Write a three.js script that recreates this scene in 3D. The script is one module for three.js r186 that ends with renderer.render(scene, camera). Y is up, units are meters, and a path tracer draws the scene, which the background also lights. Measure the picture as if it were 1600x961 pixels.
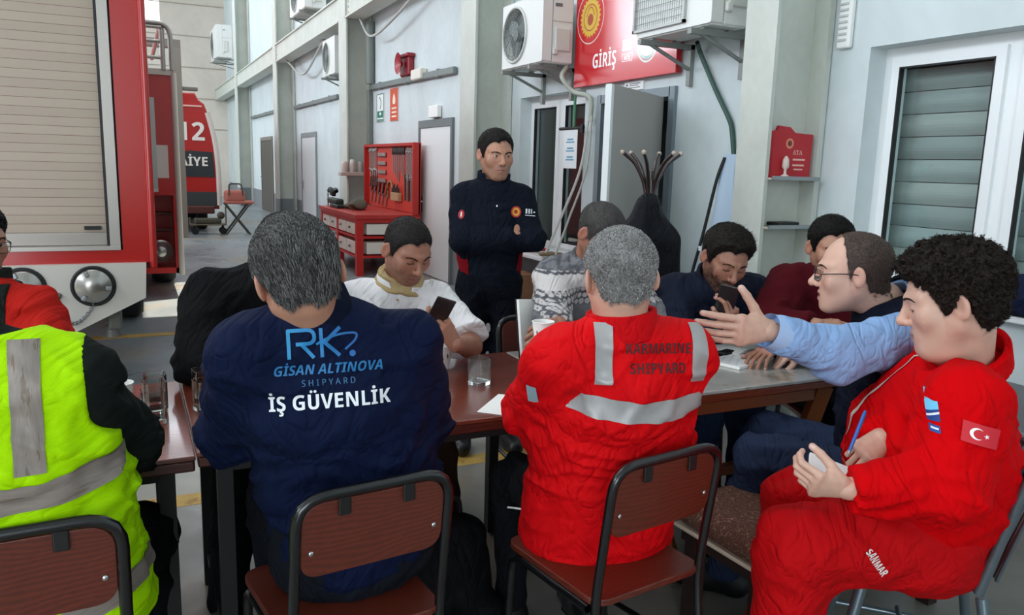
import * as THREE from 'three';
import { mergeGeometries, mergeVertices } from 'three/addons/utils/BufferGeometryUtils.js';
import { RoundedBoxGeometry } from 'three/addons/geometries/RoundedBoxGeometry.js';
import { ImprovedNoise } from 'three/addons/math/ImprovedNoise.js';
import { RectAreaLightUniformsLib } from 'three/addons/lights/RectAreaLightUniformsLib.js';

// ------------------------------------------------------------------ camera, sky, sun, daylight, exposure
const scene = new THREE.Scene();
const camera = new THREE.PerspectiveCamera(42.43, 1600 / 961, 0.05, 120);
camera.position.set(0, 1.5, 0);
camera.up.set(0.05009, 0.9842, -0.16985);
camera.lookAt(0.42779, 1.5 - 0.17481, -0.88681);
scene.background = new THREE.Color(0.86, 0.94, 1.0);          // bright overcast sky
scene.backgroundIntensity = 3.2;
const renderer = new THREE.WebGLRenderer({ antialias: true });
renderer.toneMapping = THREE.LinearToneMapping;
renderer.toneMappingExposure = 0.95;
renderer.shadowMap.enabled = true;
RectAreaLightUniformsLib.init();
const sun = new THREE.DirectionalLight(0xfff4e2, 9);          // near noon, through the open roof light
sun.position.set(0.6 + 1.4, 8, -9.9 - 0.6); sun.target.position.set(0.6, 0, -9.9);
sun.castShadow = true;
Object.assign(sun.shadow.camera, { left: -8, right: 8, top: 8, bottom: -8, near: 0.1, far: 30 });
scene.add(sun, sun.target);
// daylight coming in through the openings of the long left wall, the roof and the gable behind the camera
function daylight(w, h, pos, look, power, color = 0xe9f3ff) {
  const l = new THREE.RectAreaLight(color, power, w, h);
  l.position.set(...pos); l.lookAt(...look); scene.add(l); return l;
}
const DAY = 9.0, ROOF = [[-1.2, -5], [0.6, -14.5], [0.6, -21], [0.6, -27]];
for (const z of [0.5, -5.5, -11.5, -17.5, -23.5, -29.5]) daylight(4.6, 2.2, [-9.3, 6.6, z], [0, 4.8, z], DAY);
for (const [x, z] of ROOF) daylight(3.8, 1.6, [x, 8.35, z], [x, 0, z], DAY * 0.7);
daylight(5.0, 3.8, [-3.6, 2.3, 5.3], [-3.2, 2.1, 0], DAY * 0.45);
// ------------------------------------------------------------------ helpers
const { PI, sin, cos, sqrt, abs, min, max, floor, hypot, exp, atan2 } = Math;
const V = (x, y, z) => new THREE.Vector3(x, y, z);
let seed = 1234567;
function rnd() { seed = (seed * 1664525 + 1013904223) >>> 0; return seed / 4294967296; }
const rr = (a, b) => a + (b - a) * rnd();
const clamp = (x, a, b) => x < a ? a : x > b ? b : x;
const sstep = (a, b, x) => { x = clamp((x - a) / (b - a), 0, 1); return x * x * (3 - 2 * x); };
const lerp = (a, b, t) => a + (b - a) * t;
const NO = new ImprovedNoise();
const noise = (x, y, z) => NO.noise(x + 31.7, y + 17.3, z + 53.1);
const taken = {};
function numbered(n) { const k = taken[n] = (taken[n] ?? -1) + 1; return k ? n + '_' + String(k).padStart(3, '0') : n; }
function thing(name, label, category, [x, y, z] = [0, 0, 0], turn = 0, group) {
  const o = new THREE.Group(); o.name = numbered(name); scene.add(o);
  o.position.set(x, y, z); o.rotation.y = turn; o.userData = { label, category };
  if (group) o.userData.group = group;
  return o;
}
function part(name, geo, material, parent, label) {
  if (Array.isArray(geo)) geo = join(geo);
  const m = new THREE.Mesh(geo, material); m.name = name; parent.add(m);
  if (label) m.userData.label = label;
  return m;
}
function solo(name, label, category, geo, material, [x, y, z] = [0, 0, 0], turn = 0, group) {
  if (Array.isArray(geo)) geo = join(geo);
  const m = new THREE.Mesh(geo, material); m.name = numbered(name); scene.add(m);
  m.position.set(x, y, z); m.rotation.y = turn; m.userData = { label, category };
  if (group) m.userData.group = group;
  return m;
}
function struct(name, geo, material, label) {
  if (Array.isArray(geo)) geo = join(geo);
  const m = new THREE.Mesh(geo, material); m.name = name; scene.add(m);
  m.userData = { kind: 'structure' }; if (label) m.userData.label = label;
  return m;
}
function copyOf(o, [x, y, z], turn, label, group) {
  const c = o.clone(); c.name = numbered(o.name.replace(/_\d+$/, '')); scene.add(c);
  c.position.set(x, y, z); c.rotation.y = turn; c.userData = { ...o.userData };
  if (label) c.userData.label = label; if (group) c.userData.group = group;
  return c;
}
function join(list) {
  list = list.flat().map((g) => g.index ? g.toNonIndexed() : g);
  if (list.length === 1) return list[0];
  const names = ['position', 'normal', 'uv'].concat(list.every((g) => g.attributes.color) ? ['color'] : []);
  for (const g of list) {
    for (const k of Object.keys(g.attributes)) if (!names.includes(k)) g.deleteAttribute(k);
    if (!g.attributes.uv) g.setAttribute('uv', new THREE.BufferAttribute(new Float32Array(g.attributes.position.count * 2), 2));
    if (!g.attributes.normal) g.computeVertexNormals();
  }
  return mergeGeometries(list, false);
}
// box between two corners, with uv in metres
function slab(x0, y0, z0, x1, y1, z1) {
  const w = abs(x1 - x0), h = abs(y1 - y0), d = abs(z1 - z0), g = new THREE.BoxGeometry(w, h, d);
  g.translate((x0 + x1) / 2, (y0 + y1) / 2, (z0 + z1) / 2);
  return metreUV(g);
}
function metreUV(g) {
  const p = g.attributes.position, n = g.attributes.normal, uv = g.attributes.uv;
  for (let i = 0; i < p.count; i++) {
    const ax = abs(n.getX(i)), ay = abs(n.getY(i)), az = abs(n.getZ(i));
    if (ax >= ay && ax >= az) uv.setXY(i, p.getZ(i), p.getY(i));
    else if (ay >= az) uv.setXY(i, p.getX(i), p.getZ(i));
    else uv.setXY(i, p.getX(i), p.getY(i));
  }
  return g;
}
function rbox(w, h, d, x, y, z, r = 0.01, s = 2) { const g = new RoundedBoxGeometry(w, h, d, s, min(r, w / 2.01, h / 2.01, d / 2.01)); g.translate(x, y, z); return metreUV(g); }
function bar(a, b, r0, r1 = r0, n = 10) {            // cylinder between two points
  const A = V(...a), B = V(...b), L = A.distanceTo(B), g = new THREE.CylinderGeometry(r1, r0, L, n, 1);
  g.translate(0, L / 2, 0);
  g.applyQuaternion(new THREE.Quaternion().setFromUnitVectors(V(0, 1, 0), B.clone().sub(A).normalize()));
  return g.translate(...a);
}
function tube(pts, r, seg = 24, n = 8, closed = false, tension = 0.5) {
  return new THREE.TubeGeometry(new THREE.CatmullRomCurve3(pts.map((p) => V(...p)), closed, 'catmullrom', tension), seg, r, n, closed);
}
// polyline with rounded corners
function bentTube(pts, r, rad, n = 8) {
  const P = pts.map((p) => V(...p)), out = [P[0]];
  for (let i = 1; i < P.length - 1; i++) {
    const a = P[i - 1].clone().sub(P[i]), b = P[i + 1].clone().sub(P[i]), k = min(rad, a.length() / 2, b.length() / 2);
    const s = P[i].clone().addScaledVector(a.normalize(), k), e = P[i].clone().addScaledVector(b.normalize(), k);
    for (let j = 0; j <= 5; j++) { const t = j / 5; out.push(s.clone().multiplyScalar((1 - t) ** 2).addScaledVector(P[i], 2 * t * (1 - t)).addScaledVector(e, t * t)); }
  }
  out.push(P[P.length - 1]);
  const path = new THREE.CurvePath();
  for (let i = 1; i < out.length; i++) if (out[i].distanceTo(out[i - 1]) > 1e-5) path.add(new THREE.LineCurve3(out[i - 1], out[i]));
  class C extends THREE.Curve { getPoint(t, o = V(0, 0, 0)) { return o.copy(path.getPoint(t)); } }
  return new THREE.TubeGeometry(new C(), out.length * 3, r, n, false);
}
function lathe(profile, n = 24) { return new THREE.LatheGeometry(profile.map((p) => new THREE.Vector2(...p)), n); }
function extrude(shape, depth, bevel = 0, seg = 8) {
  const s = Array.isArray(shape) ? new THREE.Shape(shape.map((p) => new THREE.Vector2(...p))) : shape;
  return new THREE.ExtrudeGeometry(s, { depth, bevelEnabled: bevel > 0, bevelSize: bevel, bevelThickness: bevel, bevelSegments: 2, curveSegments: seg });
}
function move(g, x, y, z, rx = 0, ry = 0, rz = 0) {
  g.applyMatrix4(new THREE.Matrix4().makeRotationFromEuler(new THREE.Euler(rx, ry, rz))); return g.translate(x, y, z);
}
// ---- textures
function dataTex(n, m, fn, srgb = true) {
  const a = new Uint8Array(n * m * 4);
  for (let j = 0; j < m; j++) for (let i = 0; i < n; i++) {
    const c = fn(i / n, j / m, i, j), k = (j * n + i) * 4;
    a[k] = clamp(c[0] * 255, 0, 255); a[k + 1] = clamp(c[1] * 255, 0, 255); a[k + 2] = clamp(c[2] * 255, 0, 255); a[k + 3] = 255;
  }
  const t = new THREE.DataTexture(a, n, m, THREE.RGBAFormat);
  t.wrapS = t.wrapT = THREE.RepeatWrapping; t.magFilter = THREE.LinearFilter; t.minFilter = THREE.LinearMipmapLinearFilter; t.generateMipmaps = true;
  if (srgb) t.colorSpace = THREE.SRGBColorSpace;
  t.needsUpdate = true; return t;
}
function tileNoise(u, v, f, s = 0) {                 // periodic over the unit square
  const a = u * 2 * PI, b = v * 2 * PI, R = f / (2 * PI);
  return noise(cos(a) * R + s, sin(a) * R + cos(b) * R * 0.7, sin(b) * R + s * 1.7);
}
function canvasTex(w, h, draw) {
  const c = document.createElement('canvas'); c.width = w; c.height = h; const g = c.getContext('2d'); draw(g, w, h);
  const t = new THREE.CanvasTexture(c); t.colorSpace = THREE.SRGBColorSpace; t.anisotropy = 4; return t;
}
const rep = (t, x, y = x) => { t = t.clone(); t.repeat.set(x, y); t.needsUpdate = true; return t; };
function M(color, roughness = 0.6, more = {}) { return new THREE.MeshStandardMaterial({ color, roughness, ...more }); }
function MP(color, roughness = 0.6, more = {}) { return new THREE.MeshPhysicalMaterial({ color, roughness, ...more }); }
const grit = dataTex(256, 256, (u, v) => { const k = 0.5 + 0.28 * tileNoise(u, v, 40) + 0.2 * tileNoise(u, v, 110, 3) ; return [k, k, k]; }, false);
const plasterTex = dataTex(256, 256, (u, v) => { const k = 0.955 + 0.035 * tileNoise(u, v, 5) + 0.018 * tileNoise(u, v, 26, 4); return [k, k, k]; });
const scuffTex = dataTex(512, 512, (u, v) => {
  const k = 0.9 + 0.1 * tileNoise(u, v, 6) + 0.05 * tileNoise(u, v, 22, 5) + 0.03 * tileNoise(u, v, 90, 9), d = sstep(0.25, 0.55, tileNoise(u, v, 9, 12) + 0.4 * tileNoise(u, v, 36, 2));
  return [k * (1 - 0.16 * d), k * (1 - 0.2 * d), k * (1 - 0.26 * d)];
});
const woodTex = dataTex(512, 256, (u, v) => {
  const w = tileNoise(u, v, 3) * 0.5, g = 0.5 + 0.5 * sin((v * 26 + w * 5 + 0.8 * tileNoise(u * 1, v, 8, 4)) * 2 * PI), f = tileNoise(u, v, 60, 7);
  const k = 0.8 + 0.16 * g + 0.07 * f; return [k, k * 0.96, k * 0.93];
});
const clothBump = dataTex(128, 128, (u, v) => { const k = 0.5 + 0.22 * sin(u * 2 * PI * 32) * sin(v * 2 * PI * 32) + 0.2 * tileNoise(u, v, 24); return [k, k, k]; }, false);
const wrinkleBump = dataTex(512, 512, (u, v) => {
  const n = tileNoise(u, v, 6, 2), m = tileNoise(u, v, 5, 9), g = (q) => exp(-q * q * 26);
  const k = 0.12 + 0.42 * g(tileNoise(u + 0.07 * n, v + 0.05 * m, 9, 3)) + 0.26 * g(tileNoise(u + 0.05 * m, v + 0.04 * n, 17, 7)) + 0.14 * n + 0.05 * tileNoise(u, v, 80, 5) + 0.04 * sin(u * 2 * PI * 110) * sin(v * 2 * PI * 110);
  return [k, k, k];
}, false);
// ---- shared materials
const mat = {
  wall: M(0xd9e3e3, 0.85, { map: rep(plasterTex, 0.5) }),
  steelPaint: M(0xcfd3c9, 0.55, { map: rep(plasterTex, 0.9) }),
  dado: M(0x878d90, 0.6, { map: rep(plasterTex, 0.8) }),
  farWall: M(0xe2d8cb, 0.85, { map: rep(plasterTex, 0.25) }),
  whitePvc: M(0xeef1f0, 0.35),
  greyMetal: M(0x7c8484, 0.5, { metalness: 0.3 }),
  darkMetal: M(0x2b2d2e, 0.45, { metalness: 0.5 }),
  black: M(0x0f0f11, 0.5),
  blackTube: MP(0x0c0c0e, 0.28, { clearcoat: 0.5, clearcoatRoughness: 0.2 }),
  chrome: M(0xcfd2d4, 0.18, { metalness: 1 }),
  zinc: M(0x9ea3a4, 0.4, { metalness: 0.85 }),
  redPaint: MP(0xb3160f, 0.3, { clearcoat: 0.6, clearcoatRoughness: 0.15 }),
  redBench: M(0xc2231f, 0.45),
  white: M(0xf2f2ee, 0.5),
  cream: M(0xe6e0d3, 0.5),
  glass: MP(0xf4fafa, 0.02, { transmission: 1, thickness: 0, ior: 1.5 }),
  thickGlass: MP(0xf2f8f6, 0.03, { transmission: 1, thickness: 0.01, ior: 1.5 }),
  cable: M(0x3b3f41, 0.6), cableLight: M(0xb9bdb6, 0.6), pipeGreen: M(0x3d5a50, 0.6),
  rubber: M(0x17181a, 0.8),
  paper: M(0xf4f3ee, 0.8),
};
// ------------------------------------------------------------------ the hall
const W = 3.65;                                       // inner face of the right wall
const floorMap = dataTex(1024, 1024, (u, v) => {
  const a = tileNoise(u, v, 4, 1), b = tileNoise(u, v, 14, 6), c = tileNoise(u, v, 60, 9), d = sstep(0.1, 0.5, tileNoise(u, v, 7, 22) + 0.35 * b);
  const k = 0.86 + 0.08 * a + 0.06 * b + 0.035 * c;
  return [k * (0.74 + 0.03 * d), k * (0.79 - 0.03 * d), k * (0.83 - 0.1 * d)];
});
const floorRough = dataTex(512, 512, (u, v) => { const k = 0.36 + 0.12 * tileNoise(u, v, 9, 3) + 0.1 * tileNoise(u, v, 40, 8); return [k, k, k]; }, false);
const floorMat = MP(0xd8d6d0, 1, { map: rep(floorMap, 0.16), roughnessMap: rep(floorRough, 0.35), bumpMap: rep(grit, 2.2), bumpScale: 0.0006 });
struct('floor', slab(-10, -0.2, -34.6, 3.95, 0, 6), floorMat);
const nearFloor = MP(0xc2b2a0, 1, { map: rep(floorMap, 0.23), roughnessMap: rep(floorRough, 0.4), bumpMap: rep(grit, 2.2), bumpScale: 0.0006 });
struct('floor_foreground', slab(-10, 0, -3.53, 3.65, 0.003, 5.75), nearFloor, 'brownish worn grey floor coating in front of the yellow line');
const lineMat = M(0xc9a24e, 0.55, { map: rep(scuffTex, 1.4) });
struct('trim_1', slab(-9, 0, -3.66, 3.0, 0.004, -3.53), lineMat, 'yellow line painted on the floor behind the tables');
struct('trim_2', slab(-9, 0, -7.34, 3.0, 0.004, -7.22), lineMat, 'yellow line painted on the floor by the fire engine');

// wall with rectangular openings, in (along, height) coordinates
function pierced(a0, a1, h0, h1, holes, make) {
  const as = [...new Set([a0, a1, ...holes.flatMap((h) => [h[0], h[1]])])].sort((p, q) => p - q), out = [];
  for (let i = 0; i < as.length - 1; i++) {
    const m = (as[i] + as[i + 1]) / 2, cut = holes.filter((h) => h[0] < m && h[1] > m).sort((p, q) => p[2] - q[2]);
    let y = h0;
    for (const h of cut) { if (h[2] > y + 1e-6) out.push(make(as[i], as[i + 1], y, h[2])); y = max(y, h[3]); }
    if (h1 > y + 1e-6) out.push(make(as[i], as[i + 1], y, h1));
  }
  return out;
}
const holesR = [[-3.2, -1.5, 0.9, 2.19], [-7.5, -6.2, 0.68, 2.19], [-5.95, -4.89, 0, 2.11]];
const CEIL = 8.5;
const wallRight = struct('wall_right', pierced(-34.6, 6, 0, CEIL, holesR, (a, b, y0, y1) => slab(W, y0, a, W + 0.22, y1, b)), mat.wall);
part('dado', pierced(-34.3, 5.75, 0.005, 0.58, [[-5.99, -4.85, 0, 0.6]], (a, b, y0, y1) => slab(W - 0.004, y0, a, W - 0.0005, y1, b)), mat.dado, wallRight, 'grey painted lower band of the wall');
struct('wall_left', pierced(-34.6, 6, 0, CEIL, [
  ...[0.5, -5.5, -11.5, -17.5, -23.5, -29.5].map((z) => [z - 2.3, z + 2.3, 5.5, 7.7]),
  ...[-4, -16.5, -24].map((z) => [z - 2, z + 2, 0, 4.3])], (a, b, y0, y1) => slab(-9.75, y0, a, -9.5, y1, b)), mat.wall);
const far = struct('wall_far', pierced(-9.5, W, 0, CEIL, [-6.4, -2.9, 0.62].map((x) => [x - 0.7, x + 0.72, 6.3, 8.1]), (a, b, y0, y1) => slab(a, y0, -34.4, b, y1, -34.1)), mat.farWall);
for (let k = 0; k < 5; k++) part('panel_joint', slab(-9.4, 2.6 + k * 1.16, -34.1, W - 0.02, 2.635 + k * 1.16, -34.075), M(0xa99f92, 0.8), far);
struct('wall_back', pierced(-9.5, W, 0, CEIL, [[-6.1, -1.1, 0.4, 4.2]], (a, b, y0, y1) => slab(a, y0, 5.75, b, y1, 6)), mat.wall);
struct('ceiling', [
  ...pierced(-34.4, 6, -9.75, W + 0.22, [[-11.0, -8.75, 1.55, 2.95], ...ROOF.map(([x, z]) => [z - 1.9, z + 1.9, x - 0.8, x + 0.8])],
    (a, b, y0, y1) => slab(y0, CEIL, a, y1, CEIL + 0.2, b))], M(0xd8d8d2, 0.9));
// room behind the right wall
struct('wall_office', [slab(3.87, 0, -8.6, 6.6, 2.6, -8.5), slab(3.87, 0, -0.9, 6.6, 2.6, -0.8), slab(6.5, 0, -8.5, 6.6, 2.6, -0.9), slab(3.87, 2.5, -8.6, 6.6, 2.6, -0.8), slab(3.95, -0.05, -8.6, 6.6, 0, -0.8)], M(0x8d9290, 0.85));

// steel I-section columns and the beams between them
function columnGeo(z, half) {
  return [slab(3.22, 0, z - half, 3.245, CEIL, z + half), slab(3.6, 0, z - half, 3.64, CEIL, z + half), slab(3.245, 0, z - 0.012, 3.6, CEIL, z + 0.012)];
}
const cols = [[-3.585, 0.125], [-7.9, 0.2], [-13.28, 0.25], [-19.95, 0.25], [-27.5, 0.3]];
cols.forEach(([z, h], i) => {
  const c = struct('trim_column_' + (i + 1), columnGeo(z, h), mat.steelPaint, 'pale steel I-section column standing against the right wall');
  part('dado', [slab(3.216, 0.005, z - h - 0.004, 3.221, 0.58, z + h + 0.004), slab(3.22, 0.005, z + h, 3.245, 0.58, z + h + 0.004), slab(3.245, 0.005, z + 0.012, 3.6, 0.58, z + 0.016)], mat.dado, c);
});
const zs = [-0.2, ...cols.map((c) => c[0]), -34];
for (let i = 0; i < zs.length - 1; i++) {
  const a = zs[i] - (i ? cols[i - 1][1] : 0), b = zs[i + 1] + (cols[i] ? cols[i][1] : 0);
  const B = struct('trim_beam_' + (i + 1), [slab(3.2, 3.74, b, 3.5, 3.765, a), slab(3.2, 4.12, b, 3.5, 4.145, a), slab(3.235, 3.765, b, 3.26, 4.12, a)], mat.steelPaint, 'pale steel beam running between two columns');
  part('end_plate', [slab(3.2, 3.74, b, 3.5, 4.145, b + 0.02), ...[0, 1, 2, 3].map((k) => move(new THREE.CylinderGeometry(0.016, 0.016, 0.02, 8), 3.23, 3.82 + 0.08 * k, b + 0.12, 0, 0, PI / 2))], mat.steelPaint, B);
}
// right window: deep reveal, white frame, two sashes, closed roller shutter behind the glass
function windowUnit(name, z0, z1, y0, y1, mull, glassMat, label) {
  const X0 = W + 0.13, X1 = W + 0.19, f = 0.055;
  const w = struct(name, [slab(X0, y0, z0, X1, y0 + f, z1), slab(X0, y1 - f, z0, X1, y1, z1), slab(X0, y0 + f, z0, X1, y1 - f, z0 + f), slab(X0, y0 + f, z1 - f, X1, y1 - f, z1), slab(X0, y0 + f, mull - 0.04, X1, y1 - f, mull + 0.04)], mat.whitePvc, label);
  for (const [a, b] of [[z0 + f, mull - 0.04], [mull + 0.04, z1 - f]]) {
    const s = 0.05, sash = part('sash', [slab(X0 - 0.02, y0 + f, a, X1 - 0.02, y0 + f + s, b), slab(X0 - 0.02, y1 - f - s, a, X1 - 0.02, y1 - f, b), slab(X0 - 0.02, y0 + f + s, a, X1 - 0.02, y1 - f - s, a + s), slab(X0 - 0.02, y0 + f + s, b - s, X1 - 0.02, y1 - f - s, b)], mat.whitePvc, w);
    part('pane', slab(X0 + 0.012, y0 + f + s, a + s, X0 + 0.018, y1 - f - s, b - s), glassMat, sash);
    part('gasket', [slab(X0 - 0.021, y0 + f + s, a + s, X0 + 0.01, y0 + f + s + 0.008, b - s), slab(X0 - 0.021, y1 - f - s - 0.008, a + s, X0 + 0.01, y1 - f - s, b - s), slab(X0 - 0.021, y0 + f + s, a + s, X0 + 0.01, y1 - f - s, a + s + 0.008), slab(X0 - 0.021, y0 + f + s, b - s - 0.008, X0 + 0.01, y1 - f - s, b - s)], mat.black, sash);
  }
  return w;
}
const win1 = windowUnit('window_1', -3.2, -1.5, 0.9, 2.19, -2.47, mat.glass, 'white framed two sash window with a roller shutter behind its glass');
part('sill', rbox(0.22, 0.035, 1.74, W + 0.02, 0.885, -2.35, 0.01), mat.whitePvc, win1);
const win2 = windowUnit('window_2', -7.5, -6.2, 0.68, 2.19, -6.84, mat.glass, 'white framed two sash window beside the open door');
const sillPart = part('sill', rbox(0.36, 0.04, 1.5, W - 0.06, 0.66, -6.85, 0.01), mat.whitePvc, win2);
// slats of the closed shutter
{
  const sh = thing('roller_shutter', 'closed grey roller shutter of curved slats behind the right hand window', 'shutter', [W + 0.27, 0.75, -2.35]);
  const slatMat = [M(0xaeb4b0, 0.5), M(0xa4aaa6, 0.5), M(0xb5b8b2, 0.5)], prof = [];
  for (let i = 0; i <= 8; i++) { const t = i / 8; prof.push([-0.022 * sin(PI * t) - 0.004, 0.118 * t]); }
  for (let i = 8; i >= 0; i--) { const t = i / 8; prof.push([-0.022 * sin(PI * t) + 0.003, 0.118 * t]); }
  const g = extrude(prof, 1.66); g.translate(0, 0, -0.83);
  for (let k = 0; k < 11; k++) { const s = part('slat', g, slatMat[k % 3], sh); s.position.y = k * 0.122; }
  part('shutter_box', rbox(0.16, 0.14, 1.7, 0.09, 1.42, 0, 0.02), mat.darkMetal, sh);
  for (const z of [-0.845, 0.845]) part('guide', slab(-0.02, 0, z - 0.01, 0.03, 1.36, z + 0.01), mat.darkMetal, sh);
}
// office door: grey frame and a leaf standing open into the hall
{
  const d = struct('door_1', [slab(W - 0.03, 0, -5.96, W + 0.2, 2.115, -5.89), slab(W - 0.03, 0, -4.95, W + 0.2, 2.115, -4.88), slab(W - 0.03, 2.045, -5.9, W + 0.2, 2.115, -4.94)], M(0x7e8a90, 0.45, { metalness: 0.2 }), 'grey metal door frame with a pale leaf standing wide open');
  const leaf = part('door_leaf', rbox(0.98, 2.03, 0.04, -0.49, 1.025, 0, 0.006), M(0xaeaaa4, 0.5), d);
  leaf.position.set(W - 0.055, 0, -5.0); leaf.rotation.y = 0.6;
  part('edge_strip', slab(-0.985, 0.015, -0.0215, -0.945, 2.035, 0.0215), mat.whitePvc, leaf);
  part('door_handle', [bar([-0.9, 1.0, 0.02], [-0.9, 1.0, 0.07], 0.011), bar([-0.9, 1.0, 0.065], [-0.78, 1.0, 0.065], 0.01), rbox(0.04, 0.2, 0.008, -0.9, 0.98, 0.024, 0.004)], mat.chrome, leaf);
}
// flush doors in the other bays
function flushDoor(n, z0, z1, h, leafMat, frameMat, label) {
  const d = struct('door_' + n, [slab(W - 0.035, 0, z0 - 0.06, W - 0.001, h + 0.1, z0), slab(W - 0.035, 0, z1, W - 0.001, h + 0.1, z1 + 0.06), slab(W - 0.035, h, z0, W - 0.001, h + 0.1, z1)], frameMat, label);
  const leaf = part('door_leaf', slab(W - 0.022, 0.01, z0 + 0.004, W - 0.001, h - 0.004, z1 - 0.004), leafMat, d);
  part('door_handle', [bar([W - 0.02, 1.0, z0 + 0.1], [W - 0.08, 1.0, z0 + 0.1], 0.014), bar([W - 0.08, 1.0, z0 + 0.1], [W - 0.08, 1.0, z0 + 0.24], 0.012), slab(W - 0.03, 0.86, z0 + 0.075, W - 0.022, 1.06, z0 + 0.125)], mat.zinc, leaf);
}
flushDoor(2, -10.56, -9.4, 1.98, M(0xe8ecea, 0.5), M(0x6d7576, 0.5), 'white door with grey frame next to the red tool bench');
flushDoor(3, -18.9, -17.4, 2.02, M(0xdfe6e6, 0.5), M(0x8d9594, 0.5), 'white door beyond the second column');
flushDoor(4, -25.2, -23.2, 2.05, M(0x4d4841, 0.5), M(0x7b766e, 0.5), 'dark brown door at the far end of the hall');
// ------------------------------------------------------------------ things on the right wall
// air conditioner outdoor unit; local frame: back to +x, front to -x, length along z, base at y = 0
function outdoorUnit(label, pos, opt = {}) {
  const { L = 0.82, H = 0.56, D = 0.3, square = false, bracket = true, wall = 0.1 } = opt;
  const t = thing('air_conditioner_unit', label, 'air conditioner', pos, opt.turn || 0, 'outdoor units on the right wall');
  const fz = -L * 0.17, R = H * 0.42, front = new THREE.Shape(), c = 0.02, x0 = -L / 2, x1 = L / 2;
  front.moveTo(x0 + c, 0.004); front.lineTo(x1 - c, 0.004); front.quadraticCurveTo(x1, 0.004, x1, c); front.lineTo(x1, H - c); front.quadraticCurveTo(x1, H, x1 - c, H); front.lineTo(x0 + c, H); front.quadraticCurveTo(x0, H, x0, H - c); front.lineTo(x0, c); front.quadraticCurveTo(x0, 0.004, x0 + c, 0.004);
  const hole = new THREE.Path(); if (square) { const q = R + 0.0; hole.moveTo(fz - q, H * 0.09); hole.lineTo(fz - q, H * 0.92); hole.lineTo(fz + q, H * 0.92); hole.lineTo(fz + q, H * 0.09); hole.closePath(); } else hole.absarc(fz, H / 2, R, 0, 2 * PI, true); front.holes.push(hole);
  const fg = extrude(front, 0.1, 0, 40); fg.rotateY(-PI / 2); fg.translate(-D / 2 + 0.1, 0, 0);
  part('casing', [rbox(D - 0.1, H, L, 0.05, H / 2, 0, 0.012, 3), fg, rbox(D - 0.03, 0.02, L - 0.03, 0, 0.004, 0, 0.008)], M(0xdedfda, 0.35), t);
  part('condenser_coil', square ? slab(-D / 2 + 0.08, H * 0.1, fz - R, -D / 2 + 0.098, H * 0.9, fz + R) : move(new THREE.CylinderGeometry(R - 0.002, R - 0.002, 0.02, 40), -D / 2 + 0.09, H * 0.5, fz, 0, 0, PI / 2), M(0x8d918f, 0.5, { metalness: 0.3 }), t);
  if (square) part('grille_frame', [slab(-D / 2 - 0.022, H * 0.06, fz - R - 0.02, -D / 2, H * 0.06 + 0.018, fz + R + 0.02), slab(-D / 2 - 0.022, H * 0.93, fz - R - 0.02, -D / 2, H * 0.93 + 0.018, fz + R + 0.02), slab(-D / 2 - 0.022, H * 0.06, fz - R - 0.02, -D / 2, H * 0.95, fz - R - 0.002), slab(-D / 2 - 0.022, H * 0.06, fz + R + 0.002, -D / 2, H * 0.95, fz + R + 0.02)], M(0xb9bcb8, 0.4), t);
  else part('fan_ring', move(new THREE.TorusGeometry(R, 0.014, 8, 44), -D / 2 - 0.004, H * 0.5, fz, 0, PI / 2, 0), M(0xc9cbc6, 0.4), t);
  const blades = [];
  for (let k = 0; k < 3; k++) {
    const s = new THREE.Shape(); s.moveTo(0.02, -0.03); s.quadraticCurveTo(R * 0.5, -0.1, R * 0.9, -0.02); s.quadraticCurveTo(R * 0.8, 0.1, 0.02, 0.04);
    const g = extrude(s, 0.006); g.rotateX(0.3); g.rotateZ(k * 2.094 + 0.4); g.rotateY(-PI / 2); g.translate(-D / 2 + 0.035, H * 0.5, fz); blades.push(g);
  }
  part('fan', [...blades, move(new THREE.CylinderGeometry(0.05, 0.055, 0.05, 20), -D / 2 + 0.03, H * 0.5, fz, 0, 0, PI / 2)], M(0x8f9794, 0.5), t);
  const wires = [], n = square ? 10 : 9;
  if (square) for (let k = 0; k < 22; k++) { const a = -R + (2 * R) * (k + 0.5) / 22; wires.push(bar([-D / 2 - 0.02, H * 0.07, fz + a], [-D / 2 - 0.02, H * 0.94, fz + a], 0.0022, 0.0022, 4)); if (k % 2) wires.push(bar([-D / 2 - 0.02, H * 0.5 + a, fz - R], [-D / 2 - 0.02, H * 0.5 + a, fz + R], 0.0022, 0.0022, 4)); }
  else { for (let k = 1; k < n; k++) wires.push(move(new THREE.TorusGeometry(R * k / n, 0.0022, 4, 36), -D / 2 - 0.022, H * 0.5, fz, 0, PI / 2, 0)); for (let k = 0; k < 12; k++) { const a = k * PI / 6; wires.push(bar([-D / 2 - 0.022, H * 0.5 + 0.05 * sin(a), fz + 0.05 * cos(a)], [-D / 2 - 0.012, H * 0.5 + R * sin(a), fz + R * cos(a)], 0.002, 0.002, 4)); } }
  part('grille', wires, M(square ? 0x8b918e : 0x6f7774, 0.45, { metalness: 0.4 }), t);
  // service end: valve cover, handle recess, rating label, screws
  part('valve_cover', [rbox(0.15, H * 0.34, 0.03, 0.04, H * 0.34, L / 2 + 0.008, 0.012), rbox(0.05, 0.06, 0.04, -0.03, H * 0.16, L / 2 + 0.012, 0.015)], M(0xcfcfc8, 0.4), t);
  part('handle_recess', rbox(0.07, 0.028, 0.006, 0.0, H * 0.84, L / 2 + 0.001, 0.002), M(0x6c6f6d, 0.6), t);
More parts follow.
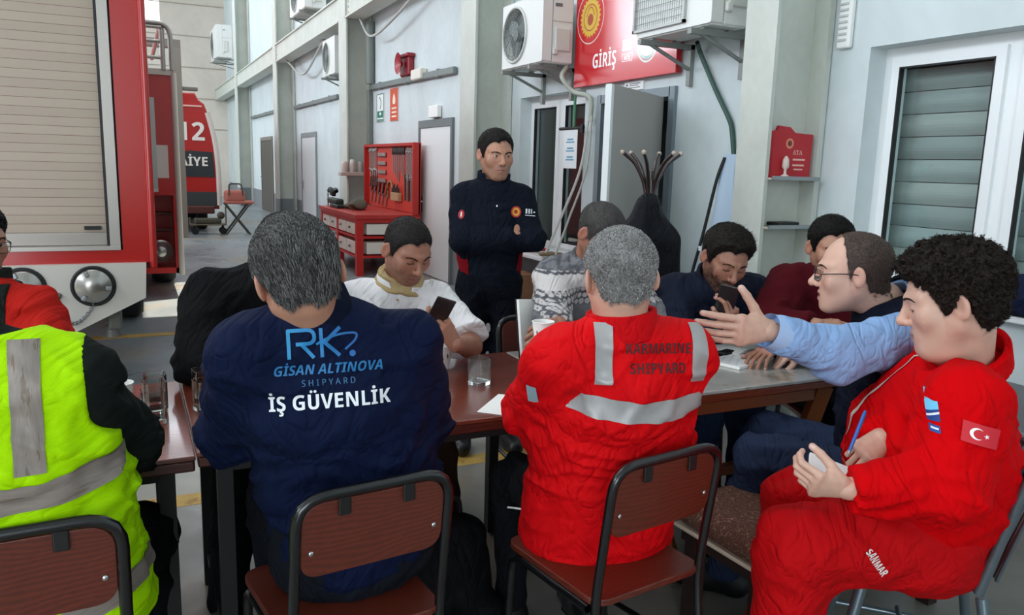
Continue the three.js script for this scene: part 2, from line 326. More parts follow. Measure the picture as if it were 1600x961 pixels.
  part('seam', [slab(-0.06, 0.02, L / 2 - 0.001, -0.056, H - 0.03, L / 2 + 0.0025), slab(-0.056, H * 0.6, L / 2 - 0.001, D / 2 - 0.01, H * 0.606, L / 2 + 0.0025)], M(0x85877f, 0.6), t);
  if (bracket) for (const s of [-1, 1]) part('bracket', [slab(-D / 2 - 0.06, -0.052, s * L * 0.34 - 0.02, D / 2 + wall, -0.018, s * L * 0.34 + 0.02), slab(D / 2 + wall - 0.035, -0.3, s * L * 0.34 - 0.02, D / 2 + wall, -0.02, s * L * 0.34 + 0.02),
    bar([-D / 2 + 0.02, -0.04, s * L * 0.34], [D / 2 + wall - 0.02, -0.19, s * L * 0.34], 0.013), rbox(0.04, 0.026, 0.045, -D / 2 + 0.05, -0.006, s * L * 0.34, 0.006), rbox(0.04, 0.026, 0.045, D / 2 - 0.05, -0.006, s * L * 0.34, 0.006)], M(0x8b8f8a, 0.5, { metalness: 0.3 }), t);
  return t;
}
outdoorUnit('white outdoor unit with a round fan grille left of the red entrance sign', [3.4, 2.4, -6.7], { H: 0.57 });
outdoorUnit('large white outdoor unit with a square grille right of the red entrance sign', [3.4, 2.4, -4.46], { H: 0.64, square: true, L: 0.8 });
outdoorUnit('small white outdoor unit half hidden behind the second column from the standing man', [3.42, 3.0, -14.5], { H: 0.62, L: 0.95 });
outdoorUnit('white outdoor unit up on the steel beam at the top edge', [3.3, 4.32, -16.4], { H: 0.7, L: 1.5, D: 0.4, wall: 0.15 });
outdoorUnit('distant cream outdoor unit high up near the far end wall', [3.1, 4.85, -30.2], { H: 1.05, L: 2.0, D: 0.5, wall: 0.3 });

// red entrance sign
{
  const w = 1.47, h = 0.86, tex = canvasTex(1024, 600, (g, cw, ch) => {
    const X = (m) => m / w * cw, Yp = (m) => (1 - m / h) * ch;
    g.fillStyle = '#cf1f26'; g.fillRect(0, 0, cw, ch);
    const badge = (x, y, R, ring, gear, face) => {
      g.lineWidth = 6; g.strokeStyle = ring; g.beginPath(); g.arc(X(x), Yp(y), R, 0, 7); g.stroke();
      g.fillStyle = gear; g.beginPath(); for (let k = 0; k <= 48; k++) { const a = k / 48 * 2 * PI, r = R * (k % 2 ? 0.68 : 0.79); g.lineTo(X(x) + r * cos(a), Yp(y) + r * sin(a)); } g.fill();
      g.strokeStyle = face; g.lineWidth = 7; g.beginPath(); g.arc(X(x), Yp(y), R * 0.5, 0, 7); g.stroke();
      g.fillStyle = face; g.beginPath(); g.arc(X(x), Yp(y) + R * 0.08, R * 0.22, 0, 7); g.fill();
      g.beginPath(); g.moveTo(X(x) - R * 0.3, Yp(y) - R * 0.05); g.quadraticCurveTo(X(x), Yp(y) - R * 0.75, X(x) + R * 0.3, Yp(y) - R * 0.05); g.lineWidth = 6; g.stroke();
      g.fillStyle = gear; g.font = 'bold ' + floor(R * 0.26) + 'px sans-serif'; g.textAlign = 'center';
    };
    badge(0.24, 0.56, 148, '#f2e9df', '#e3b93c', '#b04a22');
    g.fillStyle = '#ffffff'; g.font = 'bold 112px sans-serif'; g.textAlign = 'left';
    g.save(); g.translate(X(0.3), Yp(0.135)); g.scale(0.88, 1); g.fillText('GİRİŞ', 0, 0); g.restore();
    g.fillRect(X(0.76), Yp(0.31), X(0.13), X(0.085)); g.fillStyle = '#cf1f26'; g.font = 'bold 54px sans-serif'; g.fillText('112', X(0.762), Yp(0.245));
    g.strokeStyle = '#ffffff'; g.lineWidth = 4; g.strokeRect(X(0.76), Yp(0.2), X(0.14), X(0.055)); g.fillStyle = '#ffffff'; g.font = 'bold 30px sans-serif'; g.fillText('ACİL', X(0.785), Yp(0.155));
    g.lineWidth = 10; g.strokeStyle = '#d7e3dd'; g.beginPath(); g.arc(X(1.1), Yp(0.24), 88, 0, 7); g.stroke(); g.lineWidth = 16; g.strokeStyle = '#7fb3a6'; g.beginPath(); g.arc(X(1.1), Yp(0.24), 70, 0, 7); g.stroke();
    g.fillStyle = '#f2f4f1'; g.beginPath(); g.arc(X(1.1), Yp(0.24), 60, 0, 7); g.fill(); g.fillStyle = '#c83a3c'; g.beginPath(); g.arc(X(1.1), Yp(0.27), 26, 0, 7); g.fill();
  });
  const s = thing('entrance_sign', 'red entrance sign board with yellow gear emblem and white lettering', 'sign', [W - 0.06, 2.2, -5.57]);
  part('board', rbox(0.05, h, w, 0.02, h / 2, 0, 0.008), M(0xb81d22, 0.35), s);
  const pg = new THREE.PlaneGeometry(w - 0.004, h - 0.004); pg.rotateY(-PI / 2); pg.translate(-0.007, h / 2, 0);
  part('print', pg, MP(0xffffff, 0.22, { map: tex, clearcoat: 0.8, clearcoatRoughness: 0.06 }), s);
}
// canvas panel on a wall facing -x: width along z
function wallPlate(name, label, cat, z, y, w, h, tex, th = 0.012, m = mat.white) {
  const s = thing(name, label, cat, [W - th - 0.001, y, z]);
  part('plate', rbox(th, h, w, th / 2, 0, 0, 0.003), m, s);
  const pg = new THREE.PlaneGeometry(w - 0.004, h - 0.004); pg.rotateY(-PI / 2); pg.translate(-0.0015, 0, 0);
  part('print', pg, M(0xffffff, 0.5, { map: tex }), s); return s;
}
wallPlate('assembly_sign', 'narrow white and green safety sign left of the orange sign', 'sign', -12.54, 2.36, 0.42, 0.44, canvasTex(128, 256, (g) => {
  g.fillStyle = '#eef1ee'; g.fillRect(0, 0, 128, 256); g.strokeStyle = '#2b5d50'; g.lineWidth = 8; g.strokeRect(6, 6, 116, 244); g.fillStyle = '#1d7a5f'; g.fillRect(14, 158, 100, 62); g.fillRect(14, 232, 100, 12);
  g.lineWidth = 9; g.strokeStyle = '#54666a'; g.beginPath(); g.moveTo(46, 30); g.quadraticCurveTo(104, 74, 60, 140); g.stroke(); g.fillStyle = '#fff'; g.fillRect(44, 178, 40, 10); g.fillRect(58, 166, 12, 34);
}));
wallPlate('extinguisher_sign', 'narrow orange red fire extinguisher sign under the cable rail', 'sign', -11.81, 2.37, 0.4, 0.48, canvasTex(128, 256, (g) => {
  g.fillStyle = '#d2502f'; g.fillRect(0, 0, 128, 256); g.fillStyle = '#f0e2c8'; g.beginPath(); g.moveTo(64, 40); g.quadraticCurveTo(100, 90, 80, 124); g.lineTo(46, 124); g.quadraticCurveTo(30, 96, 64, 40); g.fill();
  for (let k = 0; k < 3; k++) g.fillRect(26, 150 + k * 32, 76, 13);
}));
wallPlate('notice_plate', 'small white warning plate hanging under the red entrance sign', 'sign', -5.44, 2.16, 0.26, 0.075, canvasTex(256, 96, (g) => {
  g.fillStyle = '#eef1ef'; g.fillRect(0, 0, 256, 96); g.fillStyle = '#4a5254'; g.beginPath(); g.moveTo(34, 18); g.lineTo(52, 48); g.lineTo(16, 48); g.fill(); g.fillRect(70, 24, 150, 9); g.fillRect(70, 44, 120, 8); g.fillRect(24, 66, 190, 8);
}));
// exit lamp over the white door
{
  const t = thing('exit_light', 'small white emergency lamp above the white door', 'lamp', [W - 0.07, 2.1, -9.95]);
  part('housing', rbox(0.06, 0.15, 0.34, 0.03, 0.075, 0, 0.012), mat.white, t); part('bracket', slab(0.05, -0.01, -0.06, 0.069, 0.02, 0.06), mat.greyMetal, t);
}
// fire alarm sounder
{
  const t = thing('fire_alarm', 'dark red fire alarm sounder on the wall above the cable rail', 'alarm', [W - 0.1, 2.7, -11.1]);
  const r = M(0x8f1d2a, 0.4);
  part('housing', [rbox(0.09, 0.28, 0.4, 0.054, 0.15, 0, 0.03), rbox(0.12, 0.05, 0.5, 0.034, 0.285, 0, 0.015)], r, t);
  part('horn', move(lathe([[0.02, 0], [0.05, 0.03], [0.13, 0.06], [0.15, 0.075]], 20), 0.0, 0.18, -0.02, 0, 0, PI / 2), M(0x9f2834, 0.35), t);
  part('base_plate', rbox(0.03, 0.06, 0.34, 0.082, 0.0, -0.06, 0.01), mat.black, t);
}
// cable rails
function rail(label, z0, z1, y0, y1) {
  const t = thing('cable_rail', label, 'cable rail', [W - 0.04, 0, 0]);
  const L = hypot(z1 - z0, y1 - y0), g = rbox(0.055, 0.085, L, 0, 0, 0, 0.012); g.rotateX(-atan2(y1 - y0, z1 - z0)); g.translate(0, (y0 + y1) / 2, (z0 + z1) / 2);
  part('channel', g, M(0x79807d, 0.5, { metalness: 0.25 }), t);
  part('clip', [0.15, 0.5, 0.85].map((k) => rbox(0.07, 0.11, 0.05, 0.002, lerp(y0, y1, k), lerp(z0, z1, k), 0.01)), mat.greyMetal, t);
  return t;
}
const railA = rail('grey cable rail sloping up over the orange safety sign', -13.0, -9.25, 2.7, 2.63);
part('junction_box', rbox(0.1, 0.14, 0.4, -0.02, 2.69, -10.55, 0.02), mat.cream, railA);
rail('grey cable rail in the bay behind the second column', -19.6, -15.3, 2.73, 2.71);
rail('grey cable rail in the farthest bay by the dark door', -27.0, -21.0, 2.8, 2.78);
// cables
const cableT = (name, label, pts, r, m) => solo(name, label, 'cable', tube(pts, r, 60, 6), m);
cableT('cable', 'thin dark cable hanging down beside the white door by the standing man', [[3.52, 3.6, -8.45], [3.6, 2.9, -8.7], [3.62, 2.3, -8.75], [3.6, 1.6, -8.9], [3.58, 1.1, -8.75], [3.61, 0.5, -8.85], [3.6, 0.02, -8.8]], 0.014, mat.cable);
cableT('cable', 'cable sagging under the beam above the fire alarm', [[3.4, 3.745, -12.9], [3.4, 3.38, -12.2], [3.42, 3.5, -11.0], [3.42, 3.745, -9.8]], 0.02, mat.cableLight);
cableT('cable', 'cable looping under the beam beside the half hidden outdoor unit', [[3.4, 3.745, -19.3], [3.42, 3.3, -17.5], [3.4, 3.745, -15.4]], 0.025, mat.cableLight);
solo('down_pipe', 'grey vertical pipe beside the column at the tool board', 'pipe', [bar([3.58, 2.75, -12.92], [3.58, 3.72, -12.92], 0.07, 0.07, 14), bar([3.58, 0.9, -13.0], [3.58, 2.66, -13.0], 0.03, 0.03, 10)], M(0x7a827c, 0.5));
// emergency lamp over the near column
{
  const t = thing('emergency_light', 'slim ribbed white wall lamp between the near column and the window', 'lamp', [W - 0.04, 2.2, -3.365]);
  part('housing', rbox(0.035, 0.5, 0.09, 0.02, 0.25, 0, 0.012), mat.white, t);
  const ribs = []; for (let k = 0; k < 14; k++) ribs.push(rbox(0.012, 0.014, 0.06, 0.0, 0.045 + k * 0.032, -0.005, 0.004)); part('rib', ribs, M(0xc9ccca, 0.4), t);
}
// refrigerant lines and drain hoses of the two units
cableT('drain_hose', 'pale insulated hoses dropping from the round fan unit to the window frame', [[3.52, 2.38, -6.33], [3.45, 2.28, -6.28], [3.52, 2.16, -6.2], [3.58, 2.12, -6.06], [3.6, 2.06, -6.02], [3.6, 1.9, -6.02]], 0.022, M(0xaeb3a6, 0.6));
cableT('drain_hose', 'thin white hose hanging in front of the window mullion', [[3.6, 1.95, -6.05], [3.58, 1.5, -6.12], [3.5, 1.05, -6.3], [3.42, 0.72, -6.42]], 0.013, M(0xd4d2c9, 0.6));
cableT('drain_hose', 'second thin white hose hanging beside the first at the window', [[3.6, 1.95, -6.0], [3.6, 1.5, -6.05], [3.54, 1.05, -6.22], [3.48, 0.72, -6.33]], 0.011, M(0xc4c4bc, 0.6));
cableT('drain_hose', 'short green hose hanging by the white notice at the window', [[3.56, 2.16, -6.22], [3.57, 2.0, -6.25], [3.57, 1.83, -6.25]], 0.014, M(0x4f8a66, 0.6));
cableT('drain_hose', 'dark green hose running from the square grille unit down to the column', [[3.5, 2.36, -4.5], [3.6, 2.3, -4.58], [3.62, 2.05, -4.42], [3.62, 1.86, -4.27], [3.63, 1.78, -4.24], [3.63, 1.6, -4.2]], 0.016, mat.pipeGreen);
{
  const t = thing('paper_notice', 'white paper notice hanging from a pipe in front of the window', 'notice', [3.56, 1.5, -6.28]);
  const g = new THREE.BoxGeometry(0.003, 0.34, 0.24); g.translate(0, 0.17, 0);
  part('sheet', g, mat.paper, t);
  const pg = new THREE.PlaneGeometry(0.235, 0.335); pg.rotateY(-PI / 2); pg.translate(-0.0025, 0.17, 0);
  part('print', pg, M(0xffffff, 0.8, { map: canvasTex(128, 192, (g) => { g.fillStyle = '#eef3f4'; g.fillRect(0, 0, 128, 192); g.fillStyle = '#6fa5c4'; for (let k = 0; k < 3; k++) { g.fillRect(34, 44 + k * 44, 60, 8); g.fillRect(24, 58 + k * 44, 80, 7); } }) }), t);
  part('clip', [bar([0, 0.35, -0.2], [0, 0.35, 0.22], 0.014), rbox(0.03, 0.08, 0.04, 0, 0.34, 0.2, 0.01)], mat.darkMetal, t);
}
// shelves in the recess of the near column
for (const [y, lab] of [[1.475, 'upper'], [1.2, 'middle'], [0.86, 'lowest']]) {
  const t = thing('column_shelf', lab + ' thin shelf fixed in the recess of the near column', 'shelf', [3.42, y, -3.49], 0, 'shelves in the near column');
  part('board', rbox(0.36, 0.012, 0.14, 0, 0, -0.005, 0.003), M(0xb8aea0, 0.3), t);
  part('rim', slab(-0.18, -0.006, 0.066, 0.18, 0.016, 0.072), mat.zinc, t);
}
{
  const t = thing('award_folder', 'red folder with a printed crest standing on the upper column shelf', 'folder', [3.42, 1.483, -3.5]);
  const cover = extrude([[-0.15, 0], [0.15, 0], [0.155, 0.245], [0.02, 0.25], [-0.02, 0.28], [-0.1, 0.285], [-0.11, 0.26], [-0.155, 0.255]], 0.02, 0.003);
  part('cover', cover, M(0xb5222b, 0.45), t);
  const pg = new THREE.PlaneGeometry(0.29, 0.235); pg.translate(0, 0.122, 0.0245);
  part('print', pg, M(0xffffff, 0.45, { map: canvasTex(256, 208, (g) => { g.fillStyle = '#b7222b'; g.fillRect(0, 0, 256, 208); g.fillStyle = '#d98b6e'; g.beginPath(); g.arc(112, 42, 26, 0, 7); g.fill(); g.fillStyle = '#7a2a26'; g.beginPath(); g.arc(112, 42, 14, 0, 7); g.fill(); g.fillStyle = '#e9b9ab'; g.font = 'bold 30px serif'; g.fillText('ATA', 136, 96); g.fillRect(140, 116, 82, 9); g.fillRect(140, 144, 78, 9); g.fillRect(150, 166, 60, 7); }) }), t);
}
solo('trophy', 'small white and red figurine standing before the folder on the column shelf', 'figurine', lathe([[0, 0], [0.022, 0], [0.022, 0.012], [0.008, 0.02], [0.008, 0.045], [0.02, 0.06], [0.018, 0.1], [0.006, 0.12], [0, 0.122]], 14), M(0xd9c9bd, 0.4), [3.36, 1.483, -3.452]);
solo('wallet', 'black wallet lying on the middle column shelf', 'wallet', rbox(0.17, 0.022, 0.1, 0, 0.013, 0, 0.008), mat.black, [3.41, 1.207, -3.485], 0.1);
// little rack on the column beside the tool board
{
  const t = thing('wall_rack', 'small pale wire rack with jars on the column by the tool board', 'rack', [3.3, 1.28, -13.0]);
  part('tray', [rbox(0.42, 0.06, 0.18, 0, 0.03, 0, 0.01)], M(0xb9a99f, 0.6), t);
}
for (const [k, x] of [3.17, 3.3, 3.43].entries()) solo('jar', ['leftmost', 'middle', 'rightmost'][k] + ' small pale jar on the rack beside the tool board', 'jar', lathe([[0, 0], [0.05, 0], [0.052, 0.14], [0.04, 0.15], [0.042, 0.17 + 0.03 * (k % 2)], [0, 0.175 + 0.03 * (k % 2)]], 14), M([0xd8c9c0, 0xcfc4bb, 0xb9b0a8][k], 0.5), [x, 1.34, -12.99], 0, 'jars on the rack');
// plastic-wrapped board leaning by the column
{
  const t = thing('wrapped_board', 'pale blue plastic wrapped board leaning on the wall behind the bearded man', 'board', [3.42, 0, -4.12]);
  const g = new THREE.BoxGeometry(0.05, 1.62, 0.34, 2, 14, 6); { const p = g.attributes.position; for (let i = 0; i < p.count; i++) { const y = p.getY(i) + 0.81, z = p.getZ(i), w = lerp(1.25, 0.32, y / 1.62); p.setXYZ(i, p.getX(i) + 0.02 * noise(y * 5, z * 9, 1) + y * 0.08, y, z * w + 0.012 * noise(y * 6, z * 4, 7)); } g.computeVertexNormals(); }
  part('sheet', g, MP(0xbfd3e6, 0.35, { clearcoat: 0.4 }), t);
  part('strap', tube([[-0.03, 0.2, -0.23], [0.0, 0.7, -0.2], [0.04, 1.1, -0.13], [0.07, 1.45, -0.07], [0.1, 1.6, -0.04]], 0.011, 30, 6), mat.black, t);
  part('tape', slab(0.02, 0.98, -0.15, 0.1, 1.01, 0.14), M(0xdfe6ea, 0.5), t);
}
// things under the office window
{
  const glove = (name, label, col, pos, turn, n) => {
    const t = thing(name, label, 'gloves', pos, turn), gs = [];
    for (let k = 0; k < n; k++) { const a = rr(-0.5, 0.5), x = rr(-0.1, 0.1), z = rr(-0.16, 0.16); const g = rbox(0.11, 0.035, 0.14, 0, 0, 0, 0.015); gs.push(move(g, x, 0.02 + 0.016 * k, z, rr(-0.1, 0.1), a, rr(-0.12, 0.12)));
      for (let f = 0; f < 4; f++) gs.push(move(new THREE.CapsuleGeometry(0.012, 0.07, 3, 8), x + sin(a) * 0.1 + (f - 1.5) * 0.026 * cos(a), 0.02 + 0.016 * k, z + cos(a) * 0.1 - (f - 1.5) * 0.026 * sin(a), PI / 2, a, 0)); }
    part('glove', gs, M(col, 0.75), t);
  };
  glove('work_gloves', 'heap of red work gloves on the office window sill', 0xa81c2a, [3.53, 0.68, -7.0], 0.3, 4);
  glove('work_gloves', 'brown leather work gloves beside the red ones on the sill', 0x7d6b50, [3.52, 0.68, -6.45], 1.2, 2);
}
for (const [i, y, w] of [[0, 0, 0.5], [1, 0.24, 0.46]]) {
  const t = thing('cardboard_box', ['lower brown cardboard box below the office window', 'upper brown cardboard box below the office window'][i], 'box', [3.32, y, -7.05 + 0.03 * i], 0.05 - 0.1 * i, 'boxes below the office window');
  part('carton', rbox(0.4, 0.236, w, 0, 0.119, 0, 0.004), M(0x9a6a4b, 0.8, { map: rep(plasterTex, 2) }), t);
  part('tape', slab(-0.205, 0.1, -0.03, 0.205, 0.2385, 0.03), M(0xb98d63, 0.4), t);
}
// ------------------------------------------------------------------ vehicles at the left
const shutterMat = [M(0xb2a08f, 0.5, { metalness: 0.1 }), M(0xb09e8d, 0.5, { metalness: 0.1 }), M(0xb4a291, 0.5, { metalness: 0.1 })];
{
  const t = thing('fire_engine', 'red fire engine with a closed grey roller shutter across its rear', 'fire engine', [-1.13, 0, -4.75]);
  const R = 1.24, body = mat.redPaint;                  // half width; rear face at local z = 0
  part('body', [slab(-R, 0.93, -4.2, R, 1.0, 0), slab(R - 0.16, 1.0, -4.2, R, 3.1, 0), slab(-R, 1.0, -4.2, -R + 0.16, 3.1, 0), slab(-R, 2.92, -4.2, R, 3.1, 0), slab(-R + 0.16, 1.0, -4.2, R - 0.16, 2.92, -0.3)], body, t);
  part('corner_post', [bar([R - 0.012, 0.9, -0.004], [R - 0.012, 3.1, -0.004], 0.02, 0.02, 10)], body, t);
  const sh = new THREE.Group(); sh.name = 'roller_shutter'; t.add(sh);
  const prof = [[0, 0.001], [0.012, 0.003], [0.014, 0.012], [0.014, 0.036], [0.011, 0.044], [0, 0.0455]], g = extrude(prof.map(([a, b]) => [a, b]), 2 * R - 0.44); g.rotateY(-PI / 2); g.rotateY(PI); g.translate(-(R - 0.22), 0, 0);
  const gg = g; gg.computeBoundingBox(); { const b = gg.boundingBox; gg.translate(-(b.min.x + b.max.x) / 2, 0, -0.06 - b.max.z); }
  for (let k = 0; k < 40; k++) { const s = part('slat', gg, shutterMat[k % 3], sh); s.position.y = 1.09 + k * 0.046; }
  part('bottom_rail', rbox(2 * R - 0.44, 0.07, 0.03, 0, 1.055, -0.062, 0.006), M(0xa79f96, 0.4, { metalness: 0.3 }), t);
  part('shutter_frame', [slab(R - 0.22, 1.0, -0.1, R - 0.17, 2.94, 0.006), slab(-R + 0.17, 1.0, -0.1, -R + 0.22, 2.94, 0.006), slab(-R + 0.17, 1.0, -0.1, R - 0.17, 1.02, 0.012), slab(-R + 0.17, 2.9, -0.1, R - 0.17, 2.94, 0.006)], M(0xb7b0a8, 0.4, { metalness: 0.4 }), t);
  for (const q of [R - 0.2275, -R + 0.2275]) part('seal', slab(q - 0.0075, 1.02, -0.09, q + 0.0075, 2.9, -0.03), mat.black, t);
  part('maker_plate', slab(0.9, 1.105, -0.05, 0.98, 1.125, -0.042), mat.black, t);
  // white rear step box under the shutter
  const step = extrude([[-R + 0.05, 0.5], [R - 0.55, 0.5], [R - 0.06, 0.74], [R - 0.05, 0.93], [-R + 0.05, 0.93]], 0.5); step.translate(0, 0, -0.45);
  part('rear_step', step, M(0xcfc8be, 0.45), t);
  for (const x of [0.61, 0.93]) {
    const c = part('hose_cap', [move(lathe([[0, 0.052], [0.03, 0.052], [0.034, 0.044], [0.058, 0.044], [0.062, 0.03], [0.085, 0.03], [0.088, 0.012], [0.1, 0.01], [0.1, 0]], 32), x, 0.815, 0.05, PI / 2, 0, 0)], M(0xb4afa8, 0.28, { metalness: 0.85 }), t);
    part('gasket', move(new THREE.TorusGeometry(0.1, 0.009, 8, 36), x, 0.815, 0.056, 0, 0, 0), mat.black, c);
    part('lug', [0, 1, 2].map((k) => move(rbox(0.02, 0.028, 0.03, 0, 0.074, 0, 0.004), x, 0.815, 0.085, 0, 0, k * 2.094 + 0.4)), mat.zinc, c);
  }
  const links = []; for (let k = 0; k <= 26; k++) { const u = k / 26, x = lerp(0.7, 0.93, u), y = 0.72 - 0.1 * sin(PI * clamp((u - 0.1) / 0.9, 0, 1)) + (u < 0.3 ? 0.08 * (0.3 - u) : 0); links.push(move(new THREE.TorusGeometry(0.009, 0.0028, 5, 8), x, y, 0.062, k % 2 ? PI / 2 : 0, 0.5, 0.8)); }
  part('chain', links, mat.zinc, t);
  part('chain_hook', [move(new THREE.SphereGeometry(0.016, 10, 8), 0.765, 0.77, 0.062), bar([0.765, 0.77, 0.05], [0.76, 0.7, 0.062], 0.008)], M(0x6e665c, 0.5, { metalness: 0.6 }), t);
  part('tow_eye', [rbox(0.07, 0.14, 0.1, 1.02, 0.62, -0.1, 0.015), move(new THREE.CylinderGeometry(0.035, 0.05, 0.06, 14), 1.0, 0.54, -0.1)], M(0x77756f, 0.5, { metalness: 0.5 }), t);
  const side = []; for (const [y0, y1, dx] of [[2.2, 2.32, 0], [1.42, 1.62, 0], [1.18, 1.26, 0]]) side.push(slab(R - 0.001, y0, -0.16, R + 0.003, y1, -0.02));
  part('reflector', side, M(0xd8d0c6, 0.4), t);
  for (const z of [-3.5]) for (const s of [-1, 1]) { const w = part('wheel', [move(lathe([[0.2, -0.14], [0.42, -0.13], [0.46, -0.08], [0.46, 0.08], [0.42, 0.13], [0.2, 0.14]], 28), s * (R - 0.18), 0.46, z, 0, 0, PI / 2)], mat.rubber, t); part('hub', move(new THREE.CylinderGeometry(0.2, 0.22, 0.2, 20), s * (R - 0.18), 0.46, z, 0, 0, PI / 2), mat.zinc, w); }
  part('chassis', slab(-0.5, 0.5, -4.1, 0.5, 0.92, -0.45), mat.darkMetal, t);
}
{
  const t = thing('fire_engine', 'second red fire engine with a roof ladder behind the first', 'fire engine', [-0.75, 0, -9.2]);
  const R = 1.22;
  part('body', [slab(-R, 0.27, -5.2, R - 0.36, 2.36, 0), slab(R - 0.36, 1.1, -5.2, R, 2.36, 0), slab(R - 0.06, 0.27, -5.2, R, 1.1, 0), slab(R - 0.36, 0.27, -5.2, R, 0.33, 0), slab(R - 0.36, 0.33, -5.2, R - 0.06, 1.1, -0.35)], mat.redPaint, t);
  part('corner_trim', [bar([R - 0.005, 0.25, 0.0], [R - 0.005, 2.36, 0.0], 0.03, 0.03, 10), slab(R - 1.0, 2.33, -0.05, R, 2.39, 0.02)], M(0xc8c3b8, 0.4, { metalness: 0.3 }), t);
  part('grab_rail', [bentTube([[R - 0.28, 1.15, 0.0], [R - 0.28, 1.18, 0.07], [R - 0.28, 2.05, 0.07], [R - 0.28, 2.08, 0.0]], 0.02, 0.03), slab(R - 0.34, 1.16, 0.001, R - 0.2, 2.1, 0.012), rbox(0.16, 0.03, 0.06, R - 0.28, 1.15, 0.03, 0.01)], M(0xb9bcb6, 0.35, { metalness: 0.5 }), t);
  part('tail_light', [rbox(0.06, 0.36, 0.03, R - 0.33, 1.6, 0.015, 0.01)], M(0xd9d4c8, 0.3), t);
  part('reflector', [slab(R - 0.2, 1.28, 0.0005, R - 0.09, 1.62, 0.004), slab(R - 0.4, 1.1, 0.0005, R - 0.33, 1.4, 0.004)], M(0xd6cdc4, 0.4), t);
  part('hose_coupling', move(lathe([[0, 0.1], [0.05, 0.1], [0.055, 0.07], [0.085, 0.06], [0.09, 0.02], [0.12, 0.02], [0.12, 0]], 28), R - 0.2, 0.5, -0.1, PI / 2, 0, 0), M(0xaaa9a4, 0.3, { metalness: 0.85 }), t);
  for (const y of [0.9, 0.72]) part('tool_rail', bar([R - 0.33, y, -0.2], [R - 0.08, y, -0.2], 0.02), M(0x4c2622, 0.6), t);
  const la = []; const tx = R - 0.32;
  for (const dx of [-0.1, 0.22]) la.push(bentTube([[tx + dx, 2.38, 0.02], [tx + dx, 2.82, 0.0], [tx + dx, 2.86, -0.1], [tx + dx, 2.86, -3.5]], 0.026, 0.1));
  for (const y of [2.5, 2.66, 2.8]) la.push(bar([tx - 0.1, y, 0.01], [tx + 0.22, y, 0.01], 0.018));
  la.push(bentTube([[tx - 0.35, 2.84, 0], [tx + 0.3, 2.84, 0.0], [tx + 0.3, 2.38, 0.02]], 0.024, 0.12));
  part('roof_ladder', la, M(0xa6a49c, 0.35, { metalness: 0.7 }), t);
  for (const z of [-1.3, -4.1]) for (const s of [-1, 1]) part('wheel', [move(lathe([[0.2, -0.14], [0.4, -0.13], [0.44, -0.08], [0.44, 0.08], [0.4, 0.13], [0.2, 0.14]], 24), s * (R - 0.15), 0.44, z, 0, 0, PI / 2)], mat.rubber, t);
}
{
  const t = thing('steel_portal', 'grey steel portal frame standing beyond the second fire engine', 'frame', [0.66, 0, -16.3]);
  part('post', [slab(0.14, 0, -0.12, 0.3, 3.46, 0.12)], M(0x847f74, 0.55), t);
  part('post', slab(-2.6, 0, -0.12, -2.42, 3.46, 0.12), M(0x847f74, 0.55), t);
  part('lintel', slab(-2.6, 3.461, -0.12, 0.3, 3.6, 0.12), M(0x7d7870, 0.55), t);
  part('lamp_arm', [rbox(0.3, 0.07, 0.1, 0.42, 2.75, 0.05, 0.02)], M(0x6f6a62, 0.5), t);
}
{
  const t = thing('ambulance', 'distant red emergency van with white number and dark windows', 'van', [0.5, 0, -17.4]);
  const prof = [[-1.1, 0.5], [1.12, 0.5], [1.13, 1.1], [1.09, 1.75], [1.0, 2.25], [0.9, 2.55], [0.8, 2.62], [0.74, 2.74], [-1.1, 2.74]];
  const g = extrude(prof, 5.0, 0.03); g.translate(0, 0, -5.05);
  part('body', g, mat.redPaint, t);
  const sh = (pts, z, m, name) => { const q = extrude(pts, 0.012); q.translate(0, 0, z); part(name, q, m, t); };
  const darkG = M(0x33383a, 0.2);
  sh([[-0.6, 1.12], [1.08, 1.12], [1.05, 1.62], [0.62, 1.64], [-0.6, 1.42]], -0.015, darkG, 'rear_window');
  sh([[-0.6, 0.52], [1.1, 0.52], [1.1, 0.82], [-0.6, 0.82]], -0.015, M(0x3a3f40, 0.4), 'lower_panel');
  part('roof_line', slab(-1.0, 2.5, -0.02, 0.88, 2.53, 0.004), M(0xe8b9a8, 0.5), t);
  part('pillar', tube([[1.15, 0.55, -0.02], [1.15, 1.2, -0.02], [1.1, 1.85, -0.02], [0.98, 2.4, -0.02]], 0.05, 24, 8), M(0xd9cfc4, 0.4), t);
  const lab = (txt, x, y, w, h, px, col) => { const tx = canvasTex(512, 192, (c) => { c.clearRect(0, 0, 512, 192); c.fillStyle = col; c.font = 'bold ' + px + 'px sans-serif'; c.textAlign = 'center'; c.fillText(txt, 256, 150); }); const p = new THREE.PlaneGeometry(w, h); p.translate(x, y, 0.003); part('lettering', p, M(0xffffff, 0.5, { map: tx, transparent: true, alphaTest: 0.4 }), t); };
  lab('112', 0.52, 2.0, 1.5, 0.56, 170, '#f1e9df'); lab('İTFAİYE', 0.5, 1.47, 1.25, 0.46, 104, '#f1e9df');
  for (const s of [-0.85, 0.85]) part('wheel', move(lathe([[0.15, -0.11], [0.33, -0.1], [0.36, -0.06], [0.36, 0.06], [0.33, 0.1], [0.15, 0.11]], 22), s, 0.36, -0.8, 0, 0, PI / 2), mat.rubber, t);
  for (const s of [-0.85, 0.85]) part('wheel', move(lathe([[0.15, -0.11], [0.33, -0.1], [0.36, -0.06], [0.36, 0.06], [0.33, 0.1], [0.15, 0.11]], 22), s, 0.36, -4.0, 0, 0, PI / 2), mat.rubber, t);
  part('bumper', rbox(2.1, 0.16, 0.1, 0, 0.46, 0.02, 0.03), M(0x5a2f28, 0.6), t);
}
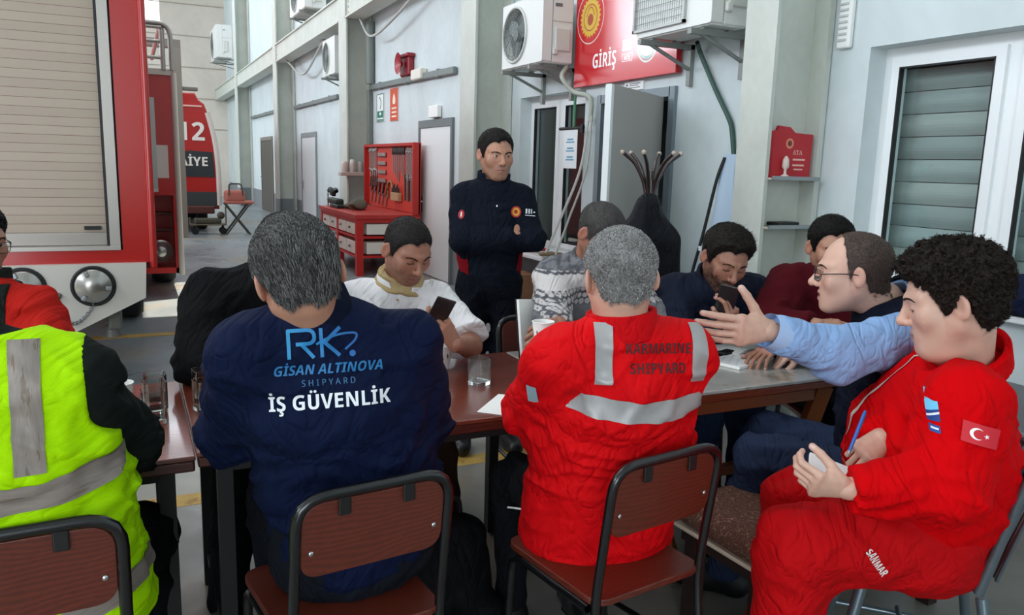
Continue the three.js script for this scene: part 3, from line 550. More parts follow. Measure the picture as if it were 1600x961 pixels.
{
  const t = thing('equipment_trolley', 'low metal trolley loaded with gear beside the distant van', 'trolley', [1.5, 0, -16.95]); t.scale.setScalar(0.62);
  part('deck', [rbox(1.1, 0.05, 0.5, -0.2, 0.32, 0, 0.015), bar([-0.75, 0.35, 0.2], [-0.75, 0.55, 0.2], 0.02), bar([0.33, 0.35, 0.2], [0.33, 0.9, 0.2], 0.025)], M(0x6b6350, 0.5, { metalness: 0.3 }), t);
  part('load', [rbox(0.8, 0.16, 0.4, -0.2, 0.43, 0, 0.05), move(new THREE.SphereGeometry(0.12, 14, 10), 0.2, 0.6, 0)], M(0x4f4a3c, 0.8), t);
  for (const [x, z] of [[-0.6, 0.18], [0.25, 0.18], [-0.6, -0.18], [0.25, -0.18]]) part('wheel', [move(new THREE.CylinderGeometry(0.11, 0.11, 0.06, 18), x, 0.11, z, PI / 2, 0, 0), bar([x, 0.12, z], [x, 0.3, z], 0.02)], mat.rubber, t);
}
{
  const t = thing('stretcher', 'folded orange and grey stretcher leaning by the far column', 'stretcher', [1.93, 0, -16.9]); t.scale.setScalar(0.78);
  part('mattress', [rbox(0.5, 0.3, 0.4, -0.05, 0.98, 0, 0.08), rbox(0.7, 0.08, 0.4, 0.05, 0.82, 0, 0.03)], M(0xc0705f, 0.7), t);
  part('frame', [bar([-0.3, 0, 0.2], [0.3, 0.8, 0.2], 0.025), bar([0.3, 0, 0.2], [-0.3, 0.8, 0.2], 0.025), bar([-0.3, 0, -0.2], [0.3, 0.8, -0.2], 0.025), bar([0.3, 0, -0.2], [-0.3, 0.8, -0.2], 0.025), bentTube([[-0.2, 1.0, 0.2], [-0.2, 1.3, 0.2], [0.1, 1.3, 0.2], [0.14, 1.0, 0.2]], 0.02, 0.08)], M(0x55564f, 0.5, { metalness: 0.4 }), t);
}
// ------------------------------------------------------------------ workbench and tool board
{
  const t = thing('workbench', 'red steel workbench with white drawers below the tool board', 'workbench', [3.1, 0, -11.45]);
  const X0 = -0.42, X1 = 0.44, Z0 = -1.1, Z1 = 1.1, r = mat.redBench;
  part('bench_top', [rbox(X1 - X0 + 0.04, 0.06, Z1 - Z0 + 0.04, 0.01, 0.79, 0, 0.01)], M(0xb9332c, 0.4), t);
  part('frame', [[X0, Z0], [X0, Z1 - 0.09], [X1 - 0.09, Z0], [X1 - 0.09, Z1 - 0.09], [X0, -0.05]].map(([x, z]) => slab(x, 0, z, x + 0.09, 0.76, z + 0.09)).concat([slab(X0 + 0.004, 0.5, Z0 + 0.004, X1 - 0.004, 0.53, Z1 - 0.004), slab(X0 + 0.004, 0.24, Z0 + 0.004, X1 - 0.004, 0.27, Z1 - 0.004), slab(X0 + 0.004, 0.71, Z0 + 0.004, X0 + 0.04, 0.758, Z1 - 0.004), slab(X0 + 0.05, 0.71, Z1 - 0.04, X1 - 0.004, 0.758, Z1 - 0.004)]), r, t);
  for (const [y0, y1] of [[0.545, 0.7], [0.285, 0.45]]) {
    for (let k = 0; k < 4; k++) {
      if (y0 < 0.5 && k === 0) continue;
      const z = Z0 + 0.12 + k * 0.5, d = part('drawer', rbox(0.6, y1 - y0, 0.44, X0 + 0.31, (y0 + y1) / 2, z + 0.22, 0.006), mat.cream, t);
      part('knob', move(lathe([[0, 0.03], [0.018, 0.028], [0.02, 0.012], [0.01, 0], [0, 0]], 12), X0 + 0.005, (y0 + y1) / 2 + 0.01, z + 0.22, 0, 0, PI / 2), mat.greyMetal, d);
    }
    part('end_drawer', rbox(0.62, y1 - y0 - 0.01, 0.05, 0.03, (y0 + y1) / 2, Z1 - 0.045, 0.006), mat.cream, t);
  }
  const b = thing('tool_board', 'red pegboard hung with rows of hand tools above the workbench', 'tool board', [3.53, 0.825, -11.55]);
  part('panel', rbox(0.03, 0.95, 2.5, 0, 0.475, 0, 0.006), M(0xcf3d2b, 0.45), b);
  part('board_edge', [slab(-0.09, 0, 1.2, 0.02, 0.96, 1.25), slab(-0.09, 0, -1.25, 0.02, 0.96, -1.22), slab(-0.088, 0.92, -1.22, 0.018, 0.958, 1.2)], M(0xb8271f, 0.45), b);
  // tools: local z runs from -1.2 (left in view) to 1.2 (right)
  const steel = M(0xa9a6a0, 0.35, { metalness: 0.8 }), dark = M(0x3c3330, 0.5), handle = M(0x5b2a22, 0.5), brass = M(0x9a7b4a, 0.4, { metalness: 0.5 });
  const tool = (name, label, group, z, y, build) => { const o = thing(name, label, 'tool', [3.5, 0.825 + y, -11.55 + z], 0, group); build(o); return o; };
  const spanner = (L) => (o) => part('spanner_body', [rbox(0.012, L, 0.028, 0, 0, 0, 0.004), move(new THREE.TorusGeometry(0.028, 0.011, 6, 14), 0, L / 2 + 0.02, 0, 0, PI / 2, 0), move(new THREE.TorusGeometry(0.024, 0.01, 6, 14, 4.4), 0, -L / 2 - 0.018, 0, 0, PI / 2, 0)], steel, o);
  const driver = (L) => (o) => { part('shaft', bar([0, -L, 0], [0, 0, 0], 0.009, 0.009, 6), steel, o); part('grip', move(lathe([[0, 0], [0.02, 0.005], [0.024, 0.05], [0.018, 0.1], [0, 0.11]], 10), 0, 0, 0), dark, o); };
  const pliers = (o) => { part('jaws', [rbox(0.02, 0.09, 0.035, 0, 0.06, 0, 0.008)], steel, o); part('grip', [bar([0, 0.02, 0.008], [0, -0.14, 0.04], 0.011), bar([0, 0.02, -0.008], [0, -0.14, -0.04], 0.011)], handle, o); };
  const chisel = (o) => { part('blade', move(rbox(0.014, 0.2, 0.03, 0, 0, 0, 0.004), 0, -0.1, 0, 0.45, 0, 0), steel, o); part('grip', move(rbox(0.03, 0.24, 0.045, 0, 0.1, 0, 0.012), 0, -0.02, 0, 0.45, 0, 0), dark, o); };
  const ord = (k) => ['leftmost', 'second from left', 'third from left', 'fourth from left', 'fifth from left', 'sixth from left', 'seventh from left'][k];
  for (let k = 0; k < 6; k++) tool('spanner', ord(k) + ' long spanner in the left top row of the tool board', 'spanners at the left top of the tool board', -1.12 + k * 0.075, 0.72, spanner(0.26 + 0.02 * (k % 3)));
  for (let k = 0; k < 7; k++) tool('screwdriver', ord(k) + ' screwdriver in the middle top row of the tool board', 'screwdrivers on the tool board', 0.15 + k * 0.085, 0.8, driver(0.24 + 0.05 * ((k * 5) % 4)));
  for (let k = 0; k < 7; k++) tool('spanner', ord(k) + ' shiny spanner in the right top row of the tool board', 'shiny spanners at the right top of the tool board', 0.78 + k * 0.06, 0.66, spanner(0.34 + 0.02 * (k % 2)));
  for (let k = 0; k < 5; k++) tool('chisel', ord(k) + ' slanting dark handled file at the tool board\'s lower left', 'files at the lower left of the tool board', -1.0 + k * 0.2, 0.26 - 0.012 * k, chisel);
  for (let k = 0; k < 4; k++) tool('pliers', ord(k) + ' pliers in the left middle cluster of the tool board', 'pliers on the tool board', -1.05 + k * 0.11, 0.44 + 0.02 * (k % 2), pliers);
  for (let k = 0; k < 5; k++) tool('long_punch', ord(k) + ' long thin punch at the lower right of the tool board', 'punches on the tool board', 0.72 + k * 0.09, 0.36, (o) => part('rod', [bar([0, -0.2, 0], [0, 0.12, 0], 0.01, 0.014, 8), rbox(0.024, 0.05, 0.026, 0, 0.14, 0, 0.008)], k % 2 ? steel : dark, o));
  for (let k = 0; k < 4; k++) tool('tool_rack', ['topmost', 'second', 'third', 'lowest'][k] + ' short rack of sockets in the left half of the tool board', 'socket racks', -0.42, 0.78 - 0.13 * k, (o) => { part('rack_bar', slab(-0.01, -0.012, -0.2, 0.012, 0.0, 0.2), handle, o); part('socket', [0, 1, 2, 3, 4, 5].map((i) => move(new THREE.CylinderGeometry(0.018, 0.018, 0.05, 10), -0.004, 0.025, -0.17 + i * 0.068)), steel, o).userData.kind = 'stuff'; });
  tool('drill_case', 'small case of drills on the centre of the tool board', undefined, 0.36, 0.2, (o) => { part('tray', rbox(0.06, 0.12, 0.36, -0.02, 0, 0, 0.01), M(0xb79a72, 0.6), o); part('drill', [0, 1, 2, 3, 4, 5, 6].map((i) => bar([-0.03, 0.05, -0.15 + i * 0.05], [-0.03, 0.13 + 0.03 * (i % 3), -0.15 + i * 0.05 + 0.01], 0.012, 0.008, 8)), dark, o); });
  tool('adjustable_clamp', 'round brass coloured clamp hanging at the centre of the tool board', undefined, 0.0, 0.3, (o) => part('clamp_body', [move(new THREE.TorusGeometry(0.11, 0.016, 8, 20, 3.6), 0, 0, 0, 0, PI / 2, 0), bar([0, -0.02, -0.11], [0, -0.14, -0.11], 0.014)], brass, o));
  // bench vise
  const v = thing('bench_vise', 'dark green bench vise bolted to the far corner of the workbench', 'vise', [2.82, 0.82, -12.2]);
  const vm = M(0x2c3a34, 0.45, { metalness: 0.3 });
  part('vise_body', [rbox(0.16, 0.05, 0.5, 0, 0.03, 0.25, 0.015), rbox(0.12, 0.09, 0.62, 0, 0.09, 0.05, 0.03)], vm, v);
  part('jaw', [move(new THREE.TorusGeometry(0.12, 0.035, 8, 16, 2.0), 0, 0.14, 0.05, 0, PI / 2, 0.2)], vm, v); part('jaw', [move(new THREE.TorusGeometry(0.12, 0.035, 8, 16, 2.0), 0, 0.14, -0.28, 0, PI / 2, 0.8)], vm, v);
  part('screw_handle', [bar([0, 0.09, -0.3], [0, 0.09, -0.46], 0.02), bar([0, -0.04, -0.45], [0, 0.2, -0.45], 0.012)], mat.zinc, v);
  solo('rag_heap', 'small heap of oily rags and parts on the workbench by the tool board', 'rags', [0, 1, 2, 3, 4].map((k) => move(new THREE.IcosahedronGeometry(0.075, 2).scale(1.2, 0.6, 1.4), -0.05 + 0.05 * (k % 3), 0.04 + 0.012 * k, -0.2 + 0.1 * k, k, k * 2, 0)), M(0x5c5a4c, 0.8), [2.98, 0.82, -11.5]);
}
// ------------------------------------------------------------------ coat stand with a jacket
{
  const t = thing('coat_stand', 'dark wooden coat stand with curved hooks in front of the open door', 'coat stand', [2.73, 0, -3.86]);
  const w = MP(0x2a1713, 0.3, { clearcoat: 0.5 });
  part('pole', [...[0, 1, 2].map((k) => tube([[0.018 * cos(k * 2.1), 0.3, 0.018 * sin(k * 2.1)], [0.02 * cos(k * 2.1 + 1), 0.9, 0.02 * sin(k * 2.1 + 1)], [0.018 * cos(k * 2.1 + 2), 1.45, 0.018 * sin(k * 2.1 + 2)]], 0.018, 16, 8)), bar([0, 1.2, 0], [0, 1.5, 0], 0.022, 0.016)], w, t);
  for (let k = 0; k < 6; k++) { const a = k * PI / 3 + 0.35, c = cos(a), s = sin(a), h = part('hook', tube([[0.02 * c, 1.25, 0.02 * s], [0.03 * c, 1.4, 0.03 * s], [0.09 * c, 1.53, 0.09 * s], [0.17 * c, 1.6, 0.17 * s]], 0.011, 16, 8), w, t); part('tip', move(new THREE.SphereGeometry(0.014, 10, 8), 0.172 * c, 1.601, 0.172 * s), M(0xb9a99a, 0.4), h); }
  for (let k = 0; k < 4; k++) { const a = k * PI / 2 + 0.7; part('foot', tube([[0, 0.4, 0], [0.1 * cos(a), 0.2, 0.1 * sin(a)], [0.24 * cos(a), 0.015, 0.24 * sin(a)]], 0.015, 14, 8), w, t); }
  for (const a of [2.4, 5.2]) part('lower_hook', tube([[0, 1.1, 0], [0.1 * cos(a), 1.14, 0.1 * sin(a)], [0.13 * cos(a), 1.2, 0.13 * sin(a)]], 0.01, 12, 8), w, t);
}
// ------------------------------------------------------------------ tables
const tableTop = MP(0x843f2e, 0.32, { map: rep(woodTex, 0.8, 2), clearcoat: 0.9, clearcoatRoughness: 0.09 });
const tableEdge = MP(0x5c2418, 0.4, { map: rep(woodTex, 0.8, 3), clearcoat: 0.3 });
function table(label, x0, x1, top, topMat, edgeMat, trestle) {
  const w = x1 - x0, t = thing('meeting_table', label, 'table', [(x0 + x1) / 2, 0, -2.485]), D = 0.77;
  part('tabletop', rbox(w, 0.014, D, 0, top - 0.007, 0, 0.004), topMat, t);
  part('edge_band', rbox(w - 0.004, 0.03, D - 0.004, 0, top - 0.029, 0, 0.006), edgeMat, t);
  if (!trestle) {
    for (const sx of [-1, 1]) for (const sz of [-1, 1]) part('leg', slab(sx * (w / 2 - 0.07) - 0.02, 0, sz * (D / 2 - 0.05) - 0.02, sx * (w / 2 - 0.07) + 0.02, top - 0.045, sz * (D / 2 - 0.05) + 0.02), mat.black, t);
    for (const q of [-1, 1]) part('apron', slab(-w / 2 + 0.07, top - 0.075, q * (D / 2 - 0.05) - 0.01, w / 2 - 0.07, top - 0.045, q * (D / 2 - 0.05) + 0.01), mat.black, t);
    for (const q of [-1, 1]) part('foot_rail', slab(q * (w / 2 - 0.07) - 0.01, 0.1, -D / 2 + 0.05, q * (w / 2 - 0.07) + 0.01, 0.13, D / 2 - 0.05), mat.black, t);
  } else {
    const wm = M(0x9a5523, 0.5, { map: rep(woodTex, 1, 4) });
    for (const sx of [-1, 1]) for (const sz of [-1, 1]) { const a = [sx * (w / 2 - 0.12), top - 0.045, sz * 0.34], b = [sx * (w / 2 - 0.12) + (sx < 0 ? 0.34 : -0.1), 0, sz * 0.2], g = new THREE.BoxGeometry(0.045, 1, 0.06); const A = V(...a), B = V(...b), d = B.clone().sub(A); g.scale(1, d.length(), 1); g.applyQuaternion(new THREE.Quaternion().setFromUnitVectors(V(0, 1, 0), d.clone().normalize())); const m = A.add(B).multiplyScalar(0.5); g.translate(m.x, m.y, m.z); part('leg', g, wm, t); }
    part('apron', [slab(-w / 2 + 0.08, top - 0.1, D / 2 - 0.07, w / 2 - 0.08, top - 0.045, D / 2 - 0.045), slab(-w / 2 + 0.08, top - 0.1, -D / 2 + 0.045, w / 2 - 0.08, top - 0.045, -D / 2 + 0.07), slab(-w / 2 + 0.2, 0.24, -0.02, w / 2 - 0.2, 0.28, 0.02)], M(0x7c3d1c, 0.5), t);
  }
  return t;
}
table('brown glossy meeting table at the left with three glass tumblers on it', -1.12, 0.119, 0.742, tableTop, tableEdge);
table('brown glossy meeting table in the middle between the navy and red men', 0.122, 1.358, 0.75, tableTop, tableEdge);
const paleTop = MP(0xb9b5ad, 0.35, { map: rep(scuffTex, 1.2), clearcoat: 0.7, clearcoatRoughness: 0.12 });
table('pale speckled table with orange wooden trestle legs at the right', 1.362, 2.5, 0.75, paleTop, M(0x7c3418, 0.45, { map: rep(woodTex, 0.8, 3) }), true);
// ------------------------------------------------------------------ chairs
const plyMat = MP(0x6b2c1c, 0.42, { map: rep(woodTex, 1.2, 3), clearcoat: 0.35, clearcoatRoughness: 0.3 });
function classroomChair(label, pos, turn) {                // sitter faces -z at turn = 0; base at the seat's middle
  const t = thing('classroom_chair', label, 'chair', pos, turn, 'brown plywood chairs round the tables'), w = 0.185, r = 0.0125;
  part('back_frame', bentTube([[-w, 0, 0.24], [-w + 0.006, 0.43, 0.185], [-w + 0.006, 0.812, 0.235], [w - 0.006, 0.812, 0.235], [w - 0.006, 0.43, 0.185], [w, 0, 0.24]], r, 0.07, 10), mat.blackTube, t);
  for (const s of [-1, 1]) {
    part('front_leg', bentTube([[s * w, 0, -0.2], [s * w, 0.425, -0.17], [s * w, 0.425, 0.17]], r, 0.05, 8), mat.blackTube, t);
    part('side_stretcher', bar([s * w, 0.17, -0.19], [s * w, 0.2, 0.212], 0.009), mat.blackTube, t);
    for (const z of [-0.2, 0.24]) part('foot_cap', move(new THREE.CylinderGeometry(0.016, 0.017, 0.03, 10), s * w, 0.015, z), mat.rubber, t);
  }
  part('cross_bar', bar([-w, 0.185, 0.0], [w, 0.185, 0.0], 0.009), mat.blackTube, t); part('cross_bar', bar([-w, 0.42, -0.12], [w, 0.42, -0.12], 0.01), mat.blackTube, t);
  const sg = new THREE.Shape(); sg.moveTo(-0.19, -0.15); sg.quadraticCurveTo(-0.19, -0.2, -0.14, -0.2); sg.lineTo(0.14, -0.2); sg.quadraticCurveTo(0.19, -0.2, 0.19, -0.15); sg.lineTo(0.185, 0.16); sg.quadraticCurveTo(0.18, 0.2, 0.13, 0.2); sg.lineTo(-0.13, 0.2); sg.quadraticCurveTo(-0.18, 0.2, -0.185, 0.16);
  const g = extrude(sg, 0.012, 0.003); g.rotateX(PI / 2); g.translate(0, 0.452, 0);
  part('seat', g, plyMat, t);
  const bs = new THREE.Shape(); bs.moveTo(-0.165, 0.045); bs.quadraticCurveTo(-0.165, 0, -0.12, 0); bs.lineTo(0.12, 0); bs.quadraticCurveTo(0.165, 0, 0.165, 0.045); bs.lineTo(0.165, 0.12); bs.quadraticCurveTo(0.165, 0.17, 0.12, 0.175); bs.lineTo(-0.12, 0.175); bs.quadraticCurveTo(-0.165, 0.17, -0.165, 0.12);
  const bg = extrude(bs, 0.01, 0.002); bg.rotateX(0.13); bg.translate(0, 0.622, 0.2);
  const back = part('backrest', bg, plyMat, t);
  for (const [x, y] of [[-0.075, 0.772], [0.075, 0.772], [-0.145, 0.68], [0.145, 0.68]]) part('screw', move(new THREE.SphereGeometry(0.0065, 8, 6).scale(1, 1, 0.5), x, y, 0.214 + (y - 0.622) * 0.13), mat.chrome, back);
  for (const x of [-0.075, 0.075]) part('mount_tab', rbox(0.028, 0.05, 0.006, x, 0.785, 0.2377, 0.004), mat.blackTube, back);
  return t;
}
const chair0 = classroomChair('brown plywood chair with black tube frame under the hi-vis vest man', [-0.24, 0, -1.85], 0.06);
copyOf(chair0, [0.425, 0, -1.82], 0.12, 'brown plywood chair with black tube frame under the navy shipyard jacket');
copyOf(chair0, [1.135, 0, -1.73], 0.14, 'brown plywood chair with black tube frame under the red overalls man');
for (const [x, z, a, who] of [[-0.38, -3.12, PI, 'the red fleece person'], [0.42, -3.14, PI, 'the man in black'], [0.93, -3.16, PI + 0.1, 'the white polo shirt man'], [1.68, -3.02, PI, 'the patterned sweater man'], [2.3, -3.0, PI - 0.1, 'the bearded man'], [2.86, -2.5, PI + 1.2, 'the maroon sweater man']])
  copyOf(chair0, [x, 0, z], a, 'brown plywood chair behind the table under ' + who);
// spindle back chair with orange seat
{
  const t = thing('spindle_chair', 'grey spindle back chair with an orange seat at the right edge', 'chair', [1.93, 0, -1.36], Math.atan2(0.7, 0.71));
  const gm = MP(0x66757c, 0.3, { metalness: 0.5, clearcoat: 0.4 });
  const sg = new THREE.Shape(); sg.absellipse(0, 0, 0.215, 0.215, 0, 7); const g = extrude(sg, 0.022, 0.006, 28); g.rotateX(PI / 2); g.translate(0, 0.455, 0);
  part('seat', g, MP(0xc23a0e, 0.35, { clearcoat: 0.5 }), t);
  const crest = []; for (let k = 0; k <= 14; k++) { const a = lerp(-0.95, 0.95, k / 14); crest.push([0.235 * sin(a), 0, 0.05 + 0.235 * cos(a)]); }
  const sh = crest.map(([x, , z]) => V(x, 0.8, z)), cg = new THREE.TubeGeometry(new THREE.CatmullRomCurve3(sh), 30, 0.022, 10); cg.translate(0, -0.8, 0); cg.scale(1, 0.75, 1); cg.translate(0, 0.8, 0);
  part('crest_rail', cg, gm, t);
  for (const a of [-0.92, 0.92]) part('back_post', bar([0.17 * sin(a), 0.45, 0.04 + 0.15 * cos(a)], [0.235 * sin(a), 0.8, 0.05 + 0.235 * cos(a)], 0.014, 0.012), gm, t);
  for (const a of [-0.55, -0.3, -0.1, 0.1, 0.3, 0.55]) part('spindle', bar([0.09 * sin(a), 0.45, 0.19 + 0.0 * cos(a)], [0.235 * sin(a), 0.8, 0.05 + 0.235 * cos(a)], 0.006, 0.005, 6), gm, t);
  for (const [x, z] of [[-1, -1], [1, -1], [-1, 1], [1, 1]]) part('leg', bar([x * 0.22, 0, z * 0.22], [x * 0.14, 0.44, z * 0.14], 0.012, 0.016), gm, t);
  part('stretcher', [bar([-0.19, 0.18, -0.19], [-0.19, 0.18, 0.19], 0.009), bar([0.19, 0.18, -0.19], [0.19, 0.18, 0.19], 0.009), bar([-0.19, 0.2, 0], [0.19, 0.2, 0], 0.009)], gm, t);
}
// upholstered bench
{
  const pat = dataTex(512, 512, (u, v) => { const a = abs(tileNoise(u, v, 26, 3)), b = abs(tileNoise(u, v, 34, 8)), line = max(1 - sstep(0.0, 0.05, a), 1 - sstep(0, 0.045, b)), n = 0.5 + 0.5 * tileNoise(u, v, 60, 4), c = [0.30 + 0.12 * n, 0.18 + 0.07 * n, 0.14 + 0.05 * n]; return [lerp(c[0], 0.72, line * 0.8), lerp(c[1], 0.6, line * 0.8), lerp(c[2], 0.5, line * 0.8)]; });
  const t = thing('upholstered_bench', 'low bench with a brown and cream patterned cushion beside the red coverall knees', 'bench', [2.08, 0, -1.83], 0.06);
  part('cushion', (() => { const g = new RoundedBoxGeometry(0.98, 0.1, 0.4, 5, 0.045); const p = g.attributes.position; for (let i = 0; i < p.count; i++) p.setY(i, p.getY(i) + 0.012 * noise(p.getX(i) * 5, 0, p.getZ(i) * 6)); g.computeVertexNormals(); g.translate(0, 0.395, 0); return metreUV(g); })(), M(0xffffff, 0.85, { map: rep(pat, 2.6), bumpMap: rep(clothBump, 10), bumpScale: 0.001 }), t);
  part('lining', rbox(0.97, 0.014, 0.4, 0, 0.342, 0.004, 0.005), M(0xcbb9a4, 0.8), t);
  part('frame', [slab(-0.46, 0.29, -0.18, 0.46, 0.335, 0.18), slab(-0.45, 0, -0.17, -0.4, 0.29, -0.12), slab(0.4, 0, -0.17, 0.45, 0.29, -0.12), slab(-0.45, 0, 0.12, -0.4, 0.29, 0.17), slab(0.4, 0, 0.12, 0.45, 0.29, 0.17)], M(0x2a1a14, 0.6), t);
}
// ------------------------------------------------------------------ implicit surfaces for figures and clothes
const va = (a, b, s = 1) => [a[0] + b[0] * s, a[1] + b[1] * s, a[2] + b[2] * s];
const vs = (a, b) => [a[0] - b[0], a[1] - b[1], a[2] - b[2]];
const vd = (a, b) => a[0] * b[0] + a[1] * b[1] + a[2] * b[2];
const vx = (a, b) => [a[1] * b[2] - a[2] * b[1], a[2] * b[0] - a[0] * b[2], a[0] * b[1] - a[1] * b[0]];
const vlen = (a) => hypot(a[0], a[1], a[2]);
const vn = (a) => { const l = vlen(a) || 1; return [a[0] / l, a[1] / l, a[2] / l]; };
const vl = (a, b, t) => [lerp(a[0], b[0], t), lerp(a[1], b[1], t), lerp(a[2], b[2], t)];
const smin = (a, b, k) => { const h = max(k - abs(a - b), 0) / k; return min(a, b) - h * h * k * 0.25; };
const smax = (a, b, k) => -smin(-a, -b, k);
function cone(a, b, ra, rb) {                          // tapered capsule
  const [ax, ay, az] = a, dx = b[0] - ax, dy = b[1] - ay, dz = b[2] - az, L = dx * dx + dy * dy + dz * dz || 1e-9;
  return (x, y, z) => { const px = x - ax, py = y - ay, pz = z - az; let t = (px * dx + py * dy + pz * dz) / L; t = t < 0 ? 0 : t > 1 ? 1 : t; const qx = px - dx * t, qy = py - dy * t, qz = pz - dz * t; return sqrt(qx * qx + qy * qy + qz * qz) - (ra + (rb - ra) * t); };
}
function etube(A, B, u, r0, r1, cap = 1) {             // tube of elliptical section (half width along u, half depth)
  const L = vlen(vs(B, A)), w = vn(vs(B, A)); u = vn(va(u, w, -vd(u, w))); const v = vx(w, u);
  return (x, y, z) => {
    const px = x - A[0], py = y - A[1], pz = z - A[2], s = px * w[0] + py * w[1] + pz * w[2]; let t = s / L; t = t < 0 ? 0 : t > 1 ? 1 : t;
    const a = r0[0] + (r1[0] - r0[0]) * t, b = r0[1] + (r1[1] - r0[1]) * t, m = a < b ? a : b;
    const X = (px * u[0] + py * u[1] + pz * u[2]) / a, Y = (px * v[0] + py * v[1] + pz * v[2]) / b, Z = (s - t * L) / (m * cap);
    return (sqrt(X * X + Y * Y + Z * Z) - 1) * m;
  };
}
function union(list, k) { return (x, y, z) => { let d = list[0](x, y, z); for (let i = 1; i < list.length; i++) d = smin(d, list[i](x, y, z), k); return d; }; }
// naive surface nets on a sparse grid
function nets(f, lo, hi, h, colour) {
  const nx = Math.ceil((hi[0] - lo[0]) / h) + 2, ny = Math.ceil((hi[1] - lo[1]) / h) + 2, nz = Math.ceil((hi[2] - lo[2]) / h) + 2;
  const F = new Float32Array(nx * ny * nz), sx = 1, sy = nx, sz = nx * ny, B = 6, R = h * B * 0.866 * 1.25;
  for (let bz = 0; bz < nz; bz += B) for (let by = 0; by < ny; by += B) for (let bx = 0; bx < nx; bx += B) {
    const ex = min(bx + B, nx), ey = min(by + B, ny), ez = min(bz + B, nz);
    const c = f(lo[0] + (bx + B / 2 - 0.5) * h, lo[1] + (by + B / 2 - 0.5) * h, lo[2] + (bz + B / 2 - 0.5) * h), skip = abs(c) > R;
    for (let k = bz; k < ez; k++) for (let j = by; j < ey; j++) { let o = k * sz + j * sy + bx; for (let i = bx; i < ex; i++, o++) F[o] = skip ? c : f(lo[0] + i * h, lo[1] + j * h, lo[2] + k * h); }
  }
  const id = new Int32Array(F.length).fill(-1), pos = [], off = [0, sx, sy, sx + sy, sz, sx + sz, sy + sz, sx + sy + sz];
  const E = [[0, 1], [2, 3], [4, 5], [6, 7], [0, 2], [1, 3], [4, 6], [5, 7], [0, 4], [1, 5], [2, 6], [3, 7]];
  for (let k = 0; k < nz - 1; k++) for (let j = 0; j < ny - 1; j++) for (let i = 0; i < nx - 1; i++) {
    const o = k * sz + j * sy + i; let m = 0; for (let q = 0; q < 8; q++) if (F[o + off[q]] < 0) m |= 1 << q;
    if (m === 0 || m === 255) continue;
    let X = 0, Y = 0, Z = 0, n = 0;
    for (const [a, b] of E) { if (((m >> a) & 1) === ((m >> b) & 1)) continue; const fa = F[o + off[a]], fb = F[o + off[b]], t = fa / (fa - fb); X += (a & 1) + (((b & 1) - (a & 1)) * t); Y += ((a >> 1) & 1) + ((((b >> 1) & 1) - ((a >> 1) & 1)) * t); Z += (a >> 2) + (((b >> 2) - (a >> 2)) * t); n++; }
    id[o] = pos.length / 3; pos.push(lo[0] + (i + X / n) * h, lo[1] + (j + Y / n) * h, lo[2] + (k + Z / n) * h);
  }
  const idx = [], quad = (a, b, c, d, flip) => { if (a < 0 || b < 0 || c < 0 || d < 0) return; if (flip) idx.push(a, c, b, a, d, c); else idx.push(a, b, c, a, c, d); };
  for (let k = 1; k < nz - 1; k++) for (let j = 1; j < ny - 1; j++) for (let i = 1; i < nx - 1; i++) {
    const o = k * sz + j * sy + i, s0 = F[o] < 0;
    if (s0 !== (F[o + sx] < 0)) quad(id[o], id[o - sy], id[o - sy - sz], id[o - sz], s0);
    if (s0 !== (F[o + sy] < 0)) quad(id[o], id[o - sz], id[o - sz - sx], id[o - sx], s0);
    if (s0 !== (F[o + sz] < 0)) quad(id[o], id[o - sx], id[o - sx - sy], id[o - sy], s0);
  }
  const g = new THREE.BufferGeometry(), P = new Float32Array(pos);
  g.setAttribute('position', new THREE.BufferAttribute(P, 3)); g.setIndex(idx); g.computeVertexNormals();
  const uv = new Float32Array(P.length / 3 * 2); for (let i = 0; i < P.length / 3; i++) { uv[2 * i] = P[3 * i] + P[3 * i + 2] * 0.8; uv[2 * i + 1] = P[3 * i + 1] + P[3 * i + 2] * 0.25; }
  g.setAttribute('uv', new THREE.BufferAttribute(uv, 2));
  if (colour) { const C = new Float32Array(P.length); for (let i = 0; i < P.length; i += 3) { const c = colour(P[i], P[i + 1], P[i + 2]); C[i] = c[0]; C[i + 1] = c[1]; C[i + 2] = c[2]; } g.setAttribute('color', new THREE.BufferAttribute(C, 3)); }
  return g;
}
function boundsOf(pts, pad) { const lo = [9, 9, 9], hi = [-9, -9, -9]; lo.fill(99); hi.fill(-99); for (const p of pts) for (let k = 0; k < 3; k++) { lo[k] = min(lo[k], p[k] - pad); hi[k] = max(hi[k], p[k] + pad); } return [lo, hi]; }
const lin = (hex) => { const c = new THREE.Color(hex); return [c.r, c.g, c.b]; };
const mixc = (a, b, t) => [a[0] + (b[0] - a[0]) * t, a[1] + (b[1] - a[1]) * t, a[2] + (b[2] - a[2]) * t];
const mulc = (a, k) => [a[0] * k, a[1] * k, a[2] * k];
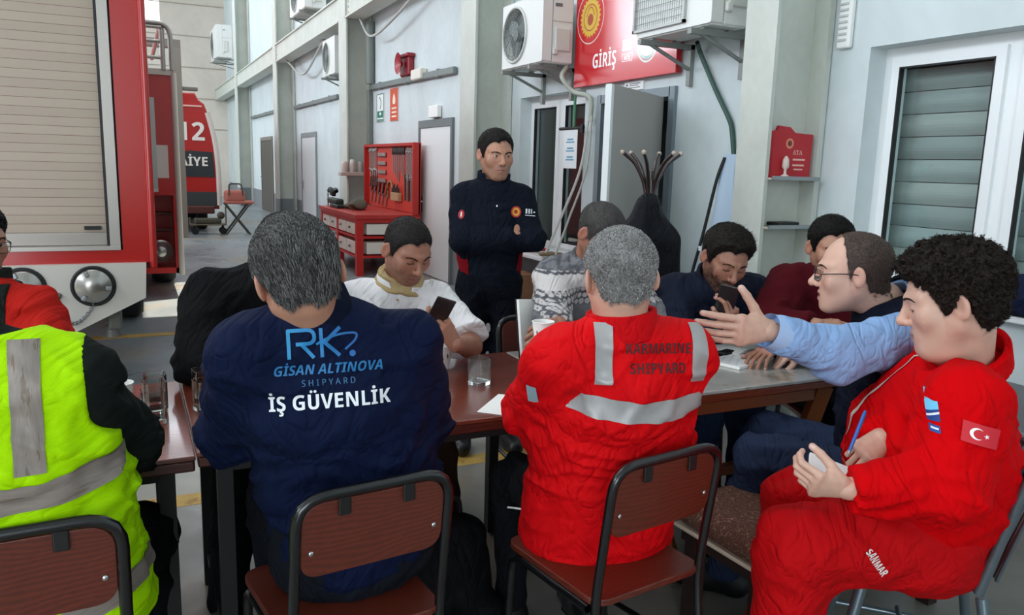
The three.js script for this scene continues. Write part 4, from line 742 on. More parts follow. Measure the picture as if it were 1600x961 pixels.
// ---- head: local x = the person's left, y up, z forward; unit head about 0.235 m tall
const ell = (x, y, z, cx, cy, cz, a, b, c) => { const X = (x - cx) / a, Y = (y - cy) / b, Z = (z - cz) / c; return (sqrt(X * X + Y * Y + Z * Z) - 1) * min(a, b, c); };
function seg(x, y, z, ax, ay, az, bx, by, bz, ra, rb) { const dx = bx - ax, dy = by - ay, dz = bz - az, px = x - ax, py = y - ay, pz = z - az; let t = (px * dx + py * dy + pz * dz) / (dx * dx + dy * dy + dz * dz); t = t < 0 ? 0 : t > 1 ? 1 : t; const X = px - dx * t, Y = py - dy * t, Z = pz - dz * t; return sqrt(X * X + Y * Y + Z * Z) - (ra + (rb - ra) * t); }
function skullBase(x, y, z, h, nk) {
  let d = ell(x, y, z, 0, 0.03, -0.014, 0.077 * (h.wide || 1), 0.087, 0.098);
  d = smin(d, ell(x, y, z, 0, -0.036, 0.024, 0.062 * (h.wide || 1), 0.084, 0.062), 0.03);
  d = smin(d, seg(x, y, z, 0, -0.05, -0.028, nk[0], nk[1], nk[2], 0.056 * (h.neck || 1), 0.06 * (h.neck || 1)), 0.03);
  return d;
}
function headField(h, nk) {
  const f = h.fat || 0, N = h.nose || 1, J = h.jaw || 1, open = h.eyes === 'open', mo = h.mouth || 0;
  return (x, y, z) => {
    const s = x < 0 ? -1 : 1, X = x * s;
    let d = skullBase(x, y, z, h, nk);
    d = smin(d, seg(X, y, z, 0.05 * J + f * 0.008, -0.045, -0.006, 0.02 * J + f * 0.006, -0.1, 0.056, 0.023 + f * 0.008, 0.019 + f * 0.006), 0.028);
    d = smin(d, seg(X, y, z, 0, -0.104, 0.066, 0.008, -0.104, 0.064, 0.019, 0.017), 0.018);
    if (f > 0) d = smin(d, ell(x, y, z, 0, -0.115, 0.02, 0.05, 0.03, 0.045), 0.03);
    d = smin(d, ell(X, y, z, 0.046, -0.024, 0.05, 0.024 + f * 0.006, 0.026, 0.024), 0.024);
    d = smin(d, seg(X, y, z, 0.01, 0.019, 0.084, 0.05, 0.021, 0.058, 0.0105, 0.01), 0.014);
    d = smax(d, -(sqrt((X - 0.032) ** 2 + (y + 0.002) ** 2 + (z - 0.099) ** 2) - 0.017), 0.014);
    let lid = sqrt((X - 0.0315) ** 2 + (y) ** 2 + (z - 0.069) ** 2) - 0.0148;
    if (open) lid = max(lid, -ell(X, y, z, 0.0315, -0.0005, 0.084, 0.0135, 0.0048, 0.014));
    d = smin(d, lid, 0.004);
    d = smin(d, seg(x, y, z, 0, 0.013, 0.084, 0, -0.03, 0.085 + 0.021 * N, 0.0075, 0.0105), 0.012);
    d = smin(d, sqrt(x * x + (y + 0.034) ** 2 + (z - 0.086 - 0.021 * N) ** 2) - 0.0108, 0.009);
    d = smin(d, sqrt((X - 0.0125) ** 2 + (y + 0.038) ** 2 + (z - 0.095) ** 2) - 0.0078, 0.008);
    d = smin(d, ell(x, y, z, 0, -0.07, 0.073, 0.029, 0.02, 0.0155), 0.016);
    d = smin(d, seg(X, y, z, 0, -0.0645 + mo, 0.0875, 0.021, -0.0695, 0.0785, 0.0052, 0.003), 0.005);
    d = smin(d, seg(X, y, z, 0, -0.0765 - mo * 1.5, 0.0865, 0.018, -0.072, 0.079, 0.0058, 0.003), 0.005);
    d = smax(d, -seg(X, y, z, 0, -0.07 - mo * 0.3, 0.094, 0.021, -0.0702, 0.083, 0.0016 + mo, 0.001), 0.003);
    // ear: shell with a hollow, standing a little off the head
    const ex = X - 0.0775 * (h.wide || 1) - 0.0, ey = y + 0.004, ez = z + 0.014, c = 0.88, q = 0.47, rx = ex * c + ez * q, rz = -ex * q + ez * c;
    let ear = ell(rx, ey - 0.1 * rz, rz, 0.004, 0, -0.006, 0.008, 0.031, 0.0195);
    ear = smax(ear, -ell(rx, ey, rz, 0.0135, 0.003, -0.003, 0.0075, 0.021, 0.0125), 0.004);
    d = smin(d, ear, 0.006);
    return d;
  };
}
const hairLine = (z, pts) => { if (z >= pts[0][0]) return pts[0][1]; for (let i = 1; i < pts.length; i++) if (z >= pts[i][0]) return lerp(pts[i][1], pts[i - 1][1], (z - pts[i][0]) / (pts[i - 1][0] - pts[i][0])); return pts[pts.length - 1][1]; };
const HL = {
  normal: [[0.1, 0.078], [0.07, 0.07], [0.045, 0.052], [0.03, 0.02], [0.016, -0.018], [-0.004, -0.014], [-0.018, 0.02], [-0.034, -0.002], [-0.05, -0.05], [-0.1, -0.062]],
  low: [[0.1, 0.068], [0.07, 0.06], [0.045, 0.042], [0.03, 0.012], [0.016, -0.026], [-0.004, -0.022], [-0.018, 0.016], [-0.034, -0.012], [-0.05, -0.062], [-0.1, -0.075]],
  bald: [[0.1, 0.2], [0.05, 0.2], [0.03, 0.11], [0.02, 0.055], [0.012, 0.01], [0.006, -0.02], [-0.004, -0.016], [-0.018, 0.018], [-0.034, -0.005], [-0.05, -0.05], [-0.1, -0.062]],
};
function strandsGeo(list) {                             // list of [base, dir, length, width, colour]: three-sided spikes
  const P = [], C = [];
  for (const [b, d, l, w, c] of list) {
    const a = vn(vx(d, abs(d[1]) < 0.9 ? [0, 1, 0] : [1, 0, 0])), e = vx(d, a), tip = va(b, d, l), q = [0, 1, 2].map((k) => va(va(b, a, w * cos(k * 2.094)), e, w * sin(k * 2.094)));
    for (let k = 0; k < 3; k++) { P.push(...q[k], ...q[(k + 1) % 3], ...tip); C.push(...c, ...c, ...c); }
  }
  const g = new THREE.BufferGeometry(); g.setAttribute('position', new THREE.BufferAttribute(new Float32Array(P), 3)); g.setAttribute('color', new THREE.BufferAttribute(new Float32Array(C), 3));
  g.setAttribute('uv', new THREE.BufferAttribute(new Float32Array(P.length / 3 * 2), 2)); g.computeVertexNormals(); return g;
}
function makeHead(h, c, F, U, s, neckW, skin) {
  F = vn(F); const X = vn(vx(U, F)), Y = vx(F, X), m = new THREE.Matrix4().makeBasis(V(...X), V(...Y), V(...F)).scale(V(s, s, s)).setPosition(...c);
  const rel = vs(neckW, c), nk = [vd(rel, X) / s, vd(rel, Y) / s, vd(rel, F) / s], field = headField(h, nk);
  const hr0 = h.hair, hpts = hr0 && HL[hr0.line || 'normal'], hc0 = hr0 && lin(hr0.col);
  const keep = (x, y, z) => { const w = abs(x) > 0.05 ? 0 : 0.006 * sin(x * 90); return y - hairLine(z, hpts) - w + (hr0.fuzz || 1) * (0.008 * noise(x * 50, y * 50, z * 50) + 0.005 * noise(x * 160, y * 160, z * 160)); };
  const warm = mulc(mixc(skin, [0.62, 0.16, 0.12], 0.28), 0.95), lip = mixc(mulc(skin, 0.75), [0.42, 0.12, 0.11], 0.5), beardC = lin(h.beardCol || 0x2b211c), lash = mulc(beardC, 0.6);
  const colour = (x, y, z) => {
    const ax = abs(x); let k = skin; const n = noise(x * 60, y * 60, z * 60), n2 = noise(x * 18, y * 18, z * 18);
    k = mixc(k, warm, clamp(0.55 * exp(-(((ax - 0.045) / 0.022) ** 2 + ((y + 0.03) / 0.022) ** 2)) + 0.5 * exp(-((x / 0.014) ** 2 + ((y + 0.034) / 0.012) ** 2)) * (z > 0.09 ? 1 : 0) + (ax > 0.074 && z < 0.02 ? 0.55 : 0), 0, 1));
    k = mulc(k, 1 + 0.06 * n + 0.07 * n2);
    if (z > 0.076 && ax < 0.0215 && y < -0.059 && y > -0.0835) { const e = 1 - ((y + 0.0705) / 0.0125) ** 2 - (ax / 0.023) ** 2 * 0.7; if (e > 0.12) k = mixc(k, lip, clamp(e * 2.2, 0, 0.85)); if (abs(y + 0.07) < 0.0016 + (h.mouth || 0)) k = mulc(lip, 0.35); }
    if (h.eyes !== 'open' && z > 0.07 && abs(ax - 0.0315) < 0.0145) { const ly = -0.0075 + 12 * (ax - 0.0315) ** 2; if (abs(y - ly) < 0.0022) k = lash; }
    if (hr0 && !(ax > 0.076 && z < 0.02)) k = mixc(k, mulc(hc0, 1 + 0.5 * n), clamp(sstep(-0.014, 0.004, keep(x, y, z)) * (0.75 + 0.6 * n), 0, 0.9));
    const b = h.beard || 0;
    if (b > 0) {
      const low = sstep(-0.045, -0.062, y + 0.012 * n2) * sstep(-0.03, -0.005, z) * (y > -0.128 ? 1 : 0), side = sstep(0.046, 0.056, ax) * sstep(0.0, -0.012, y) * sstep(-0.012, 0, z) * (z < 0.06 ? 1 : 0), mou = exp(-(((y + 0.054) / 0.0065) ** 2)) * (ax < 0.027 && z > 0.07 ? 1 : 0);
      let w = max(low, side * 0.9, mou); if (ax < 0.02 && y < -0.059 && y > -0.083 && z > 0.078) w *= 0.15;
      k = mixc(k, mulc(beardC, 1 + 0.5 * n), clamp(w * b * (0.85 + 0.5 * n), 0, 0.92));
    }
    return k;
  };
  const lo = [-0.1, min(-0.15, nk[1] - 0.04), -0.125], hi = [0.1, 0.13, 0.125], g = nets(field, lo, hi, 0.0034, colour); g.applyMatrix4(m);
  const out = { skin: g, extra: [] }, hr = h.hair;
  const onFace = (x, y) => { let z = 0.14; for (let i = 0; i < 60 && z > -0.1; i++) { const d = field(x, y, z); if (d < 0.0004) break; z -= max(d * 0.7, 0.0004); } return z; };
  if (hr) {
    const c1 = lin(hr.col), c2 = lin(hr.col2 || hr.col), T = hr.T || 0.012, kf = hr.freq || 70, top = hr.top || 0;
    const hf = (x, y, z) => {
      const b = skullBase(x, y, z, h, nk), g2 = keep(x, y, z), t = T * sstep(-0.004, 0.03, g2) * (0.55 + 0.45 * sstep(0.0, 0.07, y)) + top * sstep(0.05, 0.11, y) * sstep(-0.06, 0.06, z);
      const n = hr.curl ? 0.5 * T * noise(x * kf, y * kf, z * kf) + 0.25 * T * noise(x * kf * 2.1, y * kf * 2.1, z * kf * 2.1) : 0.18 * T * noise(x * kf * 1.7, y * kf * 0.7, z * kf * 0.9);
      return max(b - t - 0.0015 - n * sstep(0, 0.02, g2), -g2 * 0.8);
    };
    const tone = (x, y, z) => { const n = 0.5 + 0.45 * noise(x * 220, y * 140, z * 160) + 0.3 * noise(x * 30, y * 30, z * 30), side = hr.greySides ? sstep(0.07, 0.0, y) * 0.6 : 0; return mulc(mixc(c1, c2, clamp((hr.mix ?? 0.5) * 2 * n + side, 0, 1)), 0.9 + 0.2 * noise(x * 300, y * 300, z * 300)); };
    const hg = nets(hf, [-0.115, -0.09, -0.14], [0.115, 0.155, 0.12], hr.cell || 0.0036, (x, y, z) => mulc(tone(x, y, z), 0.72));
    const list = [], P = hg.attributes.position, Nn = hg.attributes.normal, n = hr.strands || 0, cd = hr.comb || [0, -0.3, -0.5];
    for (let i = 0; i < n; i++) {
      const q = floor(rnd() * P.count), b = [P.getX(q), P.getY(q), P.getZ(q)], nn = [Nn.getX(q), Nn.getY(q), Nn.getZ(q)], g2 = keep(...b);
      if (g2 < 0.002 && rnd() < 0.75) continue;
      const sw = hr.swirl || 0.5, d = vn(va(va(mulc(nn, hr.lift ?? 0.6), cd), [rr(-1, 1), rr(-1, 1), rr(-1, 1)], sw)), L = (hr.len || 0.014) * rr(0.6, 1.25) * sstep(-0.005, 0.03, g2 + 0.012);
      list.push([va(b, nn, -0.002), d, L, 0.0009 * (hr.width || 1), mulc(mixc(c1, c2, clamp((hr.mix ?? 0.5) * (1 + 0.5 * noise(b[0] * 25, b[1] * 25, b[2] * 25)) + rr(-0.6, 0.6), 0, 1)), rr(0.8, 1.15))]);
    }
    const all = list.length ? join([hg, strandsGeo(list)]) : hg; all.applyMatrix4(m); out.hair = all;
  }
  const hairs = [[], []], whisk = [], bc = lin(h.browCol || h.beardCol || 0x2b211c);
  for (const sd of [-1, 1]) for (let i = 0; i < 110; i++) { const t = rnd(), x = sd * lerp(0.012, 0.05, t), y = 0.0185 + 0.006 * sin(t * 2.4) - 0.008 * t * t + rr(-0.003, 0.003) * (1 - 0.5 * t) + (h.frown ? -0.006 * (1 - t) : 0), z = onFace(x, y); hairs[sd < 0 ? 0 : 1].push([[x, y, z - 0.001], vn([sd * 0.9, 0.25, 0.35]), rr(0.006, 0.01), 0.00085, mulc(bc, rr(0.7, 1.3))]); }
  if (h.beard > 0.6) for (let i = 0; i < 1500; i++) { const x = rr(-0.066, 0.066), y = rr(-0.122, -0.0), ax = abs(x); const ok = (y < -0.062 + 0.012 * noise(x * 40, y * 40, 0)) || (ax > 0.05 && y < -0.035) || (abs(y + 0.054) < 0.006 && ax < 0.028); if (!ok || (ax < 0.021 && y < -0.06 && y > -0.083)) continue; const z = onFace(x, y); if (z < -0.01) continue; whisk.push([[x, y, z - 0.001], vn([x * 4, -0.8, 0.5]), rr(0.004, 0.008), 0.0008, mulc(beardC, rr(0.7, 1.5))]); }
  out.brows = hairs.map((q) => strandsGeo(q).applyMatrix4(m)); if (whisk.length) out.beard = strandsGeo(whisk).applyMatrix4(m);
  if (h.eyes === 'open') {
    const look = h.look || [0, 0];
    out.eyes = [-1, 1].map((sd) => { const g2 = new THREE.SphereGeometry(0.0132, 28, 20); g2.rotateX(PI / 2); const p = g2.attributes.position, C = new Float32Array(p.count * 3); for (let i = 0; i < p.count; i++) { const rr2 = hypot(p.getX(i), p.getY(i)), zz = p.getZ(i); const col = zz > 0 && rr2 < 0.003 ? [0.005, 0.005, 0.005] : zz > 0 && rr2 < 0.0062 ? [0.05, 0.025, 0.012] : [0.62, 0.58, 0.55]; C.set(col, i * 3); } g2.setAttribute('color', new THREE.BufferAttribute(C, 3)); g2.rotateX(-look[1]); g2.rotateY(look[0]); g2.translate(sd * 0.0315, 0, 0.069); return g2.applyMatrix4(m); });
  }
  if (h.glasses) {
    const gl = [], pane = [];
    for (const sd of [-1, 1]) { const ring = []; for (let k = 0; k < 24; k++) { const a = k / 24 * 2 * PI, cx = sd * 0.034, px = cx + 0.026 * Math.sign(cos(a)) * abs(cos(a)) ** 0.7, py = -0.006 + 0.0175 * Math.sign(sin(a)) * abs(sin(a)) ** 0.7; ring.push([px, py, 0.104 - 5 * (px * px)]); } gl.push(tube(ring, 0.0012, 48, 6, true)); const sp = new THREE.Shape(ring.map((q) => new THREE.Vector2(q[0], q[1]))); const pg = new THREE.ShapeGeometry(sp); const pp = pg.attributes.position; for (let i = 0; i < pp.count; i++) pp.setZ(i, 0.104 - 5 * pp.getX(i) ** 2); pane.push(pg);
      gl.push(tube([[sd * 0.06, -0.002, 0.086], [sd * 0.076, 0.002, 0.06], [sd * 0.082, 0.004, 0.01], [sd * 0.084, 0.0, -0.02], [sd * 0.08, -0.018, -0.034]], 0.0016, 24, 6)); }
    gl.push(tube([[-0.009, 0.0, 0.104], [0, 0.003, 0.106], [0.009, 0.0, 0.104]], 0.0013, 8, 6));
    out.glasses = join(gl).applyMatrix4(m); out.lenses = join(pane).applyMatrix4(m);
  }
  return out;
}
// ---- hand: wrist at the origin, y to the fingers, z the back of the hand, x to the thumb (left hand; mirrored for the right)
const POSE = {
  relaxed: { c: [[0.3, 0.45, 0.3], [0.4, 0.5, 0.3], [0.45, 0.55, 0.35], [0.5, 0.6, 0.35]], t: [0.75, 0.6, -0.3] },
  flat: { c: [[0.08, 0.15, 0.1], [0.1, 0.15, 0.1], [0.12, 0.2, 0.1], [0.15, 0.2, 0.1]], t: [0.8, 0.65, -0.15] },
  open: { c: [[0.25, 0.25, 0.2], [0.3, 0.3, 0.22], [0.38, 0.35, 0.25], [0.48, 0.4, 0.28]], t: [0.85, 0.55, -0.1], bend: 0.15 },
  grip: { c: [[0.75, 0.9, 0.55], [0.85, 0.95, 0.6], [0.9, 1.0, 0.6], [0.95, 1.05, 0.6]], t: [0.5, 0.7, -0.7], bend: 0.3 },
  pen: { c: [[0.75, 0.75, 0.35], [0.95, 0.9, 0.5], [1.15, 1.15, 0.7], [1.25, 1.2, 0.7]], t: [0.42, 0.85, -0.62], bend: 0.35 },
  hold: { c: [[0.55, 0.75, 0.45], [0.6, 0.8, 0.5], [0.7, 0.85, 0.5], [0.8, 0.9, 0.5]], t: [0.6, 0.75, -0.5], bend: 0.35 },
};
function makeHand(side, wrist, dir, dorsal, poseName, s, skin) {
  const po = POSE[poseName], prims = [], palm = etube([0, -0.01, 0], [0, 0.078, 0], [1, 0, 0], [0.028, 0.019], [0.041, 0.0135], 0.8);
  const bx = [0.029, 0.0095, -0.0105, -0.029], by = [0.086, 0.09, 0.086, 0.078], ln = [[0.042, 0.026, 0.02], [0.046, 0.029, 0.021], [0.042, 0.027, 0.02], [0.033, 0.021, 0.018]], fingers = [];
  const tips = [];
  for (let i = 0; i < 4; i++) {
    let p = [bx[i], by[i] - 0.012, -0.001], a = 0; const spread = (1.5 - i) * 0.05, segs = []; let r = [0.0095, 0.0096, 0.0091, 0.0082][i], first = true;
    for (let k = 0; k < 3; k++) { a += po.c[i][k]; const L = ln[i][k] + (first ? 0.012 : 0), d = [sin(spread) * cos(a), cos(a) * cos(spread), -sin(a)], q = va(p, d, L), r2 = r * 0.93; segs.push(cone(p, q, r, r2)); p = q; r = r2; first = false; }
    tips.push(p); fingers.push(union(segs, 0.003));
  }
  { let d = vn(po.t), p = [0.022, 0.018, -0.006], r = 0.0135; const segs = [], L = [0.042, 0.034, 0.026]; for (let k = 0; k < 3; k++) { const q = va(p, d, L[k]); segs.push(cone(p, q, r, r * 0.88)); p = q; r *= 0.88; d = vn(va(d, [-0.35, 0.25, -0.15], po.bend ?? 0.2)); } fingers.push(union(segs, 0.004)); tips.push(p); }
  const then = cone([0.014, 0.02, -0.008], [0.024, 0.045, -0.012], 0.016, 0.014);
  const f = (x, y, z) => { let d = smin(palm(x, y, z), then(x, y, z), 0.012), m = 9; for (const q of fingers) m = min(m, q(x, y, z)); return smin(d, m, 0.009); };
  const kn = mulc(mixc(skin, [0.6, 0.15, 0.1], 0.25), 0.95), nail = mixc(skin, [0.8, 0.55, 0.5], 0.5);
  const col = (x, y, z) => { let k = skin; for (let i = 0; i < 5; i++) { const t = tips[i], q = hypot(x - t[0], y - t[1], z - t[2]); if (q < 0.0115 && z > t[2] + 0.003) k = nail; } if (y > 0.07 && y < 0.1 && z > 0.006) k = mixc(k, kn, 0.5); return mulc(k, 1 + 0.1 * noise(x * 70, y * 70, z * 70)); };
  const g = nets(f, [-0.07, -0.03, -0.13], [0.11, 0.205, 0.035], 0.003, col);
  dir = vn(dir); dorsal = vn(va(dorsal, dir, -vd(dorsal, dir))); let X = vx(dir, dorsal); if (side === 'R') { X = mulc(X, -1); const ix = g.index.array; for (let i = 0; i < ix.length; i += 3) { const t = ix[i]; ix[i] = ix[i + 1]; ix[i + 1] = t; } }
  g.applyMatrix4(new THREE.Matrix4().makeBasis(V(...X), V(...dir), V(...dorsal)).scale(V(s, s, s)).setPosition(...wrist)); g.computeVertexNormals();
  return g;
}
// patch of cloth or print laid on a surface: ray(s, t) gives [start, direction]
function onSurface(f, ray, nu, nv, off, flip) {
  const P = [], uv = [], idx = []; let bad = 0;
  for (let j = 0; j <= nv; j++) for (let i = 0; i <= nu; i++) {
    const [o, d] = ray(i / nu, j / nv); let t = 0, hit = false; for (let k = 0; k < 160; k++) { const q = f(o[0] + d[0] * t, o[1] + d[1] * t, o[2] + d[2] * t); if (q < 0.0004) { hit = true; break; } t += max(q * 0.6, 0.0004); if (t > 0.9) break; }
    if (!hit) { bad++; const q = P.length - 3 * (nu + 1); if (q >= 0) { P.push(P[q], P[q + 1], P[q + 2]); uv.push(i / nu, j / nv); continue; } } P.push(...va(va(o, d, t), d, -off)); uv.push(i / nu, j / nv);
  }
  for (let j = 0; j < nv; j++) for (let i = 0; i < nu; i++) { const a = j * (nu + 1) + i, b = a + 1, c = a + nu + 1, e = c + 1; if (flip) idx.push(a, c, b, b, c, e); else idx.push(a, b, c, b, e, c); }
  const g = new THREE.BufferGeometry(); g.setAttribute('position', new THREE.BufferAttribute(new Float32Array(P), 3)); g.setAttribute('uv', new THREE.BufferAttribute(new Float32Array(uv), 2)); g.setIndex(idx); g.computeVertexNormals();
  if (bad) g.userData.missed = bad; return g;
}
const skinMat = new THREE.MeshPhysicalMaterial({ vertexColors: true, roughness: 0.5, sheen: 0.15, sheenRoughness: 0.6 });
const hairMat = new THREE.MeshPhysicalMaterial({ vertexColors: true, roughness: 0.65, specularIntensity: 0.35 });
const eyeMat = new THREE.MeshPhysicalMaterial({ vertexColors: true, roughness: 0.1, clearcoat: 1 });
const lensMat = MP(0xf6fafa, 0.02, { transmission: 1, thickness: 0, ior: 1.5, side: THREE.DoubleSide });
function cloth(color, roughness = 0.85, more = {}) { return new THREE.MeshPhysicalMaterial({ color, roughness, bumpMap: rep(wrinkleBump, more.weave || 2.2), bumpScale: more.bump ?? 0.0068, sheen: more.sheen ?? 0, sheenRoughness: 0.7, sheenColor: new THREE.Color(color), specularIntensity: more.spec ?? 0.25, vertexColors: !!more.vertexColors }); }
// ---- a whole figure
function makePerson(S) {
  const base = [S.hip[0], 0, S.hip[2]], root = thing('person', S.label, 'person', base), B = S.build || {}, k = B.k || 1;
  const add = (name, g, m, parent = root, label) => { g.translate(-base[0], 0, -base[2]); return part(name, g, m, parent, label); };
  const u = vn(vs(S.shL, S.shR)), sm = vl(S.shL, S.shR, 0.5), uH = S.hipU ? vn(S.hipU) : vn([u[0], 0, u[2]]), S0 = va(sm, vn(vs(S.hip, sm)), 0.045), waist = S.waist || va(vl(S.hip, S0, 0.42), [0, 0, 0]), chest = S.chest || vl(waist, S0, 0.58);
  const hw = (B.hw || 0.165) * k, hd = (B.hd || 0.125) * k, ww = (B.ww || 0.15) * k, wd = (B.wd || 0.115) * k, cw = (B.cw || 0.165) * k, cd = (B.cd || 0.118) * k, sh = vlen(vs(S.shL, S.shR)) / 2;
  const torsoParts = (e, f = 1) => [etube(S.hip, waist, uH, [hw + e, hd + e], [ww + e, wd + e], f), etube(waist, chest, u, [ww + e, wd + e], [cw + e, cd + e], f), etube(chest, S0, u, [cw + e, cd + e], [sh * 0.85 + e, 0.085 + e], f)];
  const yoke = (e) => [cone(va(S.shL, u, -0.02), va(S.neck, [0, -0.02, 0]), 0.052 + e, 0.058 + e), cone(va(S.shR, u, 0.02), va(S.neck, [0, -0.02, 0]), 0.052 + e, 0.058 + e)];
  const ar = (B.arm || 1), armParts = (e, side) => { const s = S['sh' + side], el = S['el' + side], wr = S['wr' + side]; return [cone(s, el, 0.054 * ar + e, 0.041 * ar + e * 1.05), cone(el, wr, 0.041 * ar + e * 1.05, 0.027 + e * 0.75)]; };
  const lg = (B.leg || 1), hipJ = (sd) => va(va(S.hip, uH, (sd === 'L' ? 1 : -1) * 0.085 * k), [0, -0.02, 0]), legParts = (e, sd) => [cone(hipJ(sd), S['kn' + sd], 0.083 * lg + e, 0.055 * lg + e), cone(S['kn' + sd], S['an' + sd], 0.054 * lg + e, 0.036 + e * 1.2)];
  // skin
  const neckUp = va(S.neck, vn(vs(S.head.c, S.neck)), 0.05);
  const bodyF = union([...torsoParts(-0.012), ...yoke(-0.01), cone(va(S.neck, [0, -0.03, 0]), neckUp, 0.058, 0.056), ...armParts(0, 'L'), ...armParts(0, 'R'), ...legParts(-0.006, 'L'), ...legParts(-0.006, 'R'), cone(S.anL, S.toeL, 0.034, 0.026), cone(S.anR, S.toeR, 0.034, 0.026)], 0.03);
  const all = [S.hip, S.neck, neckUp, S.shL, S.shR, S.elL, S.elR, S.wrL, S.wrR, S.knL, S.knR, S.anL, S.anR, S.toeL, S.toeR, waist, chest], [lo, hi] = boundsOf(all, 0.21);
  lo[1] = max(lo[1], -0.02);
  const skin = lin(S.skin || 0xb98a70), bits = [nets(bodyF, lo, hi, 0.013, (x, y, z) => mulc(skin, 1 + 0.08 * noise(x * 40, y * 40, z * 40)))];
  const hd2 = makeHead(S.head, S.head.c, S.head.f, S.head.u || [0, 1, 0], S.head.s || 1, va(S.neck, [0, -0.02, 0]), skin); bits.push(hd2.skin);
  for (const sd of ['L', 'R']) { const q = S['hand' + sd]; if (q) bits.push(makeHand(sd, S['wr' + sd], q[0], q[1], q[2], q[3] || 1, skin)); }
  add('body', join(bits), skinMat);
  if (hd2.hair) add('hair', hd2.hair, hairMat);
  for (const q of hd2.brows) add('eyebrow', q, hairMat); if (hd2.beard) add('beard', hd2.beard, hairMat).userData.kind = 'stuff'; if (hd2.eyes) for (const e of hd2.eyes) add('eye', e, eyeMat);
  if (hd2.glasses) { const g = add('eyeglasses', hd2.glasses, M(0x3b3634, 0.3, { metalness: 0.6 })); add('lens', hd2.lenses, lensMat, g); }
  // upper garment
  const T = S.top, e = T.e ?? 0.02, amp = T.fold ?? 0.007, hemDir = vn(vs(S.hip, waist)), hemAt = va(S.hip, hemDir, T.hem ?? 0.04);
  const fold = (x, y, z) => {
    let w = 0; for (const sd of ['L', 'R']) { const q = S['el' + sd], r2 = (x - q[0]) ** 2 + (y - q[1]) ** 2 + (z - q[2]) ** 2; w += exp(-r2 / 0.012); }
    for (const sd of ['L', 'R']) { const q = S['sh' + sd], r2 = (x - q[0]) ** 2 + (y - q[1] + 0.1) ** 2 + (z - q[2]) ** 2; w += 0.7 * exp(-r2 / 0.012); }
    const n = noise(x * 5 + 3, y * 6, z * 5), m = noise(x * 4 - 7, y * 4, z * 4 + 2), dn = (y - waist[1]) / 0.13, belly = exp(-dn * dn);
    const g = (v) => exp(-v * v * 22), r1 = g(noise(x * 5 + 1.1 * n, y * 8 + 1.2 * m, z * 5 + n)), r2 = g(noise(x * 8 + m + 9, y * 6 + n, z * 8)), r3 = g(noise(x * 2.5 + m, y * 15 + 1.5 * n, z * 2.5));
    return amp * (0.7 * n + (0.85 + 0.9 * w) * r1 + (0.4 + 1.2 * w) * r2 + 1.1 * belly * r3 - 0.6);
  };
  const tor = union([...torsoParts(e), ...yoke(e), ...(T.drape ? [etube(va(S.hip, hemDir, 0.1), waist, uH, [hw + T.drape, hd + T.drape], [ww + e, wd + e])] : [])], 0.05), cutHem = (d, x, y, z) => max(d, (x - hemAt[0]) * hemDir[0] + (y - hemAt[1]) * hemDir[1] + (z - hemAt[2]) * hemDir[2]);
  const cuff = (side) => { const t = T.sleeve ?? 1.9, s = S['sh' + side], el = S['el' + side], wr = S['wr' + side]; return t <= 1 ? [vl(s, el, t), vn(vs(el, s))] : [vl(el, wr, t - 1), vn(vs(wr, el))]; };
  const es = T.es ?? e, cu = { L: cuff('L'), R: cuff('R') }, armF = {};
  for (const sd of ['L', 'R']) { const [p, d] = cu[sd], a = T.sleeve <= 1 ? [cone(S['sh' + sd], S['el' + sd], 0.054 * ar + es, 0.045 * ar + es * 1.5)] : armParts(es, sd), q = union(a, 0.03); armF[sd] = (x, y, z) => smax(q(x, y, z), (x - p[0]) * d[0] + (y - p[1]) * d[1] + (z - p[2]) * d[2], 0.008); }
  const nd = vn(vs(neckUp, S.neck)), ndc = vn(va(nd, [0, 1, 0], 1)), np = va(S.neck, ndc, T.neckCut ?? 0.03);
  const torsoF = (x, y, z) => cutHem(tor(x, y, z), x, y, z) - fold(x, y, z);
  const topF = (x, y, z) => { let d = cutHem(tor(x, y, z), x, y, z); if (!T.sleeveless) { d = smin(d, armF.L(x, y, z), 0.045); d = smin(d, armF.R(x, y, z), 0.045); } d -= fold(x, y, z); return smax(d, min((x - np[0]) * ndc[0] + (y - np[1]) * ndc[1] + (z - np[2]) * ndc[2], 0.13 - hypot(x - S.neck[0], y - S.neck[1], z - S.neck[2])), 0.01); };
  const [tl, th] = boundsOf([S.hip, S.neck, S.shL, S.shR, S.elL, S.elR, S.wrL, S.wrR, waist, chest], 0.25);
  const top = add(T.name || 'jacket', nets(topF, tl, th, T.cell || 0.0085, T.colour), T.mat, root, T.label);
  // collar
  S.collarOn = (C, m, parent) => {
    const c0 = va(S.neck, nd, -0.005), c1 = va(S.neck, nd, C.h || 0.05), ri = (C.r || 0.07), tube1 = cone(va(c0, nd, -0.05), va(c1, nd, 0.05), ri + 0.008, ri - 0.004 + (C.flare || 0)), ff = vn(C.f || vx(u, [0, 1, 0]));
    const cf = (x, y, z) => { const a = (x - c0[0]) * nd[0] + (y - c0[1]) * nd[1] + (z - c0[2]) * nd[2], b = (x - c1[0]) * nd[0] + (y - c1[1]) * nd[1] + (z - c1[2]) * nd[2], fr = (x - c0[0]) * ff[0] + (z - c0[2]) * ff[2], la = abs((x - c0[0]) * u[0] + (z - c0[2]) * u[2]); let d = max(abs(tube1(x, y, z)) - (C.th || 0.0075), -a - 0.03, b); if (C.open) d = max(d, min(fr - 0.02, 0.012 + C.open * max(0, a + 0.03) - la)); return d; };
    const [cl, ch] = boundsOf([c0, c1], 0.14); const cg = nets(cf, cl, ch, 0.004); add('collar', cg, C.mat || m, parent, C.label);
  };
  if (T.collar) S.collarOn(T.collar, T.mat, top);
